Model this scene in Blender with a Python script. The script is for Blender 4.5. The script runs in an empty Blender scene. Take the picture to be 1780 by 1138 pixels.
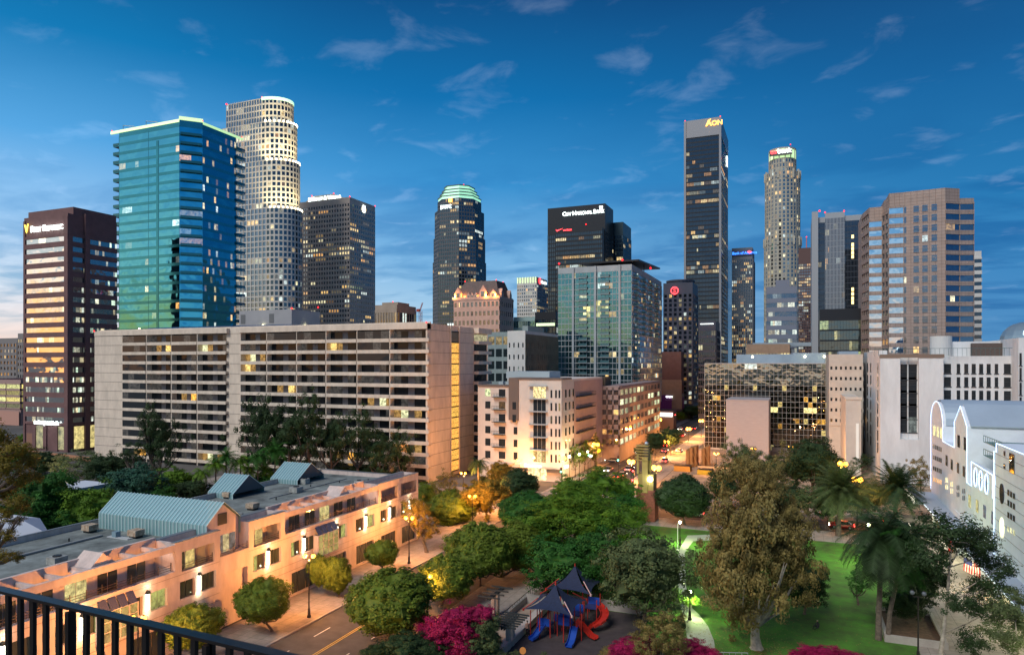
import bpy, bmesh, math, random
from mathutils import Vector, Matrix, noise as mnoise
R = math.radians
rnd = random.Random(7)
sc = bpy.context.scene
COL = sc.collection
# ------------------------------------------------------------------ camera
FPX = 1187.0; CX = 890.0; HY = 630.0; H = 32.0; TH = math.atan(495 / 1187.0)
cam = bpy.data.cameras.new('camera'); camo = bpy.data.objects.new('camera', cam); COL.objects.link(camo)
cam.lens = 36 * FPX / 1780; cam.sensor_width = 36; cam.shift_y = (HY - 569) / 1780
cam.clip_start = 0.1; cam.clip_end = 20000
camo.location = (0, 0, H); camo.rotation_euler = (R(90), 0, TH)
sc.camera = camo
CT, ST = math.cos(TH), math.sin(TH)
# ------------------------------------------------------------------ world
W = bpy.data.worlds.new('World'); sc.world = W; W.use_nodes = True
nt = W.node_tree; N = nt.nodes; L = nt.links; N.clear()
def nn(t, **k):
    n = N.new(t)
    for a, b in k.items(): setattr(n, a, b)
    return n
out = nn('ShaderNodeOutputWorld'); bg = nn('ShaderNodeBackground'); L.new(bg.outputs[0], out.inputs[0])
tc = nn('ShaderNodeTexCoord'); sep = nn('ShaderNodeSeparateXYZ'); L.new(tc.outputs['Generated'], sep.inputs[0])
SUNAZ = Vector((-0.82, -0.57, 0)).normalized()
def math_(op, a, b=None, c=None):
    n = nn('ShaderNodeMath', operation=op)
    for i, v in enumerate((a, b, c)):
        if v is None: continue
        if isinstance(v, (int, float)): n.inputs[i].default_value = v
        else: L.new(v, n.inputs[i])
    return n.outputs[0]
hyp = math_('SQRT', math_('ADD', math_('MULTIPLY', sep.outputs[0], sep.outputs[0]), math_('MULTIPLY', sep.outputs[1], sep.outputs[1])))
dot = math_('DIVIDE', math_('ADD', math_('MULTIPLY', sep.outputs[0], SUNAZ.x), math_('MULTIPLY', sep.outputs[1], SUNAZ.y)), math_('MAXIMUM', hyp, 0.02))
def ramp(fac, stops):
    r = nn('ShaderNodeValToRGB'); cr = r.color_ramp
    while len(cr.elements) < len(stops): cr.elements.new(0.5)
    for e, (p, c) in zip(cr.elements, stops): e.position = p; e.color = (*c, 1)
    L.new(fac, r.inputs[0]); return r.outputs[0]
def mixc(f, a, b, bt='MIX'):
    m = nn('ShaderNodeMix', data_type='RGBA', blend_type=bt)
    for s, v in ((m.inputs[0], f), (m.inputs[6], a), (m.inputs[7], b)):
        if isinstance(v, (int, float)): s.default_value = v
        elif isinstance(v, tuple): s.default_value = (*v, 1)
        else: L.new(v, s)
    return m.outputs[2]
el = sep.outputs[2]
rB = ramp(el, [(0, (.055, .21, .42)), (.08, (.030, .185, .42)), (.2, (.006, .145, .36)), (.33, (.0, .092, .265)), (.47, (.0, .040, .14)), (1, (.001, .02, .10))])
rM = ramp(el, [(0, (.42, .56, .65)), (.06, (.31, .49, .65)), (.14, (.15, .36, .60)), (.25, (.03, .225, .50)), (.36, (.0, .125, .34)), (.47, (.0, .060, .19)), (1, (.002, .03, .12))])
rA = ramp(el, [(0, (.86, .56, .42)), (.05, (.68, .62, .62)), (.10, (.48, .58, .70)), (.18, (.24, .45, .70)), (.27, (.07, .30, .60)), (.38, (.0, .15, .37)), (.48, (.0, .075, .22)), (1, (.004, .04, .14))])
rC = ramp(el, [(0, (1.1, .50, .17)), (.05, (1.1, .62, .30)), (.11, (.95, .80, .66)), (.22, (.62, .66, .70)), (.4, (.20, .36, .55)), (.7, (.03, .12, .28)), (1, (.01, .05, .16))])
mr = nn('ShaderNodeMapRange', interpolation_type='SMOOTHSTEP'); mr.inputs[1].default_value = -.8; mr.inputs[2].default_value = -.1; L.new(dot, mr.inputs[0])
mr2 = nn('ShaderNodeMapRange', interpolation_type='SMOOTHSTEP'); mr2.inputs[1].default_value = -.15; mr2.inputs[2].default_value = .45; L.new(dot, mr2.inputs[0])
mr3 = nn('ShaderNodeMapRange', interpolation_type='SMOOTHSTEP'); mr3.inputs[1].default_value = .5; mr3.inputs[2].default_value = .9; L.new(dot, mr3.inputs[0])
sky = mixc(mr.outputs[0], rB, rM); sky = mixc(mr2.outputs[0], sky, rA); sky = mixc(mr3.outputs[0], sky, rC)
ni = nn('ShaderNodeTexSky', sky_type='NISHITA'); ni.sun_disc = False; ni.sun_elevation = R(1.0)
ni.sun_rotation = math.atan2(SUNAZ.x, SUNAZ.y)
sky = mixc(1.0, sky, mixc(1.0, ni.outputs[0], (.012, .014, .02), 'MULTIPLY'), 'ADD')
# clouds on a flat layer
den = math_('ADD', math_('MAXIMUM', el, 0), .09)
cmb = nn('ShaderNodeCombineXYZ'); L.new(math_('DIVIDE', sep.outputs[0], den), cmb.inputs[0]); L.new(math_('DIVIDE', sep.outputs[1], den), cmb.inputs[1])
def cloud(scale, lo, hi, seed, det=6.0, stretch=(1, 1)):
    mp = nn('ShaderNodeMapping'); mp.inputs['Location'].default_value = (seed, seed * 1.7, 0); mp.inputs['Rotation'].default_value = (0, 0, 1.1)
    mp.inputs['Scale'].default_value = (scale * stretch[0], scale * stretch[1], 1); L.new(cmb.outputs[0], mp.inputs[0])
    nz = nn('ShaderNodeTexNoise'); nz.inputs['Scale'].default_value = 1; nz.inputs['Detail'].default_value = det; nz.inputs['Roughness'].default_value = .55
    nz.inputs['Distortion'].default_value = .35
    L.new(mp.outputs[0], nz.inputs['Vector'])
    m = nn('ShaderNodeMapRange', interpolation_type='SMOOTHSTEP'); m.inputs[1].default_value = lo; m.inputs[2].default_value = hi; L.new(nz.outputs[0], m.inputs[0])
    return m.outputs[0]
fade = nn('ShaderNodeMapRange'); fade.inputs[1].default_value = .02; fade.inputs[2].default_value = .07; L.new(el, fade.inputs[0])
up = nn('ShaderNodeMapRange'); up.inputs[1].default_value = .14; up.inputs[2].default_value = .30; L.new(el, up.inputs[0])
low = math_('SUBTRACT', 1.0, up.outputs[0])
c1 = cloud(1.35, .43, .62, 5.3, 7, (1, 1.4)); c2 = cloud(4.2, .54, .74, 23.3, 6, (1, 1.2))
dark = mixc(1.0, sky, (.50, .68, .80), 'MULTIPLY')
sky = mixc(math_('MULTIPLY', math_('MULTIPLY', c1, math_('ADD', math_('MULTIPLY', low, .88), .10)), fade.outputs[0]), sky, dark)
lite = mixc(1.0, sky, (.085, .09, .095), 'ADD')
sky = mixc(math_('MULTIPLY', math_('MULTIPLY', c2, fade.outputs[0]), .7), sky, lite)
L.new(sky, bg.inputs[0]); bg.inputs[1].default_value = 1.0
W.cycles.sampling_method = 'MANUAL'; W.cycles.sample_map_resolution = 512
# ------------------------------------------------------------------ afterglow key light
sl = bpy.data.lights.new('sun', 'SUN'); so = bpy.data.objects.new('sun', sl); COL.objects.link(so)
sl.energy = 2.0; sl.angle = R(22); sl.color = (1, .94, .86)
sdir = Vector((SUNAZ.x * math.cos(R(16)), SUNAZ.y * math.cos(R(16)), math.sin(R(16))))
sdir = Vector((-0.20, -0.66, .72)).normalized()
so.rotation_euler = sdir.to_track_quat('Z', 'Y').to_euler(); so.location = (0, 0, 300)
sc.view_settings.view_transform = 'Standard'; sc.view_settings.look = 'None'; sc.view_settings.gamma = 1
sc.view_settings.exposure = 0.35
sc.cycles.use_denoising = True; sc.cycles.max_bounces = 5; sc.cycles.diffuse_bounces = 2; sc.cycles.glossy_bounces = 3
sc.cycles.transmission_bounces = 3; sc.cycles.transparent_max_bounces = 4; sc.cycles.sample_clamp_indirect = 4
sc.cycles.caustics_reflective = False; sc.cycles.caustics_refractive = False
# ------------------------------------------------------------------ pixel -> place helpers (u = x to the right, v = y away)
def T(x): return math.tan(math.atan((x - CX) / FPX) - TH)
def U(x, v): return v * T(x)
def V(x, u): return u / T(x)
def D(u, v): return v * CT - u * ST
def Z(y, u, v): return H + (HY - y) / FPX * D(u, v)
def G(x, y, z=0.0):
    d = (H - z) * FPX / (y - HY); X = (x - CX) / FPX * d
    return (X * CT - d * ST, X * ST + d * CT)
def onU(x, u):            # v and depth on the plane u=const at pixel column x
    v = V(x, u); return v, D(u, v)
# ------------------------------------------------------------------ materials
MATS = {}
def mat(name, col, rough=.8, metal=0, nscale=0, namt=.15, emit=None, estr=0, bump=0, spec=None, spots=None, stretch=None):
    if name in MATS: return MATS[name]
    m = bpy.data.materials.new(name); m.use_nodes = True; t = m.node_tree; b = t.nodes['Principled BSDF']
    b.inputs['Base Color'].default_value = (*col, 1); b.inputs['Roughness'].default_value = rough; b.inputs['Metallic'].default_value = metal
    if spec is not None: b.inputs['Specular IOR Level'].default_value = spec
    if nscale:
        g = t.nodes.new('ShaderNodeNewGeometry'); n = t.nodes.new('ShaderNodeTexNoise'); n.inputs['Scale'].default_value = nscale; n.inputs['Detail'].default_value = 8
        n.inputs['Roughness'].default_value = .65
        src = g.outputs['Position']
        if stretch:
            mp = t.nodes.new('ShaderNodeMapping'); mp.inputs['Scale'].default_value = stretch; t.links.new(src, mp.inputs[0]); src = mp.outputs[0]
        t.links.new(src, n.inputs['Vector'])
        mx = t.nodes.new('ShaderNodeMix'); mx.data_type = 'RGBA'
        a = tuple(max(0, c * (1 - namt * 1.6)) for c in col); c2 = tuple(c * (1 + namt * 1.3) for c in col)
        if spots: a = spots
        mx.inputs[6].default_value = (*a, 1); mx.inputs[7].default_value = (*c2, 1)
        mr_ = t.nodes.new('ShaderNodeMapRange'); mr_.inputs[1].default_value = .3; mr_.inputs[2].default_value = .7
        t.links.new(n.outputs[0], mr_.inputs[0]); t.links.new(mr_.outputs[0], mx.inputs[0]); t.links.new(mx.outputs[2], b.inputs['Base Color'])
        if bump:
            bp = t.nodes.new('ShaderNodeBump'); bp.inputs['Strength'].default_value = bump; bp.inputs['Distance'].default_value = .05
            t.links.new(n.outputs[0], bp.inputs['Height']); t.links.new(bp.outputs[0], b.inputs['Normal'])
    if emit:
        b.inputs['Emission Color'].default_value = (*emit, 1); b.inputs['Emission Strength'].default_value = estr
        m.cycles.emission_sampling = 'NONE'
    MATS[name] = m; return m
def glass(name, col, metal=.85, rough=.06, wob=.02, wscale=.15, room=.9):
    """coated window glass; the 'lit' attribute says which rooms have their lamps on"""
    if name in MATS: return MATS[name]
    m = bpy.data.materials.new(name); m.use_nodes = True; t = m.node_tree; b = t.nodes['Principled BSDF']
    b.inputs['Base Color'].default_value = (*col, 1); b.inputs['Metallic'].default_value = metal; b.inputs['Roughness'].default_value = rough
    if metal < .2: b.inputs['Specular IOR Level'].default_value = .25
    g = t.nodes.new('ShaderNodeNewGeometry'); n = t.nodes.new('ShaderNodeTexNoise'); n.inputs['Scale'].default_value = wscale; n.inputs['Detail'].default_value = 2
    t.links.new(g.outputs['Position'], n.inputs['Vector'])
    bp = t.nodes.new('ShaderNodeBump'); bp.inputs['Strength'].default_value = 1; bp.inputs['Distance'].default_value = wob / wscale
    t.links.new(n.outputs[0], bp.inputs['Height']); t.links.new(bp.outputs[0], b.inputs['Normal'])
    at = t.nodes.new('ShaderNodeAttribute'); at.attribute_name = 'lit'
    # what is seen of the rooms: furniture, blinds, lamps, so the glow is uneven
    n2 = t.nodes.new('ShaderNodeTexNoise'); n2.inputs['Scale'].default_value = room; n2.inputs['Detail'].default_value = 5; n2.inputs['Roughness'].default_value = .7
    t.links.new(g.outputs['Position'], n2.inputs['Vector'])
    mr_ = t.nodes.new('ShaderNodeMapRange'); mr_.inputs[1].default_value = .36; mr_.inputs[2].default_value = .66; mr_.inputs[3].default_value = .22; mr_.inputs[4].default_value = 1.45
    t.links.new(n2.outputs[0], mr_.inputs[0])
    mu = t.nodes.new('ShaderNodeMix'); mu.data_type = 'RGBA'; mu.blend_type = 'MULTIPLY'; mu.inputs[0].default_value = 1
    t.links.new(at.outputs['Color'], mu.inputs[6]); t.links.new(mr_.outputs[0], mu.inputs[7])
    t.links.new(mu.outputs[2], b.inputs['Emission Color']); b.inputs['Emission Strength'].default_value = 1
    m.cycles.emission_sampling = 'NONE'
    MATS[name] = m; return m
# ------------------------------------------------------------------ mesh building
class MB:
    def __init__(s): s.v = []; s.f = []; s.m = []; s.c = []; s.a = False
    def quad(s, p, m=0, lit=None):
        i = len(s.v); s.v += [tuple(q) for q in p]; s.f.append(tuple(range(i, i + len(p)))); s.m.append(m); s.c.append(lit)
        if lit is not None: s.a = True
        return s
    def box(s, x0, x1, y0, y1, z0, z1, m=0, M=None):
        i = len(s.v); P = [(x0, y0, z0), (x1, y0, z0), (x1, y1, z0), (x0, y1, z0), (x0, y0, z1), (x1, y0, z1), (x1, y1, z1), (x0, y1, z1)]
        if M: P = [tuple(M @ Vector(p)) for p in P]
        s.v += P
        for f in ((0, 3, 2, 1), (4, 5, 6, 7), (0, 1, 5, 4), (1, 2, 6, 5), (2, 3, 7, 6), (3, 0, 4, 7)):
            s.f.append(tuple(i + k for k in f)); s.m.append(m); s.c.append(None)
        return s
    def prism(s, poly, z0, z1, m=0, top=None, cap=True):
        """vertical prism on a counter-clockwise plan; top = optional other plan at z1"""
        n = len(poly); i = len(s.v); tp = top or poly
        s.v += [(x, y, z0) for x, y in poly] + [(x, y, z1) for x, y in tp]
        for k in range(n):
            s.f.append((i + k, i + (k + 1) % n, i + n + (k + 1) % n, i + n + k)); s.m.append(m); s.c.append(None)
        if cap:
            s.f.append(tuple(range(i + n, i + 2 * n))); s.m.append(m); s.c.append(None)
            s.f.append(tuple(range(i + n - 1, i - 1, -1))); s.m.append(m); s.c.append(None)
        return s
    def prof(s, pts, axis, a0, a1, m=0):
        """profile pts (s,z) swept along axis 'x' or 'y'"""
        n = len(pts); i = len(s.v)
        for a in (a0, a1):
            for q, z in pts: s.v.append((a, q, z) if axis == 'x' else (q, a, z))
        for k in range(n):
            s.f.append((i + k, i + (k + 1) % n, i + n + (k + 1) % n, i + n + k)); s.m.append(m); s.c.append(None)
        s.f.append(tuple(range(i + n, i + 2 * n))); s.f.append(tuple(range(i + n - 1, i - 1, -1))); s.m += [m, m]; s.c += [None, None]
        return s
    def tube(s, pts, rad, n=8, m=0, cap=True):
        base = len(s.v); pts = [Vector(p) for p in pts]
        if not hasattr(rad, '__len__'): rad = [rad] * len(pts)
        for k, p in enumerate(pts):
            d = (pts[min(k + 1, len(pts) - 1)] - pts[max(k - 1, 0)])
            d = d.normalized() if d.length > 1e-9 else Vector((0, 0, 1))
            a = d.orthogonal().normalized() if abs(d.z) < .99 else Vector((1, 0, 0)); a = (a - d * a.dot(d)).normalized(); b = d.cross(a)
            for j in range(n):
                t = 2 * math.pi * j / n; s.v.append(tuple(p + (a * math.cos(t) + b * math.sin(t)) * rad[k]))
        for k in range(len(pts) - 1):
            for j in range(n):
                q = base + k * n; s.f.append((q + j, q + (j + 1) % n, q + n + (j + 1) % n, q + n + j)); s.m.append(m); s.c.append(None)
        if cap:
            s.f.append(tuple(base + j for j in range(n - 1, -1, -1))); e = base + (len(pts) - 1) * n
            s.f.append(tuple(e + j for j in range(n))); s.m += [m, m]; s.c += [None, None]
        return s
    def ball(s, c, r, m=0, seg=12, rings=8, sz=1):
        pts = []; rr = []
        for k in range(rings + 1):
            t = math.pi * k / rings; pts.append((c[0], c[1], c[2] - r * sz * math.cos(t))); rr.append(max(1e-4, r * math.sin(t)))
        i = len(s.v)
        for (x, y, z), q in zip(pts, rr):
            for j in range(seg): a = 2 * math.pi * j / seg; s.v.append((x + q * math.cos(a), y + q * math.sin(a), z))
        for k in range(rings):
            for j in range(seg):
                q = i + k * seg; s.f.append((q + j, q + (j + 1) % seg, q + seg + (j + 1) % seg, q + seg + j)); s.m.append(m); s.c.append(None)
        return s
    def build(s, name, mats, parent=None, smooth=False):
        me = bpy.data.meshes.new(name); me.from_pydata(s.v, [], s.f)
        if not isinstance(mats, (list, tuple)): mats = [mats]
        for k in mats: me.materials.append(k)
        if len(mats) > 1: me.polygons.foreach_set('material_index', s.m)
        if s.a:
            at = me.attributes.new('lit', 'FLOAT_COLOR', 'FACE')
            fl = []
            for c in s.c: fl += [*(c or (0, 0, 0)), 1]
            at.data.foreach_set('color', fl)
        if smooth: me.polygons.foreach_set('use_smooth', [True] * len(s.f))
        me.update()
        o = bpy.data.objects.new(name, me); COL.objects.link(o)
        if parent: o.parent = parent; o.matrix_parent_inverse = parent.matrix_basis.inverted()
        return o
def tag(o, label=None, cat=None, group=None, kind=None):
    if label: o['label'] = label
    if cat: o['category'] = cat
    if group: o['group'] = group
    if kind: o['kind'] = kind
    return o
def thing(name, label, cat, loc=(0, 0, 0), group=None, rz=0):
    o = bpy.data.objects.new(name, None); o.empty_display_size = .5; COL.objects.link(o); o.location = loc; o.rotation_euler = (0, 0, rz)
    return tag(o, label, cat, group, 'thing')
def copy_tree(o, parent=None):
    c = o.copy(); COL.objects.link(c)
    if parent: c.parent = parent
    for ch in list(o.children): copy_tree(ch, c)
    return c
def structure(mb, name, mats): return tag(mb.build(name, mats), kind='structure')
# ------------------------------------------------------------------ facades
WARM = [(1.0, .62, .20), (1.0, .72, .32), (1.0, .80, .42), (.95, .86, .50), (1.0, .50, .14), (.80, .92, .85)]
COOL = [(.95, .95, .70), (.75, 1.0, .75), (.9, 1.0, .85), (1.0, .85, .5)]
def litc(p, pal=WARM, s=1.0):
    if rnd.random() > p: return (0, 0, 0)
    c = rnd.choice(pal); k = s * rnd.choice([.12, .25, .4, .65, 1.0])
    return (c[0] * k, c[1] * k, c[2] * k)
def fbox(mb, p0, d, n, a0, a1, z0, z1, o0, o1, m=0):
    q = [(p0[0] + d[0] * a + n[0] * o, p0[1] + d[1] * a + n[1] * o) for a, o in ((a0, o1), (a1, o1), (a1, o0), (a0, o0))]
    mb.prism(q, z0, z1, m)
def fquad(p0, d, n, a0, a1, z0, z1, o):
    a = (p0[0] + d[0] * a0 + n[0] * o, p0[1] + d[1] * a0 + n[1] * o); b = (p0[0] + d[0] * a1 + n[0] * o, p0[1] + d[1] * a1 + n[1] * o)
    return [(a[0], a[1], z0), (b[0], b[1], z0), (b[0], b[1], z1), (a[0], a[1], z1)]
def facade(mb, wins, p0, p1, z0, z1, nf, nb, pw=.3, sh=.35, pd=.35, sd=.3, lit=.1, floorlit=0, pal=WARM, ls=1.0, merge=1, m=0, sub=0, colfn=None, seg=3):
    """stone or metal grid standing proud of the glass; every opening gets a window. pw = pier share of a bay, sh = spandrel share of a floor"""
    L_ = math.hypot(p1[0] - p0[0], p1[1] - p0[1]); d = ((p1[0] - p0[0]) / L_, (p1[1] - p0[1]) / L_); n = (d[1], -d[0])
    bw = L_ / nb; fh = (z1 - z0) / nf; w = pw * bw; s = sh * fh
    if pw > 0:
        for i in range(0, nb + 1, merge):
            a = i * bw; fbox(mb, p0, d, n, max(0, a - w / 2), min(L_, a + w / 2), z0, z1, -.05, pd, m)
    if sh > 0:
        for j in range(nf + 1):
            z = z0 + j * fh; fbox(mb, p0, d, n, 0, L_, max(z0, z - s / 2), min(z1, z + s / 2), -.05, sd, m)
    for j in range(nf):
        fl = rnd.random() < floorlit; run = 0; cur = (0, 0, 0)
        for i in range(0, nb, merge):
            a0 = i * bw + w / 2; a1 = (i + merge) * bw - w / 2; za = z0 + j * fh + s / 2; zb = z0 + (j + 1) * fh - s / 2
            if merge > 1 or sub:      # a ribbon of panes: one window with panes of different rooms
                k = max(merge, sub); q = []
                for t in range(k):
                    if run <= 0: run = rnd.randint(1, seg); cur = litc(.8 if fl else lit, pal, ls)
                    run -= 1; c = cur
                    if colfn: c = colfn(i, j, t, k) or c
                    q.append((fquad(p0, d, n, a0 + (a1 - a0) * t / k, a0 + (a1 - a0) * (t + 1) / k, za, zb, .03), c))
                wins.append(q)
            else:
                if run <= 0: run = rnd.randint(1, seg); cur = litc(.8 if fl else lit, pal, ls)
                run -= 1; c = cur
                if colfn: c = colfn(i, j, 0, 1) or c
                wins.append([(fquad(p0, d, n, a0, a1, za, zb, .03), c)])
def shown(q):
    """rough size in the picture of a window"""
    p = q[0][0]; c = Vector(p[0]); w = (Vector(q[-1][0][1]) - c).length; h = p[2][2] - p[0][2]; dd = max(1, D(c.x, c.y))
    return w * h / dd / dd
def put_windows(root, wins, gl, name='window', lim=100):
    if not wins: return
    wins.sort(key=shown, reverse=True)
    gm = gl if isinstance(gl, list) else [gl]
    for q in wins[:lim]:
        b = MB()
        for p, c in q: b.quad(p, 0, c)
        b.build(name, gm, root)
    if len(wins) > lim:
        b = MB()
        for q in wins[lim:]:
            for p, c in q: b.quad(p, 0, c)
        tag(b.build(name + '_field', gm, root), kind='stuff')
REDL = mat('red beacon lens', (.6, .02, .02), emit=(1, .015, .02), estr=3.0)
def beacon(root, x, y, z, r=.5):
    MB().ball((x, y, z + r * .6), r * .62, 0, 8, 6).build('warning_light', REDL, root)
def lettering(root, txt, p, d, size, mt, name='sign_lettering', ext=.15, off=.5, small=None, space=1.0):
    """raised letters; p = left foot of the writing, d = direction it runs (plan)"""
    cu = bpy.data.curves.new(name, 'FONT'); cu.body = txt; cu.size = size; cu.extrude = ext; cu.offset = size * .006; cu.space_character = space
    if small:
        for i, ch in enumerate(txt):
            if i in small: cu.body_format[i].use_small_caps = True
        cu.small_caps_scale = .78
    cu.materials.append(mt); o = bpy.data.objects.new(name, cu); COL.objects.link(o)
    n = (d[1], -d[0])
    me = bpy.data.meshes.new_from_object(o); bpy.data.objects.remove(o); bpy.data.curves.remove(cu)
    o = bpy.data.objects.new(name, me); COL.objects.link(o)
    if not me.materials: me.materials.append(mt)
    o.location = (p[0] + n[0] * off, p[1] + n[1] * off, p[2]); o.rotation_euler = (R(90), 0, math.atan2(d[1], d[0])); o.parent = root; o.matrix_parent_inverse = root.matrix_basis.inverted()
    return o
def xywh(u0, u1, v0, v1): return [(u0, v0), (u1, v0), (u1, v1), (u0, v1)]
# ================================================================== the setting
GROUNDM = mat('city ground', (.10, .095, .09), .9, nscale=.05, namt=.3)
structure(MB().box(-6000, 5000, -6000, 9000, -1.0, -0.02), 'ground', GROUNDM)
WHITESIGN = mat('white sign light', (.9, .9, .9), emit=(.85, 1, .95), estr=3.5)
YELSIGN = mat('yellow sign light', (.9, .7, .1), emit=(1, .75, .08), estr=3)
ORSIGN = mat('orange sign light', (.9, .5, .1), emit=(1, .45, .08), estr=3)
REDSIGN = mat('red sign light', (.9, .1, .1), emit=(1, .05, .06), estr=3.5)
BLUESIGN = mat('blue sign light', (.1, .2, .9), emit=(.03, .2, 1), estr=3)
GREENBAND = mat('green white crown light', (.7, .9, .8), emit=(.42, 1, .62), estr=.62)
PALEBAND = mat('pale yellow crown light', (.9, .9, .7), emit=(.62, 1, .42), estr=.62)
DARKM = mat('dark metal', (.03, .032, .036), .45, .6)
def block(name, label, cat, xl, xc, xr, yt, v, m, gl, nf, nbf, nbs, group=None, base=0, ytz=None, depth=None, roofm=None, **k):
    """an upright block on the street grid: left end, near right corner and far right end by picture column; returns root and plan"""
    u0, u1 = U(xl, v), U(xc, v); z1 = ytz if ytz is not None else Z(yt, u1, v)
    v1 = V(xr, u1) if xr else v + depth
    r = thing(name, label, cat, ((u0 + u1) / 2, (v + v1) / 2, base), group)
    wall = MB(); wins = []
    wall.prism(xywh(u0, u1, v, v1), base, z1, 0)
    top = k.pop('top', 2.0); bot = k.pop('bot', 5.0)
    side = k.pop('sidek', {})
    facade(wall, wins, (u0, v), (u1, v), base + bot, z1 - top, nf, nbf, **k)
    k2 = dict(k); k2.update(side)
    facade(wall, wins, (u1, v), (u1, v1), base + bot, z1 - top, nf, nbs, **k2)
    # parapet and roof plant
    for a in ((u0, u1, v, v + .5), (u0, u1, v1 - .5, v1), (u0, u0 + .5, v + .5, v1 - .5), (u1 - .5, u1, v + .5, v1 - .5)): wall.box(*a, z1 - .01, z1 + 1.2)
    return r, wall, wins, (u0, u1, v, v1, z1)
def done(r, wall, wins, m, gl, lim=100, wallname='wall'):
    o = wall.build(wallname, m, r); put_windows(r, wins, gl, lim=lim); return o

# ---- far left brown bank tower
BROWN = mat('brown granite', (.155, .082, .082), .75, nscale=.4, namt=.12)
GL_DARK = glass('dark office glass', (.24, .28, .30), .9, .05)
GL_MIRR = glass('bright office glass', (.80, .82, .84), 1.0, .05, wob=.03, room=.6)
def fr_lit(i, j, t, k):
    if j in (1, 2, 3, 4) and rnd.random() < .35: return litc(1, COOL, .9)
    return None
v = 164.0
r, wall, wins, (u0, u1, v0, v1, z1) = block('office_tower', 'brown granite office tower with ribbon windows and a white bank name at its top left', 'office tower', 42, 118, None, 376, v, None, None, 19, 1, 1, depth=19, bot=9.5, top=6, pw=0, sh=.5, pd=.3, sd=.3, lit=.06, merge=1, sub=26, pal=COOL, seg=4, colfn=fr_lit, sidek=dict(nb_=0) if 0 else dict(lit=.28, seg=2))
wall.box(u0 - .02, u0 + 1, v0 - .33, v0 + .2, 0, z1); wall.box(u1 - 1.6, u1 + .33, v0 - .36, v0 + 1.6, 0, z1)
up_ = V(150, u1); wall.box(u1 - .5, u1 + .9, up_ - .9, up_ + .9, 0, z1 + 2)
zt = Z(357, u1, v0); ua = U(58, v0 + 4); wall.box(ua, u1 - .3, v0 + 2.2, v1, z1, zt)
for q in (0, .25, .5, .75, 1): wall.box(u0 + q * (u1 - u0) - (.9 if q else 0), u0 + q * (u1 - u0) + (.9 if q < 1 else 0), v0 - .4, v0, 0, 9.2)
done(r, wall, wins, BROWN, GL_MIRR if 0 else GL_DARK)
zb_ = 0
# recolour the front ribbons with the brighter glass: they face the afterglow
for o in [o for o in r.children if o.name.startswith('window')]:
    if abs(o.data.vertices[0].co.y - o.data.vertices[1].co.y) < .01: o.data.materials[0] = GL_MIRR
w = MB(); w.box(u0 + 1.5, u0 + 5.2, v0 - .1, v0 - .02, 1, 6); w.build('entrance_door', mat('lobby brown door', (.25, .13, .09)), r)
LOB = glass('lobby glass', (.2, .25, .25), .5, .1, room=.5)
for a, b in ((.27, .47), (.78, .97)): MB().quad(fquad((u0, v0), (1, 0), (0, -1), (u1 - u0) * a, (u1 - u0) * b, .8, 9, .06), 0, (.32, .28, .12)).build('lobby_window', LOB, r)
w = MB(); w.quad(fquad((u1, v0), (0, 1), (1, 0), 2.2, 11, .8, 9, .06), 0, (.62, .50, .18)); w.build('lobby_window', LOB, r)
lettering(r, 'First Republic', (u0 + 4.5, v0, z1 - 4.4), (1, 0), 3.1, WHITESIGN, small=range(14), off=.6)
MB().prof([(u0 + 1.2, z1 - 1.4), (u0 + 2.3, z1 - 4.6), (u0 + 3.3, z1 - 1.2), (u0 + 2.9, z1 - 1.3), (u0 + 2.3, z1 - 3.2), (u0 + 1.6, z1 - 1.5)], 'y', v0 - .7, v0 - .5).build('sign_emblem', YELSIGN, r)
lettering(r, 'First Republic Bank', (u0 + 6.8, v0, 9.6), (1, 0), 1.7, WHITESIGN, off=.7)
# ---- teal glass tower with corner balconies
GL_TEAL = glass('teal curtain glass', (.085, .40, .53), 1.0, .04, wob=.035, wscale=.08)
GL_TEAL_SHADE = glass('shaded teal curtain glass', (.045, .30, .40), .95, .05, wob=.03, wscale=.08)  # darker copy of the teal glass, holding the right face's shade
TEALM = mat('teal spandrel panel', (.04, .26, .31), .16, .8, nscale=.1, namt=.1)
v = 206.0; u1 = U(312, v); uc = U(318, v); ul = U(207, v); zt = Z(206, U(325, v), v)
vr0 = v + 6.2; vr1 = V(410, u1 + 6); ue = u1 + 6
r = thing('glass_tower', 'teal glass residential tower with stacked corner balconies and a glowing green-white crown band', 'apartment tower', ((ul + u1) / 2, v + 15, 0))
plan = [(ul, v), (u1, v), (ue, vr0), (ue, vr1), (ul, vr1)]
wall = MB(); wall.prism(plan, 0, zt, 0); wins = []; nf = 32; z0 = 8.; fh = (zt - 2.2 - z0) / nf
def teal_col(i, j, t, k): return None
facade(wall, wins, (ul, v), (u1, v), z0, zt - 2.2, nf, 18, pw=.04, sh=.34, pd=.1, sd=.06, lit=.035, sub=3, merge=9, seg=2)
facade(wall, wins, (u1, v), (ue, vr0), z0, zt - 2.2, nf, 1, pw=.0, sh=.3, pd=.1, sd=.06, lit=.12, ls=.6, sub=2, merge=1)
nA = len(wins)
facade(wall, wins, (ue, vr0), (ue, vr1), z0, zt - 2.2, nf, 18, pw=.04, sh=.34, pd=.1, sd=.06, lit=.10, sub=6, merge=18, seg=1)
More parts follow.
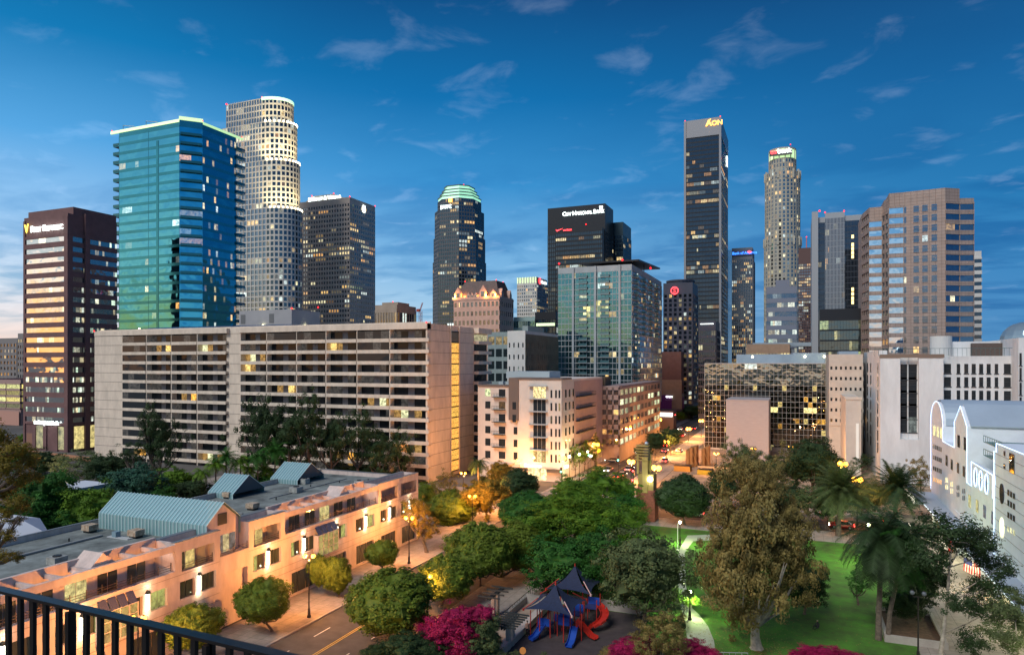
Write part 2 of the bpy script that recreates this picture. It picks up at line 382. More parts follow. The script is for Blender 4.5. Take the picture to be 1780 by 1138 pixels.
# dark recess slot up the front
us = ul + (u1 - ul) * .63; wall.box(us, us + 1.3, v - .14, v, z0, zt - 7)
wall.build('wall', TEALM, r); put_windows(r, wins, GL_TEAL)
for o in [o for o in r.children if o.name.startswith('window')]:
    if o.data.vertices[0].co.x > ue - .5: o.data.materials[0] = GL_TEAL_SHADE
cr = MB(); d_ = ((ue - u1), (vr0 - v))
cr.box(ul - 5, u1, v - .25, v + .3, zt - .9, zt + .3); cr.prism([(u1, v - .25), (ue + .25, vr0), (ue + .25 - .4, vr0 + .4), (u1 - .2, v + .2)], zt + .1, zt + 1.5); cr.box(ue - .2, ue + .25, vr0 + .2, vr1 + 4, zt - .7, zt + .3)
cr.build('crown_band', PALEBAND, r)
GLR = mat('balcony glass', (.03, .15, .17), .15, .5)
n_b = 0
for j in range(nf - 1, 2, -1):
    z = z0 + j * fh
    for q in ((ul - 5, ul, v + 1, v + 5.5), (ue - 1, ue + .9, vr1, vr1 + 4.6)):
        b = MB(); b.box(*q, z - .12, z + .12, 0)
        a, c, e, f = q
        b.box(a, c, e - .05, e + .05, z + .25, z + 1.25, 1); b.box(a, a + .08, e + .06, f, z + .25, z + 1.25, 1); b.box(c - .08, c, e + .06, f, z + .25, z + 1.25, 1); b.box(a - .03, c + .03, e - .08, e + .08, z + 1.25, z + 1.32, 0)
        b.build('balcony', [TEALM, GLR], r)
    b = MB(); nx, ny = d_[1] / 8.6, -d_[0] / 8.6
    b.prism([(u1 + .4 + nx * .9, v + .1 + ny * .9), (ue - .1 + nx * .9, vr0 - .4 + ny * .9), (ue - .1, vr0 - .2), (u1 + .3, v + .1)], z - .15, z + .9, 1)
    b.build('balcony', [TEALM, GLR], r)
for x_, y_ in ((ul - 4.6, v + .2), (ue, vr0), (ue, vr1 + 3.5)): beacon(r, x_, y_, zt + .4, .45)
for q in (-38, -24):   # window washing davits
    MB().tube([(u1 + q, v + 4, zt), (u1 + q, v + 4, zt + 4), (u1 + q + 7, v + 4, zt + 2.6)], .13, 5).build('davit', mat('crown rail', (.6, .6, .45)), r)
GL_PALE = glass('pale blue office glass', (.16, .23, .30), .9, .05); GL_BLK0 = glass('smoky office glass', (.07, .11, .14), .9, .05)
# ---- white curved tower
STONEW = mat('white grid stone', (.55, .53, .48), .6, nscale=.2, namt=.08)
GL_BLUE = glass('blue grey office glass', (.12, .18, .25), .9, .05)
def curved_plan(ul, uc, xr, v, dep, n=16):
    """flat front then a half ellipse bulging right, its rim reaching picture column xr"""
    lo, hi = 1., 80.
    for _ in range(30):
        rx = (lo + hi) / 2; p = [(uc + rx * math.sin(math.pi * k / n), v + dep * (1 - math.cos(math.pi * k / n))) for k in range(1, n + 1)]
        m_ = max(CX + FPX * (x * CT + y * ST) / D(x, y) for x, y in p)
        if m_ > xr: hi = rx
        else: lo = rx
    return [(ul, v), (uc, v)] + p
v = 392.0
r = thing('curved_tower', 'tall white gridded office tower with curved right side stepping back in floodlit tiers', 'office tower', (U(450, v), v + 20, 0))
FLOOD = mat('floodlight fitting', (.9, .8, .6), emit=(1, .85, .55), estr=6)
tiers = [(0, Z(357, U(500, v), v), 372, 463, 525, 34, 0), (1, Z(272, U(500, v), v), 372, 456, 521, 33, 1), (2, Z(203, U(500, v), v), 384, 452, 516, 31, 2), (3, Z(160, U(500, v), v), 390, 452, 510, 29, 3)]
zp = 0; wall = MB(); wins = []
for k, zt, xl, xc, xr, dep, ins in tiers:
    vv = v + ins * .7; pl = curved_plan(U(xl, v), U(xc, v), xr, vv, dep * .42)
    full = pl + [(pl[0][0], pl[-1][1])]
    wall.prism(full, zp, zt); fh = 4.05; nf = max(2, round((zt - zp - (0 if k < 3 else 0)) / fh)); a = zp
    if k == 0: a = 40; nf = round((zt - a) / fh)
    rad = random.Random(k)
    fl = lambda i, j, t, kk: None
    facade(wall, wins, pl[0], pl[1], a, zt, nf, 14, pw=.22, sh=.22, pd=.35, sd=.2, lit=.10, floorlit=.08, sub=1, ls=.9)
    for q in range(1, len(pl) - 5):
        facade(wall, wins, pl[q], pl[q + 1], a, zt, nf, 1, pw=.30, sh=.30, pd=.3, sd=.28, lit=.2, seg=1)
    if k == 0: rim = pl
    if k < 3:
        # cornice with floodlights for the tier above
        fl_ = MB()
        for q in range(2, len(pl) - 5, 1):
            fl_.box(pl[q][0] - .5, pl[q][0] + .5, pl[q][1] - .5, pl[q][1] + .3, zt - .2, zt + 1.1)
        fl_.build('floodlight', FLOOD, r)
        for q in (2, 5, 8):
            ld = bpy.data.lights.new('tier_flood', 'SPOT'); lo = bpy.data.objects.new('tier_flood', ld); COL.objects.link(lo)
            px, py = pl[q]; ox, oy = (px - U(xc, v)), (py - (vv + dep * .42)); h_ = math.hypot(ox, oy); ox, oy = ox / h_, oy / h_
            lo.location = (px + ox * 11, py + oy * 11, zt - 6); ld.energy = 42000 if k < 2 else 13000; ld.color = (1, .78, .42); ld.spot_size = R(95); ld.spot_blend = .8; ld.shadow_soft_size = 1
            tg = Vector((px - ox * 2, py - oy * 2, zt + 34)); lo.rotation_euler = (tg - lo.location).to_track_quat('-Z', 'Y').to_euler(); lo.parent = r; lo.matrix_parent_inverse = r.matrix_basis.inverted()
    zp = zt
wall.build('wall', STONEW, r)
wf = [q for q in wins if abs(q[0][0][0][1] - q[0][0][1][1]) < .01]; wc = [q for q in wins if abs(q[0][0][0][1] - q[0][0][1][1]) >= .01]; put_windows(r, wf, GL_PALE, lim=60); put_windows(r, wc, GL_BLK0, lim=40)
cr = MB(); pl = curved_plan(U(390, v), U(452, v), 510, v + 2.1, 29 * .42)
for q in range(1, len(pl) - 6):
    a, b = Vector((*pl[q], 0)), Vector((*pl[q + 1], 0)); d = (b - a).normalized(); n_ = (d.y, -d.x); fbox(cr, a, d, n_, 0, (b - a).length, zp - 1.6, zp + .6, .35, .6)
cr.build('crown_band', GREENBAND, r)
for q in (0, 1): beacon(r, pl[q][0], pl[q][1], zp, 1)
for q in range(0, 12): MB().tube([(U(392, v) + q * 1.9, v + 3, zp), (U(392, v) + q * 1.9, v + 3, zp + 1.6)], .15, 4).build('parapet_post', STONEW, r)
# ---- grey-brown gridded tower with slanted penthouse
STONEG = mat('grey brown grid stone', (.60, .50, .42), .7, nscale=.2, namt=.1)
GL_BRN = glass('brown office glass', (.20, .22, .24), .9, .06)
v = 460.0
r, wall, wins, (u0, u1, v0, v1, z1) = block('office_tower', 'grey-brown stone tower with square windows, a slanted penthouse and a consultancy name', 'office tower', 505, 608, 652, 345, v, None, None, 40, 23, 12, bot=6, top=3, pw=.42, sh=.45, pd=.15, sd=.13, lit=.17, floorlit=.07, seg=4, ls=.95)
za = Z(336, U(573, v), v)
wall.prism([(U(524, v), v + 2), (U(600, v), v + 2), (U(600, v), v + 22), (U(524, v), v + 22)], z1, za, 0, top=[(U(538, v), v + 3), (U(576, v), v + 3), (U(576, v), v + 20), (U(538, v), v + 20)])
done(r, wall, wins, STONEG, GL_BRN)
lettering(r, 'Ernst & Young', (U(541, v), v + 1.6, z1 + 1.6), (1, 0), 4.4, WHITESIGN, small=range(13), off=.4)
MB().box(U(534.5, v), U(539.5, v), v + 1.0, v + 1.3, z1 + 1.4, z1 + 4.6).build('sign_emblem', WHITESIGN, r)
MB().box(u1 + .5, u1 + .8, V(630, u1), V(633.5, u1), z1 - 7.5, z1 - 1.8).build('sign_emblem', WHITESIGN, r)
for x_, y_ in ((u0 + 4, v0), (u1, v0), (u1, v1), (U(538, v), v + 3), (U(576, v), v + 3)): beacon(r, x_, y_, (za if y_ == v + 3 else z1 + 1), .8)
# ---- small beige block on the far left of the centre gap
BEIGE = mat('beige concrete', (.36, .29, .23), .8, nscale=.2, namt=.1)
r, wall, wins, q = block('office_building', 'low beige office block with a dark rooftop plant, right of the grey-brown tower', 'office building', 652, 690, 723, 532, 420, None, None, 5, 8, 8, base=0, bot=10, top=2, pw=.3, sh=.4, lit=.4, seg=2)
u0, u1, v0, v1, z1 = q
wall.box(u0 + 4, u1 - 1, v0 + 3, v1 - 8, z1, z1 + 3.2); done(r, wall, wins, BEIGE, GL_BRN); beacon(r, u1 - 6, v0 + 4, z1 + 3.2, .7)
# ---- crane
CR = mat('crane red steel', (.35, .05, .04), .5); cx_, cv = U(731, 400), 400.; zc = Z(556, cx_, cv)
r = thing('tower_crane', 'small red lattice construction crane rising behind the slab block roof', 'crane', (cx_, cv, 0))
m_ = MB(); zt = Z(540, cx_, cv)
for a, b in ((-.8, -.8), (.8, -.8), (.8, .8), (-.8, .8)): m_.tube([(cx_ + a, cv + b, 0), (cx_ + a, cv + b, zt)], .14, 4)
for k in range(int(zt / 2)):
    z = k * 2; s_ = 1 if k % 2 else -1; m_.tube([(cx_ - .8 * s_, cv - .8, z), (cx_ + .8 * s_, cv - .8, z + 2)], .09, 4); m_.tube([(cx_ + .8, cv - .8 * s_, z), (cx_ + .8, cv + .8 * s_, z + 2)], .09, 4)
m_.build('mast', CR, r)
m_ = MB()
for o_ in (-.5, .5): m_.tube([(cx_ - .5, cv + o_, zt), (cx_ + 1.6, cv + o_, Z(526, cx_, cv))], .18, 4)
for k in range(6): m_.tube([(cx_ - .5 + .35 * k, cv - .5, zt + k * .8), (cx_ - .3 + .35 * k, cv + .5, zt + k * .8 + .6)], .08, 4)
m_.build('jib', CR, r); MB().box(cx_ - 2.8, cx_ - .6, cv - .8, cv + .8, zt - .6, zt + 1.2).build('counterweight', CR, r)
# ---- octagonal tower with green lit crown
def oct_plan(cx, cv, a, b, c): return [(cx - a + c, cv - b), (cx + a - c, cv - b), (cx + a, cv - b + c), (cx + a, cv + b - c), (cx + a - c, cv + b), (cx - a + c, cv + b), (cx - a, cv + b - c), (cx - a, cv - b + c)]
GL_BLK0 = glass('smoky office glass', (.07, .11, .14), .9, .05)
GREYD = mat('dark grey granite', (.09, .10, .115), .5, nscale=.2, namt=.1)
v = 680.; ul, ur = U(747, v), U(833, v); cu_ = (ul + ur) / 2 - 6
r = thing('octagonal_tower', 'dark octagonal stepped tower with a glowing green crown and white initials', 'office tower', (cu_, v + 20, 0))
wall = MB(); wins = []; zs = [(560, 25.5), (460, 24.5), (410, 23.3), (372, 22)]; zp = 0
for k, (yt_, a) in enumerate(((452, 27.5), (410, 26.6), (363, 25.4), (344, 22.5))):
    zt = Z(yt_, cu_, v); pl = oct_plan(cu_, v + 25, a, a, a * .52); wall.prism(pl, zp, zt)
    a0 = max(zp, 60); nf = max(2, round((zt - a0) / 4.2))
    for e, nb in ((7, 6), (0, 9), (1, 6), (2, 7), (6, 7)):
        p, q = pl[e], pl[(e + 1) % 8]
        facade(wall, wins, p, q, a0, zt, nf, nb, pw=.25, sh=.35, pd=.3, sd=.25, lit=.2 if e != 7 else .06, floorlit=.06, seg=3, ls=1.2)
    zp = zt
wall.build('wall', GREYD, r); put_windows(r, wins, GL_BLK0)
cr = MB(); dk = MB(); z = zp
for k in range(4):
    a = 22 - k * 2.2; pl = oct_plan(cu_, v + 25, a, a, a * .52); h_ = 3.0 if k < 3 else 3.6; cr.prism(pl, z, z + h_); dk.prism(oct_plan(cu_, v + 25, a + .7, a + .7, a * .52), z + h_, z + h_ + 1.0); z += h_ + 1.0
cr.build('crown_band', GREENBAND, r); dk.build('crown_ledge', GREYD, r)
lettering(r, 'pwc', (U(764, v), v + 2.5, Z(361, cu_, v)), (1, 0), 8.5, WHITESIGN, off=.5, ext=.3)
MB().box(U(779, v), U(785, v), v + 1, v + 1.5, Z(351, cu_, v), Z(345, cu_, v)).build('sign_emblem', ORSIGN, r)
for a in (-9, -4, 1, 6, 11): beacon(r, cu_ + a, v + 14, z, .9)
# ---- pink stone hotel with steep lit mansard roof
PINK = mat('pink limestone', (.60, .38, .30), .8, nscale=.2, namt=.1); SLATE = mat('mansard slate', (.09, .055, .05), .6, nscale=.8, namt=.3)
v = 440.
r, wall, wins, q = block('stone_hotel', 'pink limestone block with a steep floodlit mansard roof and pointed dormers', 'hotel', 789, 868, 892, 517, v, None, None, 11, 11, 7, bot=5, top=1, pw=.45, sh=.5, pd=.3, sd=.28, lit=.06, sub=2, seg=2)
u0, u1, v0, v1, z1 = q; zr = Z(485, u1, v0)
wall.box(u0 - .6, u1 + .6, v0 - .6, v0, z1 - 1, z1 + .4); wall.box(u1, u1 + .6, v0 - .0, v1, z1 - 1, z1 + .4)
done(r, wall, wins, PINK, GL_BRN)
rf = MB(); rf.prism([(u0 + .5, v0 + .5), (u1 - .5, v0 + .5), (u1 - .5, v1), (u0 + .5, v1)], z1, zr, 0, top=[(u0 + 6, v0 + 6), (u1 - 5, v0 + 6), (u1 - 5, v1 - 4), (u0 + 6, v1 - 4)]); ro = rf.build('roof', SLATE, r)
zd = z1 + (zr - z1) * .55
for t_, w_, h_ in ((.06, 2.6, 8.5), (.30, 1.3, 4.5), (.38, 1.3, 4.5), (.46, 1.3, 4.5), (.62, 2.8, 9.5), (.84, 2.2, 6)):
    x_ = u0 + (u1 - u0) * t_ + 1
    d = MB(); d.prof([(x_ - w_, z1), (x_ + w_, z1), (x_ + w_, z1 + h_ * .5), (x_, z1 + h_), (x_ - w_, z1 + h_ * .5)], 'y', v0 - .2, v0 + 4)
    do = d.build('dormer', PINK, ro); MB().quad(fquad((x_ - w_ * .5, v0 - .2), (1, 0), (0, -1), 0, w_, z1 + 1, z1 + h_ * .5, .05), 0, (0, 0, 0)).build('dormer_window', GL_BRN, ro)
for t_ in (.2, .8):
    y_ = v0 + (v1 - v0) * t_; d = MB(); d.prof([(y_ - 2, z1), (y_ + 2, z1), (y_ + 2, z1 + 3.5), (y_, z1 + 7), (y_ - 2, z1 + 3.5)], 'x', u1 - 4, u1 + .2); d.build('dormer', PINK, ro)
for x_ in (.02, .22, .52, .72, .92):
    ld = bpy.data.lights.new('roof_flood', 'POINT'); lo = bpy.data.objects.new('roof_flood', ld); COL.objects.link(lo); lo.location = (u0 + (u1 - u0) * x_, v0 - 1.2 + (1.5 if x_ == .22 or x_ == .52 else 0), z1 + 2); ld.energy = 2600; ld.color = (1, .40, .08); ld.shadow_soft_size = .5; lo.parent = r; lo.matrix_parent_inverse = r.matrix_basis.inverted()
for x_, y_ in ((u0 + 6, v0 + 6), (u1 - 5, v0 + 6), (u1 - 6, v1 - 5)): beacon(r, x_, y_, zr, .6)
# ---- small white tower with lit fins
WHITE = mat('white painted concrete', (.62, .61, .58), .75, nscale=.2, namt=.06)
r, wall, wins, q = block('office_tower', 'slim white tower with glowing fins along its top and a small red and white sign', 'office tower', 899, 933, 952, 492, 600, None, None, 20, 9, 8, bot=40, top=1, pw=.35, sh=.4, pd=.4, sd=.3, lit=.3, floorlit=.3, seg=3, ls=.8)
u0, u1, v0, v1, z1 = q; zt = Z(481, u1, v0)
wall.box(u0 + .5, u1 - .5, v0 + .5, v1 - .5, z1, zt); done(r, wall, wins, WHITE, GL_BLUE)
f = MB()
for k in range(8): a = u0 + (u1 - u0) * k / 7.5; f.box(a, a + .8, v0 - .3, v0 + .4, z1 + .3, zt)
f.build('crown_fin', PALEBAND, r)
MB().prof([(V(938, u1) - 1.5, zt - 5.5), (V(938, u1) + 2, zt - 5.5), (V(938, u1) + 2, zt - .5), (V(938, u1), zt)], 'x', u1 + .1, u1 + .5).build('sign_emblem', REDSIGN, r)
lettering(r, 'Union Bank', (u1, V(940.5, u1), zt - 4.5), (0, 1), 3.0, WHITESIGN, off=.4)
# ---- black bank tower (two shafts)
BLACK = mat('black anodised metal', (.022, .026, .032), .35, .4); GL_BLK = glass('black office glass', (.055, .085, .115), .9, .05)
v = 560.
r, wall, wins, q = block('black_tower', 'broad black office tower with a white bank name along its top', 'office tower', 952, 1052, 1066, 356, v, None, None, 36, 30, 6, bot=6, top=22, pw=.2, sh=.25, pd=.35, sd=.15, lit=.08, floorlit=.13, seg=5, ls=.9)
u0, u1, v0, v1, z1 = q
ub = U(1097, v0 + 14); zs_ = Z(388, u1, v0)
uu = U(966, v - 8); ue_ = U(1047, v - 8); zs2 = Z(398, ue_, v)
wall.prism(xywh(uu, ue_, v - 8, v), 0, zs2); facade(wall, wins, (uu, v - 8), (ue_, v - 8), 30, zs2 - 2, 29, 26, pw=.2, sh=.4, pd=.3, sd=.2, lit=.05, floorlit=.16, seg=6, ls=.9)
done(r, wall, wins, BLACK, GL_BLK)
lettering(r, 'City National Bank', (U(978, v), v, Z(369.5, u1, v)), (1, 0), 4.7, WHITESIGN, small=range(18), off=.6, ext=.3, space=.9)
for s_ in (0, 1): MB().prof([(U(1042, v) + s_ * 1.5, Z(358, u1, v)), (U(1044.5, v) + s_ * .8, Z(368, u1, v)), (U(1045, v) + s_ * 1., Z(368, u1, v)), (U(1044, v) + s_ * 1.5 + .6, Z(358, u1, v))], 'y', v - .9, v - .6).build('sign_emblem', WHITESIGN, r)
MB().prof([(U(966.5, v - 8), Z(396, u1, v)), (U(968.5, v - 8), Z(399.5, u1, v)), (U(979, v - 8), Z(394.8, u1, v)), (U(968.6, v - 8), Z(397.5, u1, v))], 'y', v - 8.9, v - 8.6).build('sign_emblem', REDSIGN, r)
lettering(r, 'verizon', (U(979, v - 8), v - 8, Z(399.6, u1, v)), (1, 0), 2.6, REDSIGN, off=.6)
beacon(r, U(1019, v), v - .5, Z(388.5, u1, v), .9)
r, wall, wins, q = block('black_tower', 'narrower black tower standing just behind the right side of the bank name tower', 'office tower', 1050, 1083, 1097, 388, 590, None, None, 30, 12, 8, bot=30, top=10, pw=.2, sh=.25, pd=.3, sd=.15, lit=.05, floorlit=.05, seg=3)
done(r, wall, wins, mat('blue black metal', (.03, .06, .075), .35, .4), GL_BLK)
# ---- glass condominium
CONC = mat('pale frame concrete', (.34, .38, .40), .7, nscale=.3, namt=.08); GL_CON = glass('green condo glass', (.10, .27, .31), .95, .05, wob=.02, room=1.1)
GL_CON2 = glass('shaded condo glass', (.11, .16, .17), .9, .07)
v = 285.; u0, u1 = U(970, v), U(1098, v); v1 = V(1150, u1); zt = Z(459, u1, v)
r = thing('condo_tower', 'green glass condominium tower with small balconies up its dark right side and a tilted canopy', 'apartment tower', ((u0 + u1) / 2, v + 30, 0))
wall = MB(); wins = []; wall.prism(xywh(u0, u1, v, v1), 12, zt); nf = 20; z0 = 30.0; z0 = Z(672, u1, v); z0 = 22.; fh = (zt - 2.5 - z0) / nf
def con_lit(i, j, t, k):
    if j in (12, 13, 14) and 7 <= i <= 14 and rnd.random() < .75: return litc(1, [(1, .80, .25), (.9, .85, .35)], 1.4)
    return None
facade(wall, wins, (u0, v), (u1, v), z0, zt - 2.5, nf, 20, pw=.10, sh=.12, pd=.12, sd=.25, lit=.09, seg=2, colfn=con_lit, ls=.9)
for a in (.215, .52, .845): wall.box(u0 + (u1 - u0) * a - .45, u0 + (u1 - u0) * a + .45, v - .75, v, 18, zt)
nA = len(wins)
facade(wall, wins, (u1, v), (u1, v1), z0, zt - 2.5, nf, 22, pw=.16, sh=.16, pd=.15, sd=.3, lit=.12, seg=1)
wall.build('wall', CONC, r); put_windows(r, wins, GL_CON)
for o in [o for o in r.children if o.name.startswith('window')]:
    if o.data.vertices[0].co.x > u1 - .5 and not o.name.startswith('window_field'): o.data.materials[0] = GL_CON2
BALM = [CONC, mat('condo balcony glass', (.10, .22, .25), .2, .5)]
cnt = 0
for j in range(nf):
    z = z0 + j * fh
    for a in (.36, .66):
        if j % 1 == 0:
            b = MB(); x_ = u0 + (u1 - u0) * a; b.box(x_ - 2.2, x_ + 1.6, v - 1.3, v, z - .1, z + .12, 0); b.box(x_ - 2.2, x_ + 1.6, v - 1.3, v - 1.24, z + .12, z + 1.15, 1); b.build('balcony', BALM, r)
    for t_ in range(4 if j > 8 else 1):
        b = MB(); y_ = v + 6 + t_ * (v1 - v - 8) / 4; b.box(u1, u1 + 1.6, y_, y_ + 3.6, z - .12, z + .12, 0); b.box(u1 + 1.52, u1 + 1.6, y_, y_ + 3.6, z + .12, z + 1.2, 1); b.box(u1, u1 + 1.5, y_, y_ + .1, z + .12, z + 1.2, 1); b.build('balcony', BALM, r)
cn = MB(); cn.prof([(v + 2, zt + 1.5), (v + 2, zt + 2.2), (v1 - 18, zt + 4.8), (v1 - 18, zt + 4.1)], 'x', u1 - 24, u1 + 2.6)
for a, b in ((-22, 5), (-22, 25), (1, 5), (1, 25)): cn.tube([(u1 + a - 1, v + b, zt), (u1 + a - 1, v + b, zt + 2 + b * .08)], .2, 5)
cn.build('roof_canopy', DARKM, r); MB().box(u1 - 16, u1 - 5, v + 10, v + 30, zt, zt + 2.6).build('penthouse', DARKM, r)
for x_, y_ in ((u0 + .5, v), (u1 - 4, v), (u1 + 2, v + 30)): beacon(r, x_, y_, zt + 1.6, .7)
# podium of the condominium, toward the street
vp = 252.; up0, up1 = U(1045, vp), U(1098, vp) - 0.1; up1 = -52.5; zp_ = 30.5
r = thing('parking_podium', 'striped grey parking podium with lit decks below the green glass condominium', 'parking garage', ((up0 + up1) / 2, 262, 0))
wall = MB(); wins = []; wall.prism(xywh(U(1045, 215), up1, 215, v - .5), 0, 24.5)
facade(wall, wins, (up1, 215), (up1, v - .5), 5, 24, 6, 11, pw=.16, sh=.42, pd=.3, sd=.25, lit=.55, pal=[(1, .95, .5), (.9, 1, .6)], seg=3, ls=1.1)
facade(wall, wins, (U(1045, 215), 215), (up1, 215), 5, 24, 6, 3, pw=.2, sh=.5, pd=.2, sd=.2, lit=.2)
wall.build('wall', mat('mauve concrete', (.25, .20, .20), .8, nscale=.4, namt=.12), r); put_windows(r, wins, GL_BRN)
# ---- block with a white front behind the beige corner building
v = 240.
r, wall, wins, q = block('apartment_block', 'white painted end of a midrise block, olive wing to its right', 'apartment block', 882, 913, 970, 580, v, None, None, 8, 4, 16, bot=5, top=2, pw=.7, sh=.6, pd=.06, sd=.05, lit=.2, sidek=dict(pw=.45, sh=.5, lit=.16, pd=.2, sd=.18, m=1))
u0, u1, v0, v1, z1 = q; wall.prism([(u1 - .02, v0 + .3), (u1 + .05, v0 + .3), (u1 + .05, v1), (u1 - .02, v1)], 0, z1, 1)
wall.box(U(848, v + 3), u0, v + 3, v + 30, 0, z1 + 1, 2); facade(wall, wins, (U(848, v + 3), v + 3), (u0, v + 3), 5, z1, 8, 3, pw=.2, sh=.35, pd=.2, sd=.18, lit=.15, m=2)
wall.box(u0 + 3, u1 - 2, v0 + 8, v0 + 26, z1, z1 + 3.5, 2)
done(r, wall, wins, [WHITE, mat('olive render', (.17, .15, .10), .8, nscale=.3, namt=.15), mat('grey green render', (.24, .30, .30), .8, nscale=.3, namt=.1)], GL_CON2)
# ---- dark low block with green lit floor line behind
r, wall, wins, q = block('office_building', 'low black roofed office block with one green lit floor, left of the condominium', 'office building', 930, 966, 975, 545, 420, None, None, 10, 6, 2, bot=10, top=3, pw=.15, sh=.3, lit=.05, floorlit=.12)
done(r, wall, wins, BLACK, GL_BLK); u0, u1, v0, v1, z1 = q; MB().box(u0 + 1, u1 - .5, v0 - .5, v0 - .35, Z(566, u1, v0), Z(561, u1, v0)).build('light_strip', PALEBAND, r)
r, wall, wins, q = block('office_building', 'pale green glass low block between the pink hotel and the black roofed block', 'office building', 893, 930, 938, 553, 470, None, None, 8, 9, 3, bot=10, top=1, pw=.1, sh=.3, lit=.5, ls=.5, pal=[(.8, 1, .8)])
done(r, wall, wins, mat('pale green metal', (.3, .42, .40), .5), GL_CON)
# ---- dark hotel tower with round red emblem
NAVY = mat('navy cladding', (.035, .045, .075), .5, nscale=.2, namt=.1)
v = 400.
r, wall, wins, q = block('hotel_tower', 'dark navy hotel tower with a drum top and a round red emblem', 'hotel', 1153, 1204, 1213, 494, v, None, None, 24, 6, 4, bot=8, top=5, pw=.45, sh=.35, pd=.3, sd=.2, lit=.28, seg=1, ls=.8)
u0, u1, v0, v1, z1 = q; cxx, cyy = (u0 + u1) / 2, v0 + 10
circ = lambda cx, cy, rr, n=24: [(cx + rr * math.cos(2 * math.pi * k / n), cy + rr * math.sin(2 * math.pi * k / n)) for k in range(n)]
wall.prism(circ(cxx, cyy, 7.8), z1, Z(484, u1, v0)); wall.prism(circ(cxx, cyy, 8.3), Z(484, u1, v0) - .8, Z(484, u1, v0) + .1); done(r, wall, wins, NAVY, GL_BLK)
zc = Z(504, u1, v); xc = U(1173, v); ring = MB(); pts = [(xc + 2.0 * math.cos(a * math.pi / 10), v - .7, zc + 2.0 * math.sin(a * math.pi / 10)) for a in range(21)]; ring.tube(pts, .28, 6, cap=False)
ring.tube([(xc + .8, v - .7, zc + .8), (xc - .1, v - .7, zc + 1.1), (xc - .7, v - .7, zc + .5), (xc + .6, v - .7, zc - .4), (xc, v - .7, zc - 1.1), (xc - .8, v - .7, zc - .8)], .16, 5); ring.build('sign_emblem', REDSIGN, r)
# ---- tallest dark slab with white corner ribs
v = 600.
r, wall, wins, q = block('dark_skyscraper', 'tallest dark skyscraper with white corner ribs and yellow lettering at the top right', 'skyscraper', 1191, 1252, 1265, 206, v, None, None, 58, 24, 9, bot=6, top=14, pw=.2, sh=.3, pd=.2, sd=.1, lit=.07, floorlit=.14, seg=5, ls=.9)
u0, u1, v0, v1, z1 = q; SILV = mat('silver aluminium', (.26, .27, .29), .4, .3)
rb = MB()
for a, b in ((u0, v0), (u1, v0)): rb.box(a - .9, a + .9, b - 1.1, b - .3, 0, z1 + 1.2)
rb.box(u0, u1, v0 - .5, v0 - .32, z1 - 13.5, z1 + 1.3); rb.box(u1 + .3, u1 + .5, v0, v1, z1 - 13.5, z1 + 1.3)
done(r, wall, wins, BLACK, GL_BLK); rb.build('corner_rib', SILV, r)
lettering(r, 'Aon', (U(1227, v), v, Z(217, u1, v)), (1, 0), 7.2, ORSIGN, off=.8, ext=.4, small=[1, 2])
MB().prof([(U(1228, v), Z(217, u1, v)), (U(1229.5, v), Z(217, u1, v)), (U(1236, v), Z(205, u1, v)), (U(1234, v), Z(206, u1, v))], 'y', v - 1.4, v - 1.0).build('sign_emblem', ORSIGN, r)
beacon(r, u0, v0, z1 + 1.2, .8); beacon(r, u1, v0, z1 + 1.2, .8); MB().box(u1 + .5, u1 + .8, v1 - 16, v1 - 10, z1 - 26, z1 - 17).build('sign_emblem', WHITESIGN, r)
# ---- small dark tower at its foot
r, wall, wins, q = block('dark_tower', 'small dark tower at the foot of the tallest dark skyscraper', 'office tower', 1214, 1244, 1251, 562, 350, None, None, 12, 8, 3, bot=6, top=3, pw=.15, sh=.3, lit=.05, seg=2)
done(r, wall, wins, NAVY, GL_BLK); MB().box(q[0] + 1, q[1] - 1, q[2] - .4, q[2] - .3, q[4] - .3, q[4]).build('light_strip', WHITESIGN, r)
# ---- striped tower with blue sign
r, wall, wins, q = block('striped_tower', 'narrow tower of pale vertical fins under a blue bank sign with red flag mark', 'office tower', 1272, 1308, None, 432, 640, None, None, 44, 12, 8, depth=30, bot=6, top=9, pw=.42, sh=.2, pd=.7, sd=.1, lit=.3, seg=3, ls=.9)
u0, u1, v0, v1, z1 = q; FIN = mat('grey fin concrete', (.15, .17, .20), .7)
done(r, wall, wins, FIN, GL_BLK)
wl = MB(); ul = U(1267, 640)
for k in range(6): wl.box(u0 - .6 - k * .55, u0 - .3 - k * .55, v0, v0 + .6, 0, z1)
wl.build('pale_side_rib', mat('light rib', (.4, .55, .68), .6), r)
MB().box(u0 + .5, u1 - .4, v0 - .9, v0 - .75, Z(443, u1, v0), Z(433, u1, v0)).build('sign_board', mat('sign board grey', (.08, .12, .2), .5), r)
lettering(r, 'Bank of America', (U(1273, 640), v0 - .4, Z(441, u1, v0)), (1, 0), 3.1, BLUESIGN, off=.7)
MB().prof([(U(1299, 640), Z(437.5, u1, v0)), (U(1303, 640), Z(440.5, u1, v0)), (U(1307, 640), Z(438, u1, v0)), (U(1302.5, 640), Z(435.5, u1, v0))], 'y', v0 - 1.5, v0 - 1.2).build('sign_emblem', REDSIGN, r)
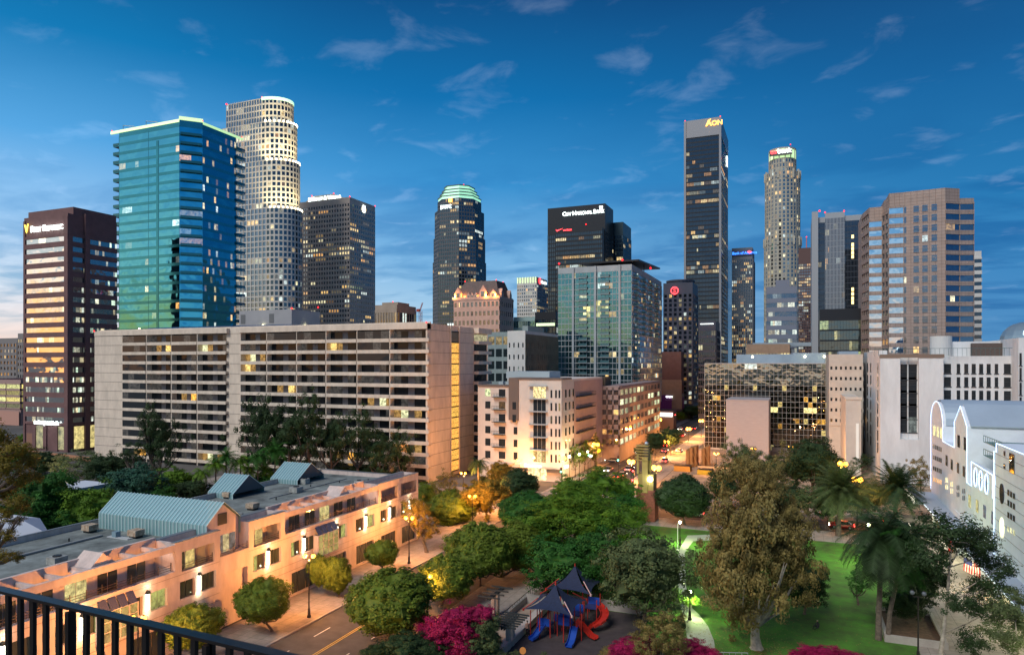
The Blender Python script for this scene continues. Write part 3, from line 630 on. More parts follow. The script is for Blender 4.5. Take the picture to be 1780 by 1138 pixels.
# ---- round tower with lit crown
v = 880.; cu_ = U(1360, v); rr0 = (U(1394, v) - U(1327, v)) / 2 - 1
r = thing('round_tower', 'tall pale cylindrical tower with stepped top and glowing lettered crown', 'skyscraper', (cu_, v, 0))
wall = MB(); wins = []; STU = mat('pale grey granite', (.40, .385, .32), .7, nscale=.1, namt=.08)
zp = 0
for k, (yt_, rr, nf) in enumerate(((418, rr0, 44), (304, rr0 - 1, 23), (281, rr0 * .74, 5), (263, rr0 * .70, 2))):
    zt = Z(yt_, cu_, v); pl = circ(cu_, v, rr, 28); wall.prism(pl, zp, zt); a0 = max(zp, 30)
    for e in range(28):
        p, q = pl[e], pl[(e + 1) % 28]
        if (p[1] + q[1]) / 2 > v + rr * .25: continue
        if k < 3: facade(wall, wins, p, q, a0, zt, max(2, round((zt - a0) / 4.6)), 1, pw=.45, sh=.3, pd=.4, sd=.3, lit=(.16 if k == 0 else .24), floorlit=.02, seg=1, ls=1.1)
    if k == 3: crz = (zp, zt, rr)
    if k < 2:
        for e in range(0, 28, 2):
            a = 2 * math.pi * e / 28; wall.box(cu_ + rr * math.cos(a) - 1.2, cu_ + rr * math.cos(a) + 1.2, v + rr * math.sin(a) - 1.2, v + rr * math.sin(a) + 1.2, zt - 8, zt + 2.5)
    zp = zt
wall.build('wall', STU, r); put_windows(r, wins, GL_BRN)
c_ = MB(); zp, zt, rr = crz; c_.prism(circ(cu_, v, rr + .5, 28), zp + 1, zt - 1.5); c_.build('crown_band', PALEBAND, r)
c_ = MB()
for e in range(28):
    a = 2 * math.pi * e / 28
    if e % 2 == 0: c_.box(cu_ + (rr + .6) * math.cos(a) - .5, cu_ + (rr + .6) * math.cos(a) + .5, v + (rr + .6) * math.sin(a) - .5, v + (rr + .6) * math.sin(a) + .5, zp, zt)
c_.prism(circ(cu_, v, rr + .9, 28), zt - 1.5, zt + .6); c_.build('crown_frame', STU, r)
MB().box(cu_ - 14, cu_ + 11, v - rr - 2, v - rr - 1.6, zp + 3, zt - 4).build('sign_board', mat('crown sign board', (.1, .1, .1)), r)
lettering(r, 'us', (cu_ - 13, v - rr - 1.6, zp + 5.6), (1, 0), 8, REDSIGN, off=.6, ext=.3); lettering(r, 'bank', (cu_ - 5, v - rr - 1.6, zp + 5.6), (1, 0), 8, WHITESIGN, off=.6, ext=.3)
beacon(r, cu_ + 9, v - 8, zt + 4, 1); MB().tube([(cu_ + 9, v - 8, zt), (cu_ + 9, v - 8, zt + 4)], .25, 5).build('mast', DARKM, r)
# ---- brown sliver between round tower and striped slab
r, wall, wins, q = block('brown_tower', 'dark brown tower sliver squeezed between the round tower and the ribbed grey slab', 'office tower', 1388, 1414, None, 432, 720, None, None, 44, 9, 2, depth=30, bot=6, top=14, pw=.35, sh=.35, lit=.3, floorlit=.2, seg=4)
done(r, wall, wins, mat('dark brown granite', (.11, .06, .055), .6), GL_BRN); MB().tube([(U(1402, 720), 725, q[4]), (U(1402, 720), 725, q[4] + 12)], .5, 5).build('mast', REDL if 0 else mat('red white mast', (.6, .2, .2)), r); beacon(r, U(1402, 720), 725, q[4] + 12, .8)
# ---- blue grey banded midrise in front of round tower
r, wall, wins, q = block('office_building', 'blue grey banded office block in front of the round tower foot', 'office building', 1332, 1385, None, 500, 470, None, None, 12, 14, 3, depth=24, bot=8, top=2, pw=.04, sh=.5, pd=.1, sd=.3, lit=.35, seg=2, ls=.7, pal=COOL)
u0, u1, v0, v1, z1 = q; wall.box(U(1348, v0), U(1372, v0), v0 + 4, v0 + 16, z1, Z(484, u1, v0)); done(r, wall, wins, mat('blue grey panel', (.17, .20, .27), .6), GL_BLUE)
# ---- ribbed grey slab tower
v = 420.; RIB = mat('pale rib stone', (.30, .34, .38), .6)
u0, u1 = U(1411, v), U(1506, v); z1 = Z(372, u1, v)
r = thing('ribbed_tower', 'tall grey slab tower with dark vertical stripes and a plain pale left end', 'office tower', ((u0 + u1) / 2, v, 0))
wall = MB(); wins = []; wall.prism(xywh(u0, u1, v, v + 30), 0, z1); wall.box(u0, U(1422, v), v - 2.5, v, 0, z1 + 3)
wall.box(U(1434, v), U(1468, v), v - 1.2, v, 0, z1 + 2, 0)
facade(wall, wins, (U(1422, v), v), (U(1434, v), v), 4, z1 - 3, 34, 6, pw=.3, sh=.12, pd=.5, sd=.1, lit=.03, m=1)
facade(wall, wins, (U(1434, v), v - 1.2), (U(1468, v), v - 1.2), 4, z1 - 1, 34, 14, pw=.5, sh=.1, pd=.7, sd=.1, lit=.05, floorlit=.03)
facade(wall, wins, (U(1468, v), v), (u1, v), 4, z1 - 3, 34, 15, pw=.22, sh=.12, pd=.5, sd=.1, lit=.02, m=1)
wall.build('wall', [RIB, mat('dark blue rib', (.045, .06, .085), .5)], r); put_windows(r, wins, GL_BLK)
rl = MB()
for y_ in (455, 469, 477, 483, 489, 502, 546, 556, 563): pass
rl = MB()
for y_ in (410, 424, 431, 438, 445, 502, 510, 518, 525): z = Z(y_, u1, v); rl.box(U(1480, v), U(1484, v), v - .7, v - .5, z - .9, z + .9)
rl.build('stair_light', mat('stair lamp', (.9, .7, .3), emit=(1, .7, .25), estr=2.2), r); beacon(r, u0 + 4, v - 1, z1 + 3, .8); beacon(r, U(1434, v), v - 1, z1 + 2, .7); beacon(r, U(1467, v), v - 1, z1 + 2, .7)
# ---- sliver behind the right brown building
r, wall, wins, q = block('white_tower', 'thin white banded tower edge peeking out behind the right brown stone tower', 'office tower', 1680, 1706, None, 440, 420, None, None, 20, 5, 3, depth=20, bot=8, top=2, pw=.0, sh=.5, lit=.05, sub=3); done(r, wall, wins, WHITE, GL_BLK)
# ---- brown stone faceted building right
ROSE = mat('rose brown granite', (.35, .275, .24), .65, nscale=.3, namt=.10)
def grid_lines(m):   # thin panel joints in the stone
    t = m.node_tree; b = t.nodes['Principled BSDF']; g = t.nodes.new('ShaderNodeNewGeometry'); s_ = t.nodes.new('ShaderNodeSeparateXYZ'); t.links.new(g.outputs['Position'], s_.inputs[0])
    a = t.nodes.new('ShaderNodeMath'); a.operation = 'ADD'; t.links.new(s_.outputs[0], a.inputs[0]); t.links.new(s_.outputs[1], a.inputs[1])
    c = t.nodes.new('ShaderNodeCombineXYZ'); t.links.new(a.outputs[0], c.inputs[0]); t.links.new(s_.outputs[2], c.inputs[1])
    br = t.nodes.new('ShaderNodeTexBrick'); br.offset = 0; br.inputs['Scale'].default_value = 1; br.inputs['Brick Width'].default_value = 1.9; br.inputs['Row Height'].default_value = 1.35; br.inputs['Mortar Size'].default_value = .05
    t.links.new(c.outputs[0], br.inputs['Vector']); old = b.inputs['Base Color'].links[0].from_socket
    mx = t.nodes.new('ShaderNodeMix'); mx.data_type = 'RGBA'; mx.inputs[7].default_value = (.12, .08, .07, 1); t.links.new(br.outputs['Fac'], mx.inputs[0]); t.links.new(old, mx.inputs[6]); t.links.new(mx.outputs[2], b.inputs['Base Color'])
grid_lines(ROSE)
v = 330.; z_ = lambda y: Z(y, U(1600, v), v); GL_SKY = glass('sky mirror glass', (.62, .72, .76), 1.0, .04, wob=.02, room=.5)
P_ = [(1499, v + 22), (1511, v + 9), (1534, v + 9), (1545.5, v + 2.), (1570, v + 2.), (1643, v), (1668, v + 4), (1693, v + 6)]
pl = [(U(x, y), y) for x, y in P_]
r = thing('stone_tower', 'faceted rose brown stone tower with mirror ribbon windows, right of centre skyline', 'office tower', (pl[3][0], v + 25, 0))
z1 = z_(330); full = pl + [(pl[-1][0] + 6, v + 40), (pl[0][0], v + 45)]
wall = MB(); wall.prism(full, 0, z1 - 4); wall.prism([pl[3], pl[4], pl[5], pl[6], (pl[6][0], v + 30), (pl[3][0], v + 30)], z1 - 4, z1); wall.prism([(pl[2][0] + .5, v + 8), (pl[3][0] - .05, v + 3), (pl[3][0] - .05, v + 30), (pl[2][0] + .5, v + 30)], z1 - 4, z1 - 1.6)
zf0 = 14; nf = 20; zf1 = z_(353)
w1 = []; w2 = []; w3 = []
facade(wall, w2, pl[0], pl[1], zf0, zf1, nf, 4, pw=.15, sh=.5, pd=.2, sd=.35, lit=.05)
facade(wall, w1, pl[1], pl[2], zf0, zf1 - 4, nf, 2, pw=.0, sh=.42, pd=.2, sd=.35, lit=.0, merge=2)
facade(wall, w3, pl[2], pl[3], zf0, zf1 - 2, nf, 2, pw=.25, sh=.42, pd=.3, sd=.35, lit=.03)
facade(wall, w1, pl[3], pl[4], zf0, zf1, nf, 3, pw=.0, sh=.42, pd=.2, sd=.35, lit=.0, merge=3)
# square windows in threes in the wide stone face
a, b = pl[4], pl[5]; L_ = math.hypot(b[0] - a[0], b[1] - a[1]); d = ((b[0] - a[0]) / L_, (b[1] - a[1]) / L_); n_ = (d[1], -d[0]); fh = (zf1 - zf0) / nf
wall_fr = MB()
for j in range(nf):
    z = zf0 + j * fh + fh * .2
    for c0, wd in ((.02, .055), (.25, .13), (.46, .13), (.68, .13)):
        lc = litc(.1); w3.append([(fquad(a, d, n_, L_ * c0, L_ * (c0 + wd), z, z + fh * .62, .04), lc)])
        if wd > .1: fbox(wall_fr, a, d, n_, L_ * c0 - .15, L_ * (c0 + wd) + .15, z - .2, z - .02, .0, .16); fbox(wall_fr, a, d, n_, L_ * c0, L_ * (c0 + wd), z + fh * .4, z + fh * .4 + .15, .0, .12)
for p, q in ((5, 6), (6, 7)): facade(wall, w3, pl[p], pl[q], zf0, zf1, nf, 2, pw=.1, sh=.42, pd=.2, sd=.35, lit=.05, sub=3, merge=2)
wall.build('wall', ROSE, r); wall_fr.build('window_trim', ROSE, r)
put_windows(r, w1, GL_SKY, lim=60); put_windows(r, w3, GL_BLUE, lim=40); put_windows(r, w2, GL_BRN, lim=0)
# ---- dark glass block left of it
r, wall, wins, q = block('glass_block', 'dark green glass block with a black top band, in front of the ribbed grey slab', 'office building', 1425, 1497, None, 540, 360, None, None, 9, 14, 3, depth=20, bot=8, top=4, pw=.06, sh=.16, pd=.1, sd=.08, lit=.22, seg=3, ls=.5, pal=[(.9, .8, .35), (.6, .7, .3)])
done(r, wall, wins, BLACK, GL_CON2)
# ---- left edge distance: towers and lit parking block
r, wall, wins, q = block('office_building', 'grey stepped office block at the far left edge of the skyline', 'office building', -40, 30, None, 590, 330, None, None, 9, 12, 3, depth=30, bot=8, top=2, pw=.5, sh=.5, lit=.12); done(r, wall, wins, mat('grey plaster', (.20, .19, .19), .8), GL_BRN)
r, wall, wins, q = block('office_building', 'taller grey block sliver just left of the brown bank tower', 'office building', 31, 47, None, 582, 310, None, None, 10, 4, 3, depth=30, bot=8, top=2, pw=.5, sh=.5, lit=.15); done(r, wall, wins, mat('grey plaster', (.20, .19, .19), .8), GL_BRN)
v = 225.
r, wall, wins, q = block('parking_garage', 'open parking garage with bright yellow lit decks at the left edge', 'parking garage', -60, 36, None, 664, v, None, None, 4, 4, 2, depth=30, bot=8.2, top=.6, pw=.04, sh=.34, pd=.3, sd=.3, lit=.95, seg=5, pal=[(1, .85, .25), (.9, .9, .35)], ls=1.0); done(r, wall, wins, mat('pinkish concrete', (.34, .23, .21), .8), glass('garage interior', (.1, .1, .08), .1, .6, room=1.5))
u0, u1, v0, v1, z1 = q; MB().box(u0, u1, v0 - .9, v0 - .6, 0, 7.2).build('base_wall', mat('salmon wall', (.45, .25, .2), .8), r)
# ================================================================== near buildings
GLN = glass('flat window glass', (.028, .034, .04), .12, .07, room=1.6)
# ---- long apartment slab with balconies
APT = mat('beige slab concrete', (.64, .55, .455), .8, nscale=.5, namt=.11, stretch=(1, 1, .35))
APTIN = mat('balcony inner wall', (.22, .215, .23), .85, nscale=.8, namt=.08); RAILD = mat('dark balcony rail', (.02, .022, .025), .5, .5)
v = G(742, 840)[1]; u1 = U(742, v); ua = U(160, v); ub = U(212, v); uc = U(389, v); ud = U(416, v); zt = Z(560, u1, v) - .2; nf = 13
v1 = V(846, u1)
r = thing('slab_apartments', 'long beige apartment slab with rows of balconies and a lit stair strip up its end', 'apartment block', ((ua + u1) / 2, (v + v1) / 2, 0))
z0 = 1.2; fh = (zt - 1.6 - z0) / nf
wall = MB()
wall.box(ua, u1, v + 2.2, v1, 0, zt, 0)                       # core
wall.box(ua, ub, v + .9, v + 2.2, 0, zt); wall.box(uc, ud, v + 1.1, v + 2.2, 0, zt)
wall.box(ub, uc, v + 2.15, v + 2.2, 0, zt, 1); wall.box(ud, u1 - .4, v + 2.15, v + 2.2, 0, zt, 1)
wall.box(u1 - .5, u1, v + .3, v + 2.2, 0, zt)
wall.box(ub - .2, uc + 1.2, v - .1, v + 2.2, zt - 1.5, zt); wall.box(ud, u1, v - .1, v + 2.2, zt - 1.5, zt); wall.box(ua, ub - .2, v + .8, v + .9, zt - 1.5, zt + .0)
wall.box(ua + .3, u1 - .3, v + 2.3, v + 2.7, zt, zt + .5)
baysL = [ub + (uc - ub) * k / 4 for k in range(5)]
xr = [417, 463, 515, 566, 620, 677, 741]; baysR = [U(x, v) for x in xr]
for bs in (baysL, baysR):
    for k, x in enumerate(bs[:-1] if bs is baysL else bs[:-1]): wall.box(x - .14, x + .14, v + .15, v + 2.15, 0, zt - 1.5)
joint = MB()
for j in range(1, nf + 1):
    z = z0 + j * fh - .1
    joint.box(ua - .01, ub, v + .86, v + .9, z, z + .09); joint.box(uc + 1.3, ud, v + 1.06, v + 1.1, z, z + .09); joint.box(u1, u1 + .04, v, v1 - 9.5, z, z + .09)
joint.build('wall_joint', mat('dark slab joint', (.16, .14, .13), .9), r)  # dark strips along the floor joints of the slab
bals = []; glz = []
for bs in (baysL, baysR):
    for k in range(len(bs) - 1):
        for j in range(nf):
            z = z0 + j * fh; x0, x1 = bs[k] + .16, bs[k + 1] - .16; ext = .9 if (k == len(bs) - 2) else 0
            enclosed = (j == 12 and bs is baysR and k in (1, 2, 4)) or (bs is baysL and k in (0, 2) and j > 10) or (j > 9 and bs is baysR and k == 4) or (bs is baysL and k == 0)
            b = MB(); b.box(x0, x1 + ext, v - .05, v + .12, z - .25, z + .72, 0); b.box(x0, x1 + ext, v + .12, v + 2.15, z - .25, z - .05, 0)
            if ext: b.box(x1 + ext - .15, x1 + ext, v + .12, v + 1.05, z - .25, z + .72, 0)
            if not enclosed: b.box(x0, x1, v + .0, v + .05, z + .98, z + 1.05, 1)
            bals.append(b)
            # what closes the flat: sliding doors and panels
            lit_ = rnd.random() < .13; which = rnd.randint(0, 3); w_ = (x1 - x0) / 5
            off = .05 if enclosed else 2.1; za, zb = (z + .74, z + fh - .28) if enclosed else (z, z + fh - .3)
            q = []
            segs = ((0, 1), (1, 2), (2.9, 3.9), (3.9, 5)) if not enclosed else ((0, 1.25), (1.25, 2.5), (2.5, 3.75), (3.75, 5))
            for t, (a, c) in enumerate(segs):
                col = (0, 0, 0)
                if lit_ and t == which: col = rnd.choice([(1.3, .62, .10), (1.2, .80, .25), (.9, .9, .5), (1.1, .4, .1)])
                elif lit_ and abs(t - which) == 1: col = (.35, .2, .06)
                elif rnd.random() < .25: col = (.05, .045, .04)  # faint glow on unlit panes stands in for curtains
                q.append(([(x0 + a * w_, v + off, za), (x0 + c * w_, v + off, za), (x0 + c * w_, v + off, zb), (x0 + a * w_, v + off, zb)], col))
            glz += [q] if enclosed else [q[:2], q[2:]]
for b in bals[:100]: b.build('balcony', [APT, RAILD], r)
mm = MB()
for b in bals[100:]:
    i = len(mm.v); mm.v += b.v; mm.f += [tuple(i + k for k in f) for f in b.f]; mm.m += b.m; mm.c += b.c
tag(mm.build('balcony_field', [APT, RAILD], r), kind='stuff')
put_windows(r, glz, GLN, name='sliding_door')
# the end wall: stair strip and side balconies
va, vb = V(783, u1), V(797, u1); vs = V(823, u1)
wall.box(u1 - .02, u1 + .35, va + .0 - .4, va, 0, zt); wall.box(u1 - .02, u1 + .35, vb, vb + .4, 0, zt)
wall.box(u1 - .02, u1 + .3, v + 8, v + 8.2, 0, 0.1)
for j in range(nf + 1):
    z = z0 + j * fh; wall.box(u1, u1 + .12, va, vb, z - .25, z + .1, 2)
    if j < nf:
        MB().quad([(u1 + .05, va, z + .1), (u1 + .05, vb, z + .1), (u1 + .05, vb, z + fh - .25), (u1 + .05, va, z + fh - .25)], 0, (.9 + .3 * rnd.random(), .50, .09) if j < 12 else (.02, .02, .02)).build('stair_window', glass('stair glass', (.1, .08, .05), .1, .4, room=2.2), r)
        wall.box(u1 + .05, u1 + .1, va, vb, z + 1.3, z + 1.36, 2)
        b = MB(); b.box(u1 + 1.6, u1 + 1.78, vs, v1, z - .25, z + .72, 0); b.box(u1, u1 + 1.6, vs, v1, z - .25, z - .05, 0); b.box(u1, u1 + 1.6, vs, vs + .15, z - .05, z + .72, 0); b.box(u1 + 1.66, u1 + 1.7, vs, v1, z + .98, z + 1.04, 1); b.build('side_balcony', [APT, RAILD], r)
        MB().quad([(u1 + .06, vs + .3, z), (u1 + .06, v1, z), (u1 + .06, v1, z + fh - .3), (u1 + .06, vs + .3, z + fh - .3)], 0, litc(.2)).build('side_glazing', GLN, r)
wall.box(u1, u1 + 1.78, vs, v1, zt - 1.6, zt - .01)
wall.build('wall', [APT, APTIN, DARKM], r)
# penthouse
PH = mat('grey plant room', (.30, .31, .33), .8, nscale=.2, namt=.06)
pu0, pu1 = U(416, v + 6), U(507, v + 6); zp = Z(537, pu1, v + 6); pm = MB(); pm.box(pu0, pu1, v + 6, V(556, pu1), zt, zp)
for a in (.03, .58): pm.box(pu0 + (pu1 - pu0) * a, pu0 + (pu1 - pu0) * (a + .09), v + 5.95, v + 6, zt + 1.6, zp - 1.2, 1)
pm.build('plant_room', [PH, mat('louvre grey', (.12, .13, .14), .7)], r)
FL = mat('flood lamp glow', (1, .9, .6), emit=(1, .9, .5), estr=12)
for x_, yy in ((457, 559), (523, 556), (242, 563)): u_ = U(x_, v + 5.6 if x_ != 523 else v + 14); MB().ball((u_ if x_ != 523 else pu1 + .3, v + 5.6 if x_ != 523 else v + 12, zt + 1.0), .28, 0, 10, 6, .6).build('roof_lamp', FL, r)
for x_, yy, k in ((507, 533, zp), (553, 540, zp), (162, 566, zt), (740, 556, zt)): beacon(r, U(x_, v + (6 if k == zp else .5)), v + (6 if k == zp else .8), k, .38)
sp = MB()
for k in range(26): a = U(255, v + 4) + k * 2.3; sp.prof([(v + 3.2, zt + .25), (v + 5, zt + 1.0), (v + 5, zt + 1.06), (v + 3.2, zt + .31)], 'x', a, a + 2.1)
so_ = sp.build('solar_panels', mat('solar panel', (.06, .12, .24), .2, .3), r)
# ---- beige corner midrise
CREAM = mat('cream stucco', (.60, .55, .50), .8, nscale=.6, namt=.05); BRNF = mat('brown metal fascia', (.14, .11, .095), .6)
v = G(976, 838)[1]; u1 = U(976, v); u0 = U(846, v) - 3; v1 = V(1047, u1); zt = Z(660, u1, v); zl = Z(672, U(880, v), v)
r = thing('corner_apartments', 'cream corner apartment building with brown framed roofline and lit ground floor shop', 'apartment block', ((u0 + u1) / 2, v + 18, 0))
um = U(900, v); wall = MB(); wall.box(um, u1, v, v1, 0, zt); wall.box(u0, um, v + .6, v1, 0, zl); wall.box(um - 2.6, u1 + .25, v - .25, v1 * .2 + v * .8, zt, zt + .45, 1)
wall.box(u0, um - 2.6, v + .3, v + 5, zl, zl + .45, 1); wall.box(um - 2.6, um + .3, v - .3, v + .6, zt - 11.2, zt, 1)
z0 = 5.0; fh = (zt - 1.6 - z0) / 6; wins = []
def wq(mb, a0, a1, z_a, z_b, o, c=(0, 0, 0)): wins.append([(fquad((0, v), (1, 0), (0, -1), a0, a1, z_a, z_b, o), c)])
uu = lambda x: U(x, v)
for j in range(6):
    z = z0 + j * fh; top = j == 5
    if j < 5 or True:
        wq(0, uu(864) + .3, uu(877), z + .3, z + 2.3, -.56, litc(.12))
        b = MB(); bx0, bx1 = uu(856), uu(877.5); b.box(bx0, bx1, v - .6, v + .6, z + .0, z + .12)
        for k in range(9): xx = bx0 + (bx1 - bx0) * k / 8; b.box(xx, xx + .05, v - .6, v - .55, z + .12, z + 1.1)
        b.box(bx0, bx1, v - .62, v - .54, z + 1.1, z + 1.16)
        if j > 0: b.build('balcony', RAILD, r)
    wq(0, uu(842), uu(851), z + .3, z + 2.3, -.56, (.7, .8, .4) if top else litc(.05))
    if j < 5: wq(0, uu(891.5), uu(898), z + .3, z + 2.3, .33 if j > 2 else -.56)
    # big bay window
    c = (1.3, 1.0, .45) if top else ((.45, .30, .10) if j == 0 else (0, 0, 0))
    for t in range(3): wq(0, uu(927) + t * (uu(949) - uu(927)) / 3 + .06, uu(927) + (t + 1) * (uu(949) - uu(927)) / 3 - .06, z + .1, z + fh - .35, .08, c if t != 1 or j else (.9, .7, .3))
    b = MB(); b.box(uu(920), uu(952), v - 1.0, v, z + fh - .26, z + fh - .1); b.build('window_canopy', mat('pale steel', (.45, .48, .52), .4, .5), r)
    for x_ in (957, 965, 971):
        wins.append([(fquad((0, v), (1, 0), (0, -1), uu(x_), uu(x_ + 3), z + .2, z + 2.3, .05), litc(.15, s=.7))])
    # long side
    for t in range(11):
        y0_ = v + 3 + t * (v1 - v - 5) / 11; wd = 2.2 if t in (3, 4, 5, 6, 7) else 1.3
        wins.append([(fquad((u1, 0), (0, 1), (1, 0), y0_, y0_ + wd, z + .2, z + 2.3, .05), litc(.07, s=.8))])
    b = MB(); ya, yb = v + 3 + 3 * (v1 - v - 5) / 11 - .5, v + 3 + 8 * (v1 - v - 5) / 11; b.box(u1, u1 + 1.3, ya, yb, z - .12, z + .06); b.box(u1 + 1.22, u1 + 1.3, ya, yb, z + 1.05, z + 1.12)
    for k in range(26): yy = ya + (yb - ya) * k / 25; b.box(u1 + 1.24, u1 + 1.28, yy, yy + .05, z + .06, z + 1.05)
    b.build('long_balcony', RAILD, r)
w = MB(); wall.box(u1 - .02, u1 + .12, v + 11, v1, 4.6, zt - .6, 2)
wins2 = wins[:]; put_windows(r, wins2, GLN)
wall.build('wall', [CREAM, BRNF, mat('mauve stucco', (.36, .28, .27), .8, nscale=.6, namt=.06)], r)
sh = MB()
for a, b_ in ((918, 927), (928, 938), (940, 950)): sh.quad(fquad((0, v), (1, 0), (0, -1), uu(a), uu(b_), .2, 3.4, .06), 0, (1.3, 1.05, .5))
sh.quad(fquad((u1, 0), (0, 1), (1, 0), v + .6, v + 2.6, .2, 3.3, .06), 0, (1.2, .9, .4)); tag(sh.build('shop_window', glass('shop glass', (.1, .1, .1), .1, .4, room=1.5), r))
MB().box(uu(895), u1 + 1.4, v - 2.2, v, 3.7, 3.95).build('shop_canopy', mat('pale steel', (.45, .48, .52)), r)
MB().box(uu(862), uu(895) - .3, v - 1.6, v + .55, 4.2, 4.45).build('entry_canopy', mat('pale steel', (.45, .48, .52)), r)
lettering(r, 'Downtown', (uu(917), v - 2.2, 4.0), (1, 0), 1.05, WHITESIGN, off=.05); lettering(r, 'Market', (u1 + 1.4, v - 1.5, 4.0), (0, 1), 1.0, WHITESIGN, off=.05)
pb = MB(); pb.box(U(880, v + 14), U(955, v + 14), v + 14, v + 24, zt, zt + 2.0)
for k in range(6): pb.box(u0 + 4 + k * 2.2, u0 + 5.4 + k * 2.2, v + 6, v + 7.5, zl, zl + 1.3)
pb.build('roof_plant', mat('pale roof plant', (.36, .44, .48), .7), r)
# dark party wall and mauve parking front
r = thing('infill_building', 'windowless dark olive infill wall right beside the cream corner apartments', 'building', (-57, 209, 0))
MB().box(-75, u1 + .8, v1 + .5, v1 + 8, 0, Z(655, u1, v1)).build('wall', mat('dark olive wall', (.055, .05, .04), .8, nscale=.3, namt=.2), r)
# ---- pinkish stone block with purple banner
v = 390.; u0, u1 = U(1150, v), U(1184, v); v1 = V(1222, u1) if T(1222) < 0 else v + 60; zt = Z(611, u1, v)
r = thing('stone_block', 'red brown stone block with purple banner and small square windows on its right side', 'building', ((u0 + u1) / 2, v + 20, 0))
RBR = mat('red brown stone', (.17, .085, .075), .75, nscale=.5, namt=.12); v1 = min(v1, v + 75)
wall = MB(); wins = []; wall.box(u0, u1, v, v1, 0, zt); wall.box(u0 - 4, u1 + 1, v - 6, v, 0, 6); z_ = lambda y: Z(y, u1, v)
facade(wall, wins, (u1, v + 14), (u1, v1 - 8), z_(662), z_(625), 4, 9, pw=.4, sh=.4, pd=.12, sd=.1, lit=0)
facade(wall, wins, (u1, v + 2), (u1, v1 - 2), z_(684), z_(670), 1, 16, pw=.25, sh=.1, pd=.3, sd=.3, lit=.1)
wall.box(u1, u1 + .3, v, v1, 0, z_(685), 1); wall.box(u0, u1 + .3, v - .3, v, 0, z_(660), 1)
wall.build('wall', [RBR, mat('tan stone', (.34, .24, .17), .8, nscale=.5, namt=.1)], r); put_windows(r, wins, GLN)
PUR = mat('purple banner cloth', (.16, .02, .16), .7)
b = MB().box(U(1148, v), U(1168, v), v - .8, v - .6, z_(712), z_(687)).build('banner', PUR, r)
lettering(b, 'GR:IN', (U(1158, v), v - .9, z_(691)), (1, 0), 1.4, WHITESIGN, off=.1); lettering(b, 'MUSEUM', (U(1157, v), v - .9, z_(696)), (1, 0), 1.1, mat('pale violet ink', (.4, .2, .4)), off=.1)
yb_ = V(1181, U(1181, v)) if 0 else v; MB().box(u1 + .5, u1 + .7, v + 2, v + 5, z_(711), z_(690)).build('side_banner', PUR, r)
wl = thing('garden_wall', 'tan stone retaining wall above the dark hedge at the street bend', 'wall', (u1 + 3, v1 + 12, 0)); MB().box(u1 - 2, U(1226, v1 + 6) + 3, v1 + 6, v1 + 8, 0, Z(680, u1, v1)).build('wall', mat('tan stone', (.34, .24, .17)), wl)
sg = thing('lit_canopy_sign', 'bright cyan-white lit canopy fascia above the far street corner', 'sign', (U(1157, 330), 330, 0)); s_ = MB().box(U(1146, 330), U(1169, 330), 329.4, 329.9, Z(723, -60, 330), Z(717, -60, 330)).build('light_panel', WHITESIGN, sg); MB().box(U(1144, 330), U(1171, 330), 329.9, 338, 0, Z(714, -60, 330)).build('canopy_block', mat('dark shopfront', (.08, .06, .07)), sg)
# ---- mirrored grid building
v = 262.; u0, u1 = U(1225, v), U(1443, v); zt = Z(631, u1 - 20, v)
r = thing('mirror_glass_building', 'wide mirrored glass building with a fine white grid, a plain concrete block standing before it', 'office building', ((u0 + u1) / 2, v + 15, 0))
wall = MB(); wins = []; wall.box(u0, u1, v, v + 45, 0, zt)
GL_GRID = glass('bronze mirror glass', (.085, .09, .088), 1.0, .05, wob=.06, wscale=.3, room=1.6)
def grid_sparkle(i, j, t, k):  # pane glow: lit rooms plus painted sparkle of the reflected skyline
    c = rnd.random(); m_ = mnoise.noise(Vector((i * .35, j * .5, 3.1)))
    if m_ > .25 and c < .22: return rnd.choice([(.7, .36, .06), (.35, .3, .12), (.4, .2, .03)])
    if j == 7 and (i % 9) > 5: return (1.2, 1.0, .4)
    if c < .03: return (.6, .45, .15)
    return None
hi = []; zsp = .6 + (zt - .8) * 12 / 16
facade(wall, hi, (u0, v), (u1, v), zsp, zt - .2, 4, 30, pw=.055, sh=.055, pd=.10, sd=.09, lit=.03, ls=.8); put_windows(r, hi, glass('sky toned mirror glass', (.33, .37, .33), 1.0, .05, wob=.05, wscale=.25, room=1.2), lim=40)  # paler upper glass: the pale sky's reflection put into its colour
facade(wall, wins, (u0, v), (u1, v), .6, zsp, 12, 30, pw=.055, sh=.055, pd=.10, sd=.09, lit=.0, merge=1, colfn=grid_sparkle)
facade(wall, wins, (u0, v + 30), (u0, v), .6, zt - .2, 16, 18, pw=.055, sh=.055, pd=.10, sd=.09, lit=.3, merge=1)
wall.build('wall', mat('pale mullion', (.42, .40, .38), .5), r); put_windows(r, wins, GL_GRID, lim=60)
rf = MB(); rf.box(U(1280, v + 20), U(1378, v + 20), v + 20, v + 34, zt, Z(615, u1, v + 20)); rf.box(U(1378, v + 12), U(1436, v + 12), v + 12, v + 34, zt, Z(613, u1, v + 12))
rf.build('roof_plant', mat('blue grey plant', (.28, .36, .44), .7, nscale=.3, namt=.08), r)
for x_ in (1308, 1399, 1433): MB().ball((U(x_, v + 10), v + 10, zt + 2.4), .4, 0, 8, 6).build('roof_lamp', FL, r)
v2 = 238.; a, b = U(1262, v2), U(1336, v2); r2 = thing('concrete_block', 'plain pinkish grey concrete block in front of the mirrored glass building', 'building', ((a + b) / 2, v2 + 8, 0))
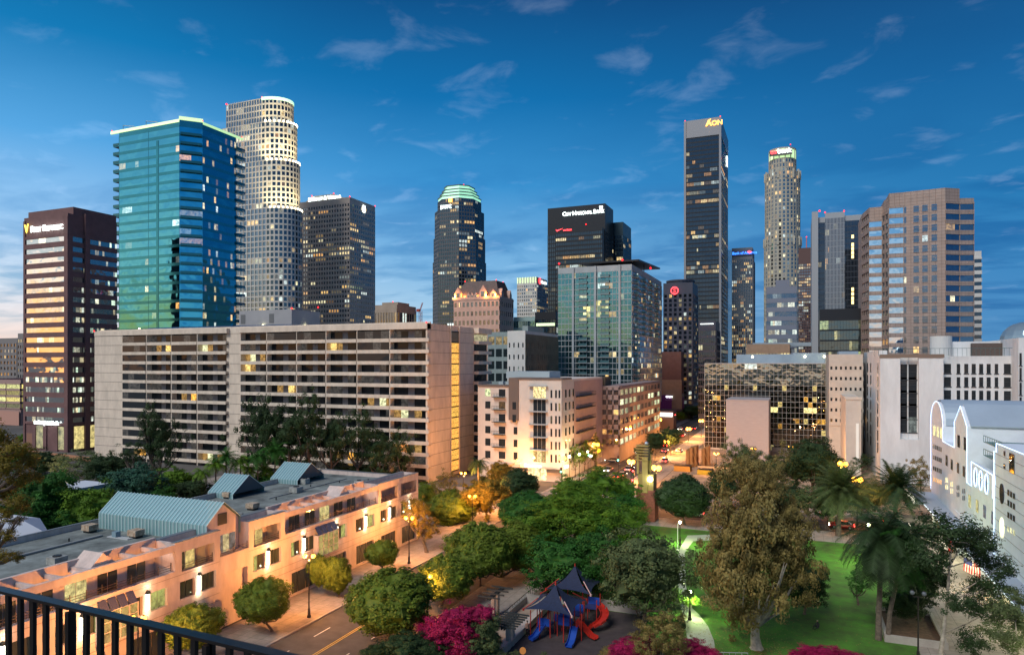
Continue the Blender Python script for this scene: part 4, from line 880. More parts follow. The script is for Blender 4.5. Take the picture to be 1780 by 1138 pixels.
PK = mat('pinkish board concrete', (.36, .33, .34), .85, nscale=.5, namt=.06, stretch=(1, 1, 6)); MB().box(a, b, v2, v2 + 20, 0, Z(697, b, v2)).box(a - .1, b + .1, v2 - .1, v2 + 20.1, Z(697, b, v2), Z(697, b, v2) + .3).build('wall', PK, r2)
# lower roofs behind
v = 420.
r, wall, wins, q = block('office_building', 'long low tan building with a row of lit openings above the mirrored glass building', 'building', 1297, 1373, None, 601, v, None, None, 1, 14, 2, depth=30, bot=26, top=2.2, pw=.3, sh=.3, lit=.95, pal=[(1, .8, .35)], ls=1.2)
done(r, wall, wins, mat('tan stone', (.34, .24, .17)), GLN); u0, u1, v0, v1, z1 = q
MB().box(u0 + 3, u1 + 22, v0 + 10, v0 + 25, z1, z1 + 2.2).build('roof_plant', mat('blue grey plant', (.28, .36, .44)), r)
# ---- white parking block
v = 240.
r, wall, wins, q = block('office_building', 'white block with rows of small dark slots between mirrored building and tall white building', 'building', 1441, 1500, None, 622, v, None, None, 6, 7, 3, depth=30, bot=12, top=1.5, pw=.55, sh=.7, pd=.2, sd=.18, lit=.05); done(r, wall, wins, mat('cream block', (.50, .46, .41), .8, nscale=.3, namt=.08), GLN)
MB().box(q[0] + 3, q[1] - 1, v + 4, v + 14, q[4], q[4] + 2.2).build('roof_plant', mat('blue grey plant', (.28, .36, .44)), r)
# ---- tall white building at right
WHT = mat('white painted wall', (.66, .69, .71), .8, nscale=.35, namt=.10, stretch=(1, 1, .25)); DKW = mat('dark window frame', (.03, .035, .04), .5)
v = 205.; u0 = U(1530, v); zt = Z(619, u0, v); v1 = V(1497, u0)
r = thing('white_building', 'large plain white building with a dark recessed window column and rows of small dark windows', 'building', (u0 + 30, v + 25, 0))
uA, uB, uC, uD = U(1565, v), U(1597, v), U(1640, v), U(1762, v)
wall = MB(); wall.box(u0, uA, v, v1, 0, zt); wall.box(uA, uB, v + 1.6, v1, 0, zt); wall.box(uA, uB, v, v + 1.6, 0, Z(763, uA, v)); wall.box(uB, uC, v, v1, 0, zt)
wall.box(uC, uD, v + 2.0, v1, 0, zt); zt2 = Z(588, uD, v); wall.box(uD, uD + 22, v - 4, v1, 0, zt2)
wall.box(u0 - .2, uC + .2, v - .2, v, zt - .4, zt + .5, 1); wins = []
zr = [Z(y, uA, v) for y in (648, 671, 694, 717, 740)] + [Z(758, uA, v)]
for z in zr[:5]:
    for a, b in ((.05, .42), (.5, .95)): wins.append([(fquad((uA, v + 1.6), (1, 0), (0, -1), (uB - uA) * a, (uB - uA) * b, z - 1.7, z + 2.3, .05), litc(.12, s=.4))])
wall.box(uA + (uB - uA) * .455, uA + (uB - uA) * .475, v + 1.3, v + 1.6, Z(763, uA, v), zt)
cols = [(1641, 1653), (1663, 1669), (1676, 1683), (1689, 1696), (1702, 1709), (1715, 1722), (1729, 1735), (1745, 1757)]
for y in (641, 664, 687, 709):
    for a, b in cols: z = Z(y, uC, v); wins.append([(fquad((0, v + 2), (1, 0), (0, -1), U(a, v + 2), U(b, v + 2), z - 1.1, z + 1.3, .05), litc(.08, s=.5))])
for y in (625, 650, 675, 700, 722):
    for a, b in ((1772, 1776), (1782, 1786)): z = Z(y, uD, v); wins.append([(fquad((0, v - 4), (1, 0), (0, -1), U(a, v - 4), U(b, v - 4), z - 1.4, z + 1.6, .05), (0, 0, 0))])
for y in (640, 664, 688, 712, 736, 760, 782):
    for t in (.12, .45, .62, .8): z = Z(y, u0, v); y0_ = v + (v1 - v) * t; wins.append([(fquad((u0, v1), (0, -1), (-1, 0), v1 - y0_, v1 - y0_ + 2.6, z - 1.4, z + 1.4, .05), litc(.1, s=.5))])
wall.build('wall', [WHT, mat('brown parapet cap', (.20, .15, .12), .8)], r)
FRM = MB()
for q in wins:
    p = q[0][0]
    if abs(p[0][1] - p[1][1]) < .01:
        x0_, x1_, y_, za, zb = p[0][0], p[1][0], p[0][1], p[0][2], p[2][2]; FRM.box(x0_ - .12, x1_ + .12, y_ - .12, y_ + .04, za - .25, za - .04); FRM.box(x0_ - .0, x1_, y_ - .05, y_ + .01, (za + zb) / 2 - .05, (za + zb) / 2 + .05)
tag(FRM.build('window_sill_field', DKW, r), kind='stuff'); put_windows(r, wins, GLN)
pm = MB(); pm.box(U(1645, v + 12), U(1757, v + 12), v + 12, v + 30, zt, Z(594, uC, v + 12)); pm.build('plant_room', WHT, r)
pm = MB(); pm.box(U(1690, v + 10), U(1757, v + 10), v + 10, v + 12, zt, Z(597, uC, v + 10)); pm.build('louvre_screen', mat('rusty louvre', (.10, .075, .065), .8, nscale=2, namt=.4, stretch=(1, 1, 8)), r)
pm = MB(); pm.prism(circ(U(1638, v + 10), v + 12, 2.6), zt, zt + 5.5); pm.build('water_tank', mat('pale tank', (.55, .56, .55), .6), r)
rl = MB()
for k in range(34): a = uA - 6 + k * 1.0; rl.box(a, a + .06, v + 1.0, v + 1.06, zt, zt + 2.0)
rl.box(uA - 6, uA + 28, v + 1, v + 1.08, zt + 1.95, zt + 2.05); rl.build('roof_railing', mat('teal rail', (.05, .12, .12), .5), r)
MB().box(u0, U(1545, v), v + 3, v1 - 10, zt, zt + 1.6).build('stair_housing', WHT, r)
# low annex on its left
v = 215.; a, b = U(1470, v), U(1497, v); r = thing('annex_building', 'lower cream annex at the left foot of the tall white building', 'building', ((a + b) / 2, v + 10, 0)); MB().box(a, b, v, v + 30, 0, Z(691, a, v)).box(a - .2, b + .2, v - .2, v, Z(691, a, v) - .5, Z(691, a, v) + .3).build('wall', mat('cream annex', (.56, .52, .47), .8, nscale=.3, namt=.06), r)
MB().box(b - 1.3, b - .6, v - .15, v - .02, 1, Z(735, a, v)).build('window', mat('lit panel glass', (.5, .5, .5), emit=(1, .95, .8), estr=.3), r)
# ---- white school with blue outline neon
NEON = mat('blue white outline neon', (.8, .85, 1), emit=(.45, .65, 1.0), estr=1.7); FID = mat('white stucco', (.70, .78, .88), .75, nscale=.5, namt=.05)
us = 25.6; zz = lambda x, y: Z(y, us, V(x, us))
r = thing('outlined_school', 'white building with arched, gabled and stepped roofline outlined in bluish neon', 'school', (us + 12, 130, 0))
vv = lambda x: V(x, us)
vA, vB, vC, vD, vE, vF = vv(1619), vv(1640), vv(1660), vv(1682), vv(1734), vv(1737)
zA = zz(1630, 693)
wall = MB()
# arch-fronted wing
arch = [(vA, 0), (vA, zz(1619, 727))] + [((vA + vB) / 2 + (vA - vB) / 2 * math.cos(math.pi * k / 12), zz(1619, 727) - .5 + (zA - zz(1619, 727)) * math.sin(math.pi * k / 12)) for k in range(0, 13)] + [(vB, 0)]
wall.prof(arch, 'x', us, us + 26)
zC = zz(1650, 772); wall.box(us, us + 26, vC, vB, 0, zC)
zg = zz(1669, 705); zg2 = zz(1660, 733)
gab = [(vC, 0), (vC, zg2), ((vC + vD) / 2, zg), (vD, zg2), (vD, 0)]
wall.prof(gab, 'x', us - .02, us + 40)
zE = zz(1690, 802); wall.box(us, us + 16, vE, vD, 0, zz(1684, 840)); wall.box(us + .0, us + .6, vE + .2, vv(1690), zz(1684, 840), zE)
zF = zz(1738, 770); wall.box(us - .3, us + 14, 60, vE, 0, zF - 1.2); wall.box(us - .3, us + 14, 60, vE - 1.2, zF - 1.2, zF)
wall.box(us - .02 - .1, us, vD, vC, 6, 6.3); 
for k in range(10): wall.box(us - .34, us - .3, 60, vE, 6 + k * 1.5, 6.05 + k * 1.5, 1)
# metal roofs
rfm = MB(); n = 12
rp = [((vA + vB) / 2 + (vA - vB) / 2 * 1.02 * math.cos(math.pi * k / 12), zz(1619, 727) - .4 + (zA - zz(1619, 727)) * 1.03 * math.sin(math.pi * k / 12)) for k in range(0, 13)]
for k in range(12): rfm.prof([rp[k], rp[k + 1], (rp[k + 1][0], rp[k + 1][1] + .15), (rp[k][0], rp[k][1] + .15)], 'x', us + .4, us + 26.2)
rfm.prof([(vC + .3, zg2), ((vC + vD) / 2, zg + .1), ((vC + vD) / 2, zg + .3), (vC + .3, zg2 + .2)], 'x', us + .4, us + 40.2); rfm.prof([(vD - .3, zg2), ((vC + vD) / 2, zg + .1), ((vC + vD) / 2, zg + .3), (vD - .3, zg2 + .2)], 'x', us + .4, us + 40.2)
rfm.build('roof', mat('pale blue metal roof', (.40, .50, .60), .45, .2, nscale=.2, namt=.05), r)
wall.build('wall', [FID, mat('grey score line', (.3, .32, .36), .8)], r)
ne = MB(); x_ = us - .12
ne.tube([(x_, vA, 6)] + [(x_, p[0], p[1]) for p in arch[1:-1]] + [(x_, vB, zC), (x_, vC, zC), (x_, vC, zg2), (x_, (vC + vD) / 2, zg), (x_, vD, zg2), (x_, vD, zz(1684, 840)), (x_, vv(1690), zz(1684, 840)), (x_, vv(1690), zE), (x_, vv(1727), zE - .2), (x_, vv(1727), zz(1727, 865)), (x_, vE, zz(1734, 870)), (x_ - .3, vE, zz(1734, 870) + 4)], .048, 6)
ne.tube([(x_ - .3, vE, 5.5), (x_ - .3, vE, zF - 1.2), (x_ - .3, vE - 1.2, zF - 1.2), (x_ - .3, vE - 1.2, zF), (x_ - .3, 60, zF)], .048, 6)
ne.build('neon_outline', NEON, r)
for k, c in enumerate((1697, 1706, 1716)):
    vc = vv(c); zc = zz(c, 829 + (c - 1697) * .62); pts = [(x_, vc + .95 * math.cos(t * math.pi / 10), zc + 1.45 * math.sin(t * math.pi / 10)) for t in range(21)]
    MB().tube(pts, .055, 6, cap=False).build('round_window_neon', NEON, r)
    MB().prof([(vc + .85 * math.cos(t * math.pi / 8), zc + 1.35 * math.sin(t * math.pi / 8)) for t in range(16)], 'x', us - .08, us + .02).build('round_window', mat('pale blue pane', (.2, .3, .42), .2), r)
wins = []
def sw(x0_, x1_, y0_, y1_, lit_=(0, 0, 0), o=.05):
    va_, vb_ = vv(x0_), vv(x1_); xm = (x0_ + x1_) / 2; wins.append([(fquad((us - (.3 if x0_ > 1734 else 0), va_), (0, -1), (-1, 0), 0, va_ - vb_, zz(xm, y1_), zz(xm, y0_), o + .02), lit_)])
for k in range(5):
    for y in (772, 791, 810, 829): sw(1622.5 + k * 3.2, 1624.6 + k * 3.2, y + k * 1.2, y + 7 + k * 1.4, (1.0, .55, .25) if y > 828 and k < 5 else (0, 0, 0))
for k in range(3): sw(1623 + k * 6, 1626.5 + k * 6, 740 + k * 1.8, 757 + k * 2.3, (.9, .8, .35))
for x, y in ((1646, 800), (1655, 807), (1666, 813), (1676, 819)):
    sw(x - 1.8, x + 1.8, y - 9, y + 9)
    for a in (-2.4, .5):
        for b in (0, 12): sw(x + a, x + a + 1.9, y + 30 + b, y + 38 + b, (1.0, .9, .5) if x < 1660 else (.1, .1, .1))
sw(1665, 1669.2, 756, 777); sw(1676, 1680.5, 760, 782)
for x, y in ((1686, 860), (1699, 868), (1712, 878), (1726, 889)): sw(x - 2, x + 2.4, y, y + 22, (.5, .45, .2) if x < 1705 else (.1, .12, .15))
sw(1760, 1769, 788, 822); sw(1750, 1753, 784, 792); sw(1750, 1753, 806, 814)
for k in range(3):
    for y in (851, 869, 890): sw(1757 + k * 5, 1760 + k * 5, y + k * 3, y + 10 + k * 3)
    for y in (915,): sw(1757 + k * 5, 1760 + k * 5, y + k * 3, y + 9 + k * 3, (.9, .9, .5))
put_windows(r, wins, GLN)
for y_, e in ((858, 0), (917, 1)):
    vc = vv(1747); zc = zz(1747, y_); MB().prof([(vc + .95 * math.cos(t * math.pi / 8), zc + 1.35 * math.sin(t * math.pi / 8)) for t in range(16)], 'x', us - .42, us - .3).build('oval_window', mat('lit oval pane', (.7, .7, .4), emit=(1, .95, .6), estr=1) if e else mat('dark oval pane', (.02, .03, .05), .1), r)
bal = MB(); bal.prof([(vv(1663) - .5, zC - 10), (vv(1663) - 3, zC - 10)], 'x', us, us) if 0 else None
bb = MB()
for z in (zz(1700, 800) + .4, zz(1700, 790) + 1.6):
    bb.box(us + 1.5, us + 9, vE + 1, vv(1690), z, z + .1); bb.box(us + 1.5, us + 9, vE + .95, vE + 1, z + 1, z + 1.08)
    for k in range(12): a = vE + 1 + k * (vv(1690) - vE - 1) / 11; bb.box(us + 1.5, us + 1.56, a, a + .07, z, z + 1.05)
    bb.box(us + 1.48, us + 1.58, vE + 1, vv(1690), z + 1.02, z + 1.1)
bb.build('terrace_railing', mat('teal terrace rail', (.06, .20, .20), .4, .4), r)
cpy = MB(); cpy.box(us - 3.2, us, 66, vA + 1, 4.8, 5.2); cpy.box(us - 4.6, us - 3.2, vB + 1, vA + 3, 4.7, 6.1); cpy.build('canopy', mat('blue grey canopy', (.30, .36, .44), .5), r)
MB().box(us - 4.75, us - 4.6, vB + 1, vA + 3, 4.85, 5.95).build('sign_board', mat('cream light sign', (.9, .9, .7), emit=(1, .95, .75), estr=2.2), r)
MB().box(us - 3.3, us - 3.2, 66, vB, 5.0, 5.1).build('canopy_light', mat('thin canopy light', (.8, .9, .9), emit=(.8, .95, 1), estr=.9), r)
dm = MB(); cxx, cyy = us + 13, vv(1752); zb = zz(1760, 742); n = 16
for k in range(6): a0 = math.pi / 2 * k / 6; a1 = math.pi / 2 * (k + .75) / 6; dm.prism(circ(cxx, cyy + 18, 5.2 * math.cos(a0), n), zb + 3.6 * math.sin(a0), zb + 3.6 * math.sin(a1), 0, top=circ(cxx, cyy + 18, 5.2 * math.cos(a1), n))
dm.build('ribbed_dome', mat('dome metal', (.22, .24, .27), .4, .5), r)
gd = thing('glass_dome', 'pale glass roof dome on the white building at the far right edge', 'dome', (0, 0, 0)); a, b = U(1785, 218), 218; gd.location = (a, b, Z(592, a, b)); dd = MB()
for k in range(6): a0 = math.pi / 2 * k / 6; a1 = math.pi / 2 * (k + 1) / 6; dd.prism(circ(a, b, 6 * math.cos(a0), n), Z(592, a, b) + 5 * math.sin(a0), Z(592, a, b) + 5 * math.sin(a1), 0, top=circ(a, b, 6 * max(.01, math.cos(a1)), n))
dd.build('dome_shell', mat('blue glass dome', (.25, .35, .42), .3, .4), gd)
# ground floor piers and lit shop fronts under the canopy
pr = MB(); lw = []
for k in range(12):
    y = 72 + k * 7.6; pr.box(us - .9, us - .3, y, y + 1.1, 0, 4.8)
    lw.append([(fquad((us - .3, y + 6.6), (0, -1), (-1, 0), 0, 4.6, .3, 4.0, .06), rnd.choice([(.9, .8, .4), (.5, .6, .35), (1, .7, .3), (.1, .1, .08)]))])
pr.build('pier', FID, r); put_windows(r, lw, glass('shop glass', (.1, .1, .1)), name='shop_window')
# left low white building with peaked roof and pale roofs among the trees
r = thing('tent_roof_building', 'white peaked roof end at the left edge beyond the tarred roof', 'building', (-80, 62, 0)); a = G(88, 930, 9.5); b = G(30, 905, 11.5); c = G(0, 945, 9.5)
pt = [Vector((*a, 9.5)), Vector((*b, 12)), Vector((c[0] - 4, c[1] - 2, 9.5)), Vector((b[0] - 8, b[1] + 8, 9.5)), Vector((b[0] - 20, b[1] - 5, 12))]
m_ = MB(); m_.quad([pt[0], pt[1], pt[2]]); m_.quad([pt[0], pt[3], pt[1]]); m_.quad([pt[1], pt[4], (c[0] - 22, c[1] - 9, 9.5), pt[2]]); m_.prism([(pt[2].x - 20, pt[2].y - 6), tuple(pt[2].xy), tuple(pt[0].xy), tuple(pt[3].xy), (pt[3].x - 14, pt[3].y)], 0, 9.49)
m_.build('roof', mat('white roof membrane', (.55, .60, .68), .7), r)
r = thing('shed', 'small flat white roof showing between the garden trees', 'building', (*G(120, 850), 0)); a, b = G(90, 862, 5), G(143, 840, 5); MB().box(a[0], b[0] + 3, a[1], b[1] + 2, 0, 5).box(a[0] + 1, b[0] + 1, a[1] + 3, b[1], 5, 5.8).build('wall', mat('white roof membrane', (.55, .60, .68)), r)
r = thing('garden_wall', 'long orange brick planter wall at the foot of the brown bank tower', 'wall', (-205, 150, 0)); a, b = G(30, 790), G(160, 800); MB().tube([(a[0] - 20, a[1] + 5, .6), (b[0] + 6, b[1] - 2, .6)], .9, 4).build('wall', mat('orange brick', (.42, .2, .11), .8, nscale=3, namt=.2), r)
# ================================================================== vegetation builders
def leafmat(name, col, var=.35, trans=.15, rough=.6, accent=None, sc_=.55):
    m = bpy.data.materials.new(name); m.use_nodes = True; t = m.node_tree; b = t.nodes['Principled BSDF']; b.inputs['Roughness'].default_value = rough; b.inputs['Specular IOR Level'].default_value = .2
    at = t.nodes.new('ShaderNodeAttribute'); at.attribute_name = 'tint'
    g = t.nodes.new('ShaderNodeNewGeometry'); n = t.nodes.new('ShaderNodeTexNoise'); n.inputs['Scale'].default_value = sc_; n.inputs['Detail'].default_value = 3; t.links.new(g.outputs['Position'], n.inputs['Vector'])
    a = t.nodes.new('ShaderNodeMath'); a.operation = 'MULTIPLY_ADD'; a.inputs[1].default_value = .7; t.links.new(at.outputs['Fac'], a.inputs[0]); 
    a2 = t.nodes.new('ShaderNodeMath'); a2.operation = 'MULTIPLY_ADD'; a2.inputs[1].default_value = 1.6; a2.inputs[2].default_value = -.65; t.links.new(n.outputs[0], a2.inputs[0]); t.links.new(a2.outputs[0], a.inputs[2])
    mx = t.nodes.new('ShaderNodeMix'); mx.data_type = 'RGBA'; mx.clamp_factor = True; t.links.new(a.outputs[0], mx.inputs[0])
    mx.inputs[6].default_value = (*[c * (1 - var) for c in col], 1); mx.inputs[7].default_value = (*(accent or [c * (1 + var * 1.3) for c in col]), 1)
    t.links.new(mx.outputs[2], b.inputs['Base Color'])
    tr = t.nodes.new('ShaderNodeBsdfTranslucent'); t.links.new(mx.outputs[2], tr.inputs[0]); ms = t.nodes.new('ShaderNodeMixShader'); ms.inputs[0].default_value = trans
    o = [x for x in t.nodes if x.type == 'OUTPUT_MATERIAL'][0]; t.links.new(b.outputs[0], ms.inputs[1]); t.links.new(tr.outputs[0], ms.inputs[2]); t.links.new(ms.outputs[0], o.inputs[0])
    return m
def rvec(r):
    while True:
        v = Vector((r.uniform(-1, 1), r.uniform(-1, 1), r.uniform(-1, 1)))
        if .01 < v.length < 1: return v
def add_leaf(vs, fs, ts, p, n, s, r, asp=.55):
    a = n.orthogonal().normalized(); b = n.cross(a); t = r.uniform(0, 6.283); x = a * math.cos(t) + b * math.sin(t); y = n.cross(x)
    i = len(vs); s2 = s * asp; k = n * (s * r.uniform(-.25, .25))
    vs += [tuple(p - x * s), tuple(p - y * s2 + k), tuple(p + x * s), tuple(p + y * s2 + k)]; fs.append((i, i + 1, i + 2, i + 3)); ts.append(min(1, max(0, r.gauss(.5, .22))))
def mesh_leaves(name, vs, fs, ts):
    me = bpy.data.meshes.new(name); me.from_pydata(vs, [], fs); at = me.attributes.new('tint', 'FLOAT', 'FACE'); at.data.foreach_set('value', ts); me.update(); return me
def crown(seed, nc, nl, cr, leaf, zs=1.0, core=.8, hollow=.55, lump=.18, shape=None, flat=1.0):
    """unit crown: clumps of leaves spread through an uneven ellipsoid, over a leafy lumpy heart"""
    r = random.Random(seed); vs, fs, ts = [], [], []
    off = Vector((r.uniform(0, 50), r.uniform(0, 50), r.uniform(0, 50)))
    def env(d):
        k = 1 + lump * mnoise.noise(d * 1.6 + off) * 2
        if shape: k *= shape(d)
        return k
    for c in range(nc):
        d = rvec(r).normalized(); rad = env(d) * (hollow + (1 - hollow) * r.random() ** .6) * .93
        cc = d * rad; cc.z *= zs; tint = r.gauss(0, .13); rr = cr * r.uniform(.7, 1.35)
        for k in range(nl):
            q = rvec(r); q.z *= flat; p = cc + q * rr
            n = (q.normalized() * .8 + d * .6 + rvec(r) * .6).normalized(); add_leaf(vs, fs, ts, p, n, leaf * r.uniform(.7, 1.3), r); ts[-1] = min(1, max(0, ts[-1] + tint))
    if core:
        i = len(vs); seg, rings = 20, 12
        for a in range(rings + 1):
            for b in range(seg):
                th = math.pi * a / rings; ph = 2 * math.pi * b / seg; d = Vector((math.sin(th) * math.cos(ph), math.sin(th) * math.sin(ph), math.cos(th)))
                e = env(d) * core * (1 + .12 * mnoise.noise(d * 5 + off)); vs.append((d.x * e, d.y * e, d.z * e * zs))
        for a in range(rings):
            for b in range(seg): q = i + a * seg; fs.append((q + b, q + seg + b, q + seg + (b + 1) % seg, q + (b + 1) % seg)); ts.append(.3)
    return mesh_leaves('crown', vs, fs, ts)
CR = {}
CR['ball'] = [crown(k, 300, 50, .125, .038, 1, .82, .84, .13) for k in (1, 2, 3)]
CR['broad'] = [crown(k, 200, 60, .17, .036, 1, .62, .6, .28, flat=.75) for k in (4, 5, 6)]
CR['feather'] = [crown(k, 130, 95, .21, .030, 1, .55, .6, .34, flat=.6) for k in (7, 8)]
CR['loose'] = [crown(k, 85, 60, .17, .034, 1, 0, .3, .35, flat=.8) for k in (9, 10)]
CR['tall'] = [crown(k, 150, 100, .135, .026, 1, .25, .42, .45, shape=lambda d: 1.08 - .28 * max(0, d.z)) for k in (11, 12)]
CR['clump'] = [crown(k, 34, 60, .30, .06, 1, 0, .2, .3) for k in (13, 14)]
BARK = mat('grey brown bark', (.13, .10, .08), .9, nscale=3, namt=.3); BARKP = mat('pale bark', (.34, .30, .25), .85, nscale=1.5, namt=.3)
LF = dict(ficus=leafmat('ficus leaf', (.115, .165, .018)), green=leafmat('bright leaf', (.066, .180, .016), accent=(.15, .27, .022)), deep=leafmat('deep green leaf', (.032, .115, .018)), dark=leafmat('dark leaf', (.032, .062, .022)),
          olive=leafmat('olive brown leaf', (.170, .135, .042), accent=(.33, .26, .085)), grey=leafmat('grey green leaf', (.095, .130, .050)), pine=leafmat('pine needle', (.17, .13, .018)), blue=leafmat('blue green leaf', (.030, .095, .060)),
          mag=leafmat('magenta bract', (.34, .012, .075), var=.5, accent=(.52, .022, .13), trans=.2), palm=leafmat('palm leaf', (.080, .110, .040)), pale=leafmat('pale leaf', (.20, .20, .08)))
def trunk_mb(h, r0, lean=(0, 0), limbs=4, crown_h=2.5, spread=1.5, seed=0, fork=.7):
    r = random.Random(seed); m = MB(); pts = [(0, 0, -.1), (lean[0] * .1, lean[1] * .1, h * .12), (lean[0] * .35 + r.uniform(-.1, .1), lean[1] * .35, h * .4), (lean[0] * .7 + r.uniform(-.15, .15), lean[1] * .7, h * fork), (lean[0], lean[1], h + crown_h * .3)]
    m.tube(pts, [r0 * 1.45, r0, r0 * .8, r0 * .7, r0 * .25], 8)
    for k in range(limbs):
        a = 2 * math.pi * (k + r.random() * .6) / limbs; s = Vector(pts[3]); e = Vector((lean[0] + math.cos(a) * spread, lean[1] + math.sin(a) * spread, h + crown_h * r.uniform(.1, .7))); md = s.lerp(e, .5) + Vector((0, 0, -.15 * spread)) + Vector((math.cos(a), math.sin(a), 0)) * spread * .12
        m.tube([tuple(s), tuple(md), tuple(e)], [r0 * .5, r0 * .34, r0 * .12], 6)
        for q in range(2):
            e2 = e + Vector((r.uniform(-1, 1), r.uniform(-1, 1), r.uniform(.2, 1))) * spread * .45; m.tube([tuple(md), tuple(e2)], [r0 * .22, r0 * .06], 5)
    return m
TN = [0]
def crown_obj(kind, lf, root, c, rad, rz=None, name='crown'):
    TN[0] += 1; o = bpy.data.objects.new(name, rnd.choice(CR[kind])); COL.objects.link(o); o.parent = root; o.location = c; o.scale = rad; o.rotation_euler = (0, 0, rnd.uniform(0, 6.28) if rz is None else rz)
    if not o.data.materials: o.data.materials.append(LF['ficus'])
    o.material_slots[0].link = 'OBJECT'; o.material_slots[0].material = LF[lf]; return o
def camright(px, d): k = px / FPX * d; return (k * CT, k * ST)   # a shift along the picture's rows, in metres on the ground
def tree(name, label, kind, lf, xc, yc, rx, rz, base=None, u=None, xb=None, group=None, bark=None, limbs=4, r0=None, deep=1.0, extra=()):
    """crown centre and radii by picture column and row, foot on the ground at base=(x,y) or on the line u=const at column xb"""
    if base: bu, bv = G(*base); xb = base[0]
    else: bu = u; bv = V(xb if xb is not None else xc, u); xb = xb if xb is not None else xc
    d = D(bu, bv); dx, dy = camright(xc - xb, d); zc = Z(yc, bu, bv); R1, RZ = rx * d / FPX, rz * d / FPX
    zc = max(zc, RZ * .75); t = thing(name, label, 'tree', (bu, bv, 0), group)
    h = max(.8, zc - RZ * .75); r0 = r0 or max(.1, .05 * (h + RZ) ** .9)
    TN[0] += 1; trunk_mb(h, r0, (dx, dy), limbs, RZ, R1 * .6, TN[0]).build('trunk', bark or BARK, None).parent = t
    R1 = R1 * .93; RZ = RZ * .93
    crown_obj(kind, lf, t, (dx, dy, zc), (R1, R1 * deep, RZ))
    for (ex, ey, erx, erz) in extra:
        a, b = camright(ex - xb, d); crown_obj(kind, lf, t, (a, b, Z(ey, bu, bv)), (erx * d / FPX, erx * d / FPX, erz * d / FPX))
    return t
def frond(m, p, az, el, ln, wid, droop, r, n=10, leaf=.5):
    """arching rachis with leaflets to both sides"""
    d = Vector((math.cos(az) * math.cos(el), math.sin(az) * math.cos(el), math.sin(el))); p = Vector(p); step = ln / n; side = Vector((-math.sin(az), math.cos(az), 0)); pts = [p.copy()]
    vs, fs, ts = m
    for k in range(n):
        d = (d + Vector((0, 0, -droop / n))).normalized(); q = p + d * step; up = side.cross(d).normalized()
        w = wid * math.sin(math.pi * min(1, (k + .8) / n) ** .8) + .08
        for s in (-1, 1):
            for j in range(3):
                o = p.lerp(q, j / 3); i = len(vs); tip = o + side * s * w + d * w * .55 - Vector((0, 0, w * .35 * r.uniform(.6, 1.4))); b2 = o + d * step * .26
                vs += [tuple(o), tuple(b2), tuple(tip)]; fs.append((i, i + 1, i + 2)); ts.append(min(1, max(0, r.gauss(.5, .25))))
        p = q
def palm_crown(seed, nf, wid, droop, e0, e1, n=10):
    r = random.Random(seed); m = ([], [], [])
    for k in range(nf):
        t = k / nf; az = k * 2.399 + r.uniform(-.2, .2); el = e0 + (e1 - e0) * t; frond(m, (0, 0, 0), az, el, r.uniform(.85, 1.05), wid, droop * r.uniform(.8, 1.2), r, n)
    return mesh_leaves('crown', *m)
CR['date'] = [palm_crown(21, 120, .115, 1.0, 1.35, -.45)]; CR['queen'] = [palm_crown(22, 30, .17, 2.0, 1.4, .05), palm_crown(23, 26, .19, 2.3, 1.3, 0)]; CR['bigqueen'] = [palm_crown(24, 74, .13, 2.1, 1.4, -.7, 14)]
def palm(name, label, kind, lf, xc, yc, rpx, base=None, u=None, xb=None, group=None, tr=.28, deep=1):
    if base: bu, bv = G(*base); xb = base[0]
    else: xb = xb if xb is not None else xc; bu = u; bv = V(xb, u)
    d = D(bu, bv); dx, dy = camright(xc - xb, d); zc = Z(yc, bu, bv); t = thing(name, label, 'palm tree', (bu, bv, 0), group); R1 = rpx * d / FPX
    MB().tube([(0, 0, -.1), (dx * .1, dy * .1, zc * .3), (dx * .5, dy * .5, zc * .7), (dx, dy, zc)], [tr * 1.25, tr, tr * .9, tr * 1.1], 10).build('trunk', BARK, None).parent = t
    crown_obj(kind, lf, t, (dx, dy, zc), (R1, R1, R1)); return t
def clump_tree(name, label, lf, foot, trunkpts, clumps, bark, r0, kind='clump', group=None, d0=None):
    """open tree: limbs drawn to separate leaf clumps; clumps = (x, y, rx, rz, depth shift)"""
    bu, bv = foot; d = d0 or D(bu, bv); t = thing(name, label, 'tree', (bu, bv, 0), group); m = MB()
    def P(x, y, dd=0): 
        q = d + dd; X = (x - CX) / FPX * q; return (X * CT - q * ST - bu, X * ST + q * CT - bv, H + (HY - y) / FPX * q)
    tp = [(0, 0, -.1)] + [P(*q) for q in trunkpts]; n = len(tp); m.tube(tp, [r0 * (1 - .75 * k / (n - 1)) for k in range(n)], 8)
    for (x, y, rx, rz, dd) in clumps:
        c = Vector(P(x, y, dd)); s = min((Vector(q) for q in tp[1:]), key=lambda q: (q - c).length + (2 if q.z > c.z else 0)); md = s.lerp(c, .55) + Vector((0, 0, -.2)); m.tube([tuple(s), tuple(md), tuple(c)], [r0 * .35, r0 * .2, r0 * .06], 6)
        for k in range(3): e = c + Vector((rnd.uniform(-1, 1), rnd.uniform(-1, 1), rnd.uniform(-.2, .8))) * rx * d / FPX * .7; m.tube([tuple(md), tuple(e)], [r0 * .12, r0 * .03], 4)
        crown_obj(kind, lf, t, tuple(c), (rx * d / FPX, rx * d / FPX, rz * d / FPX))
    m.build('trunk', bark, None).parent = t; return t
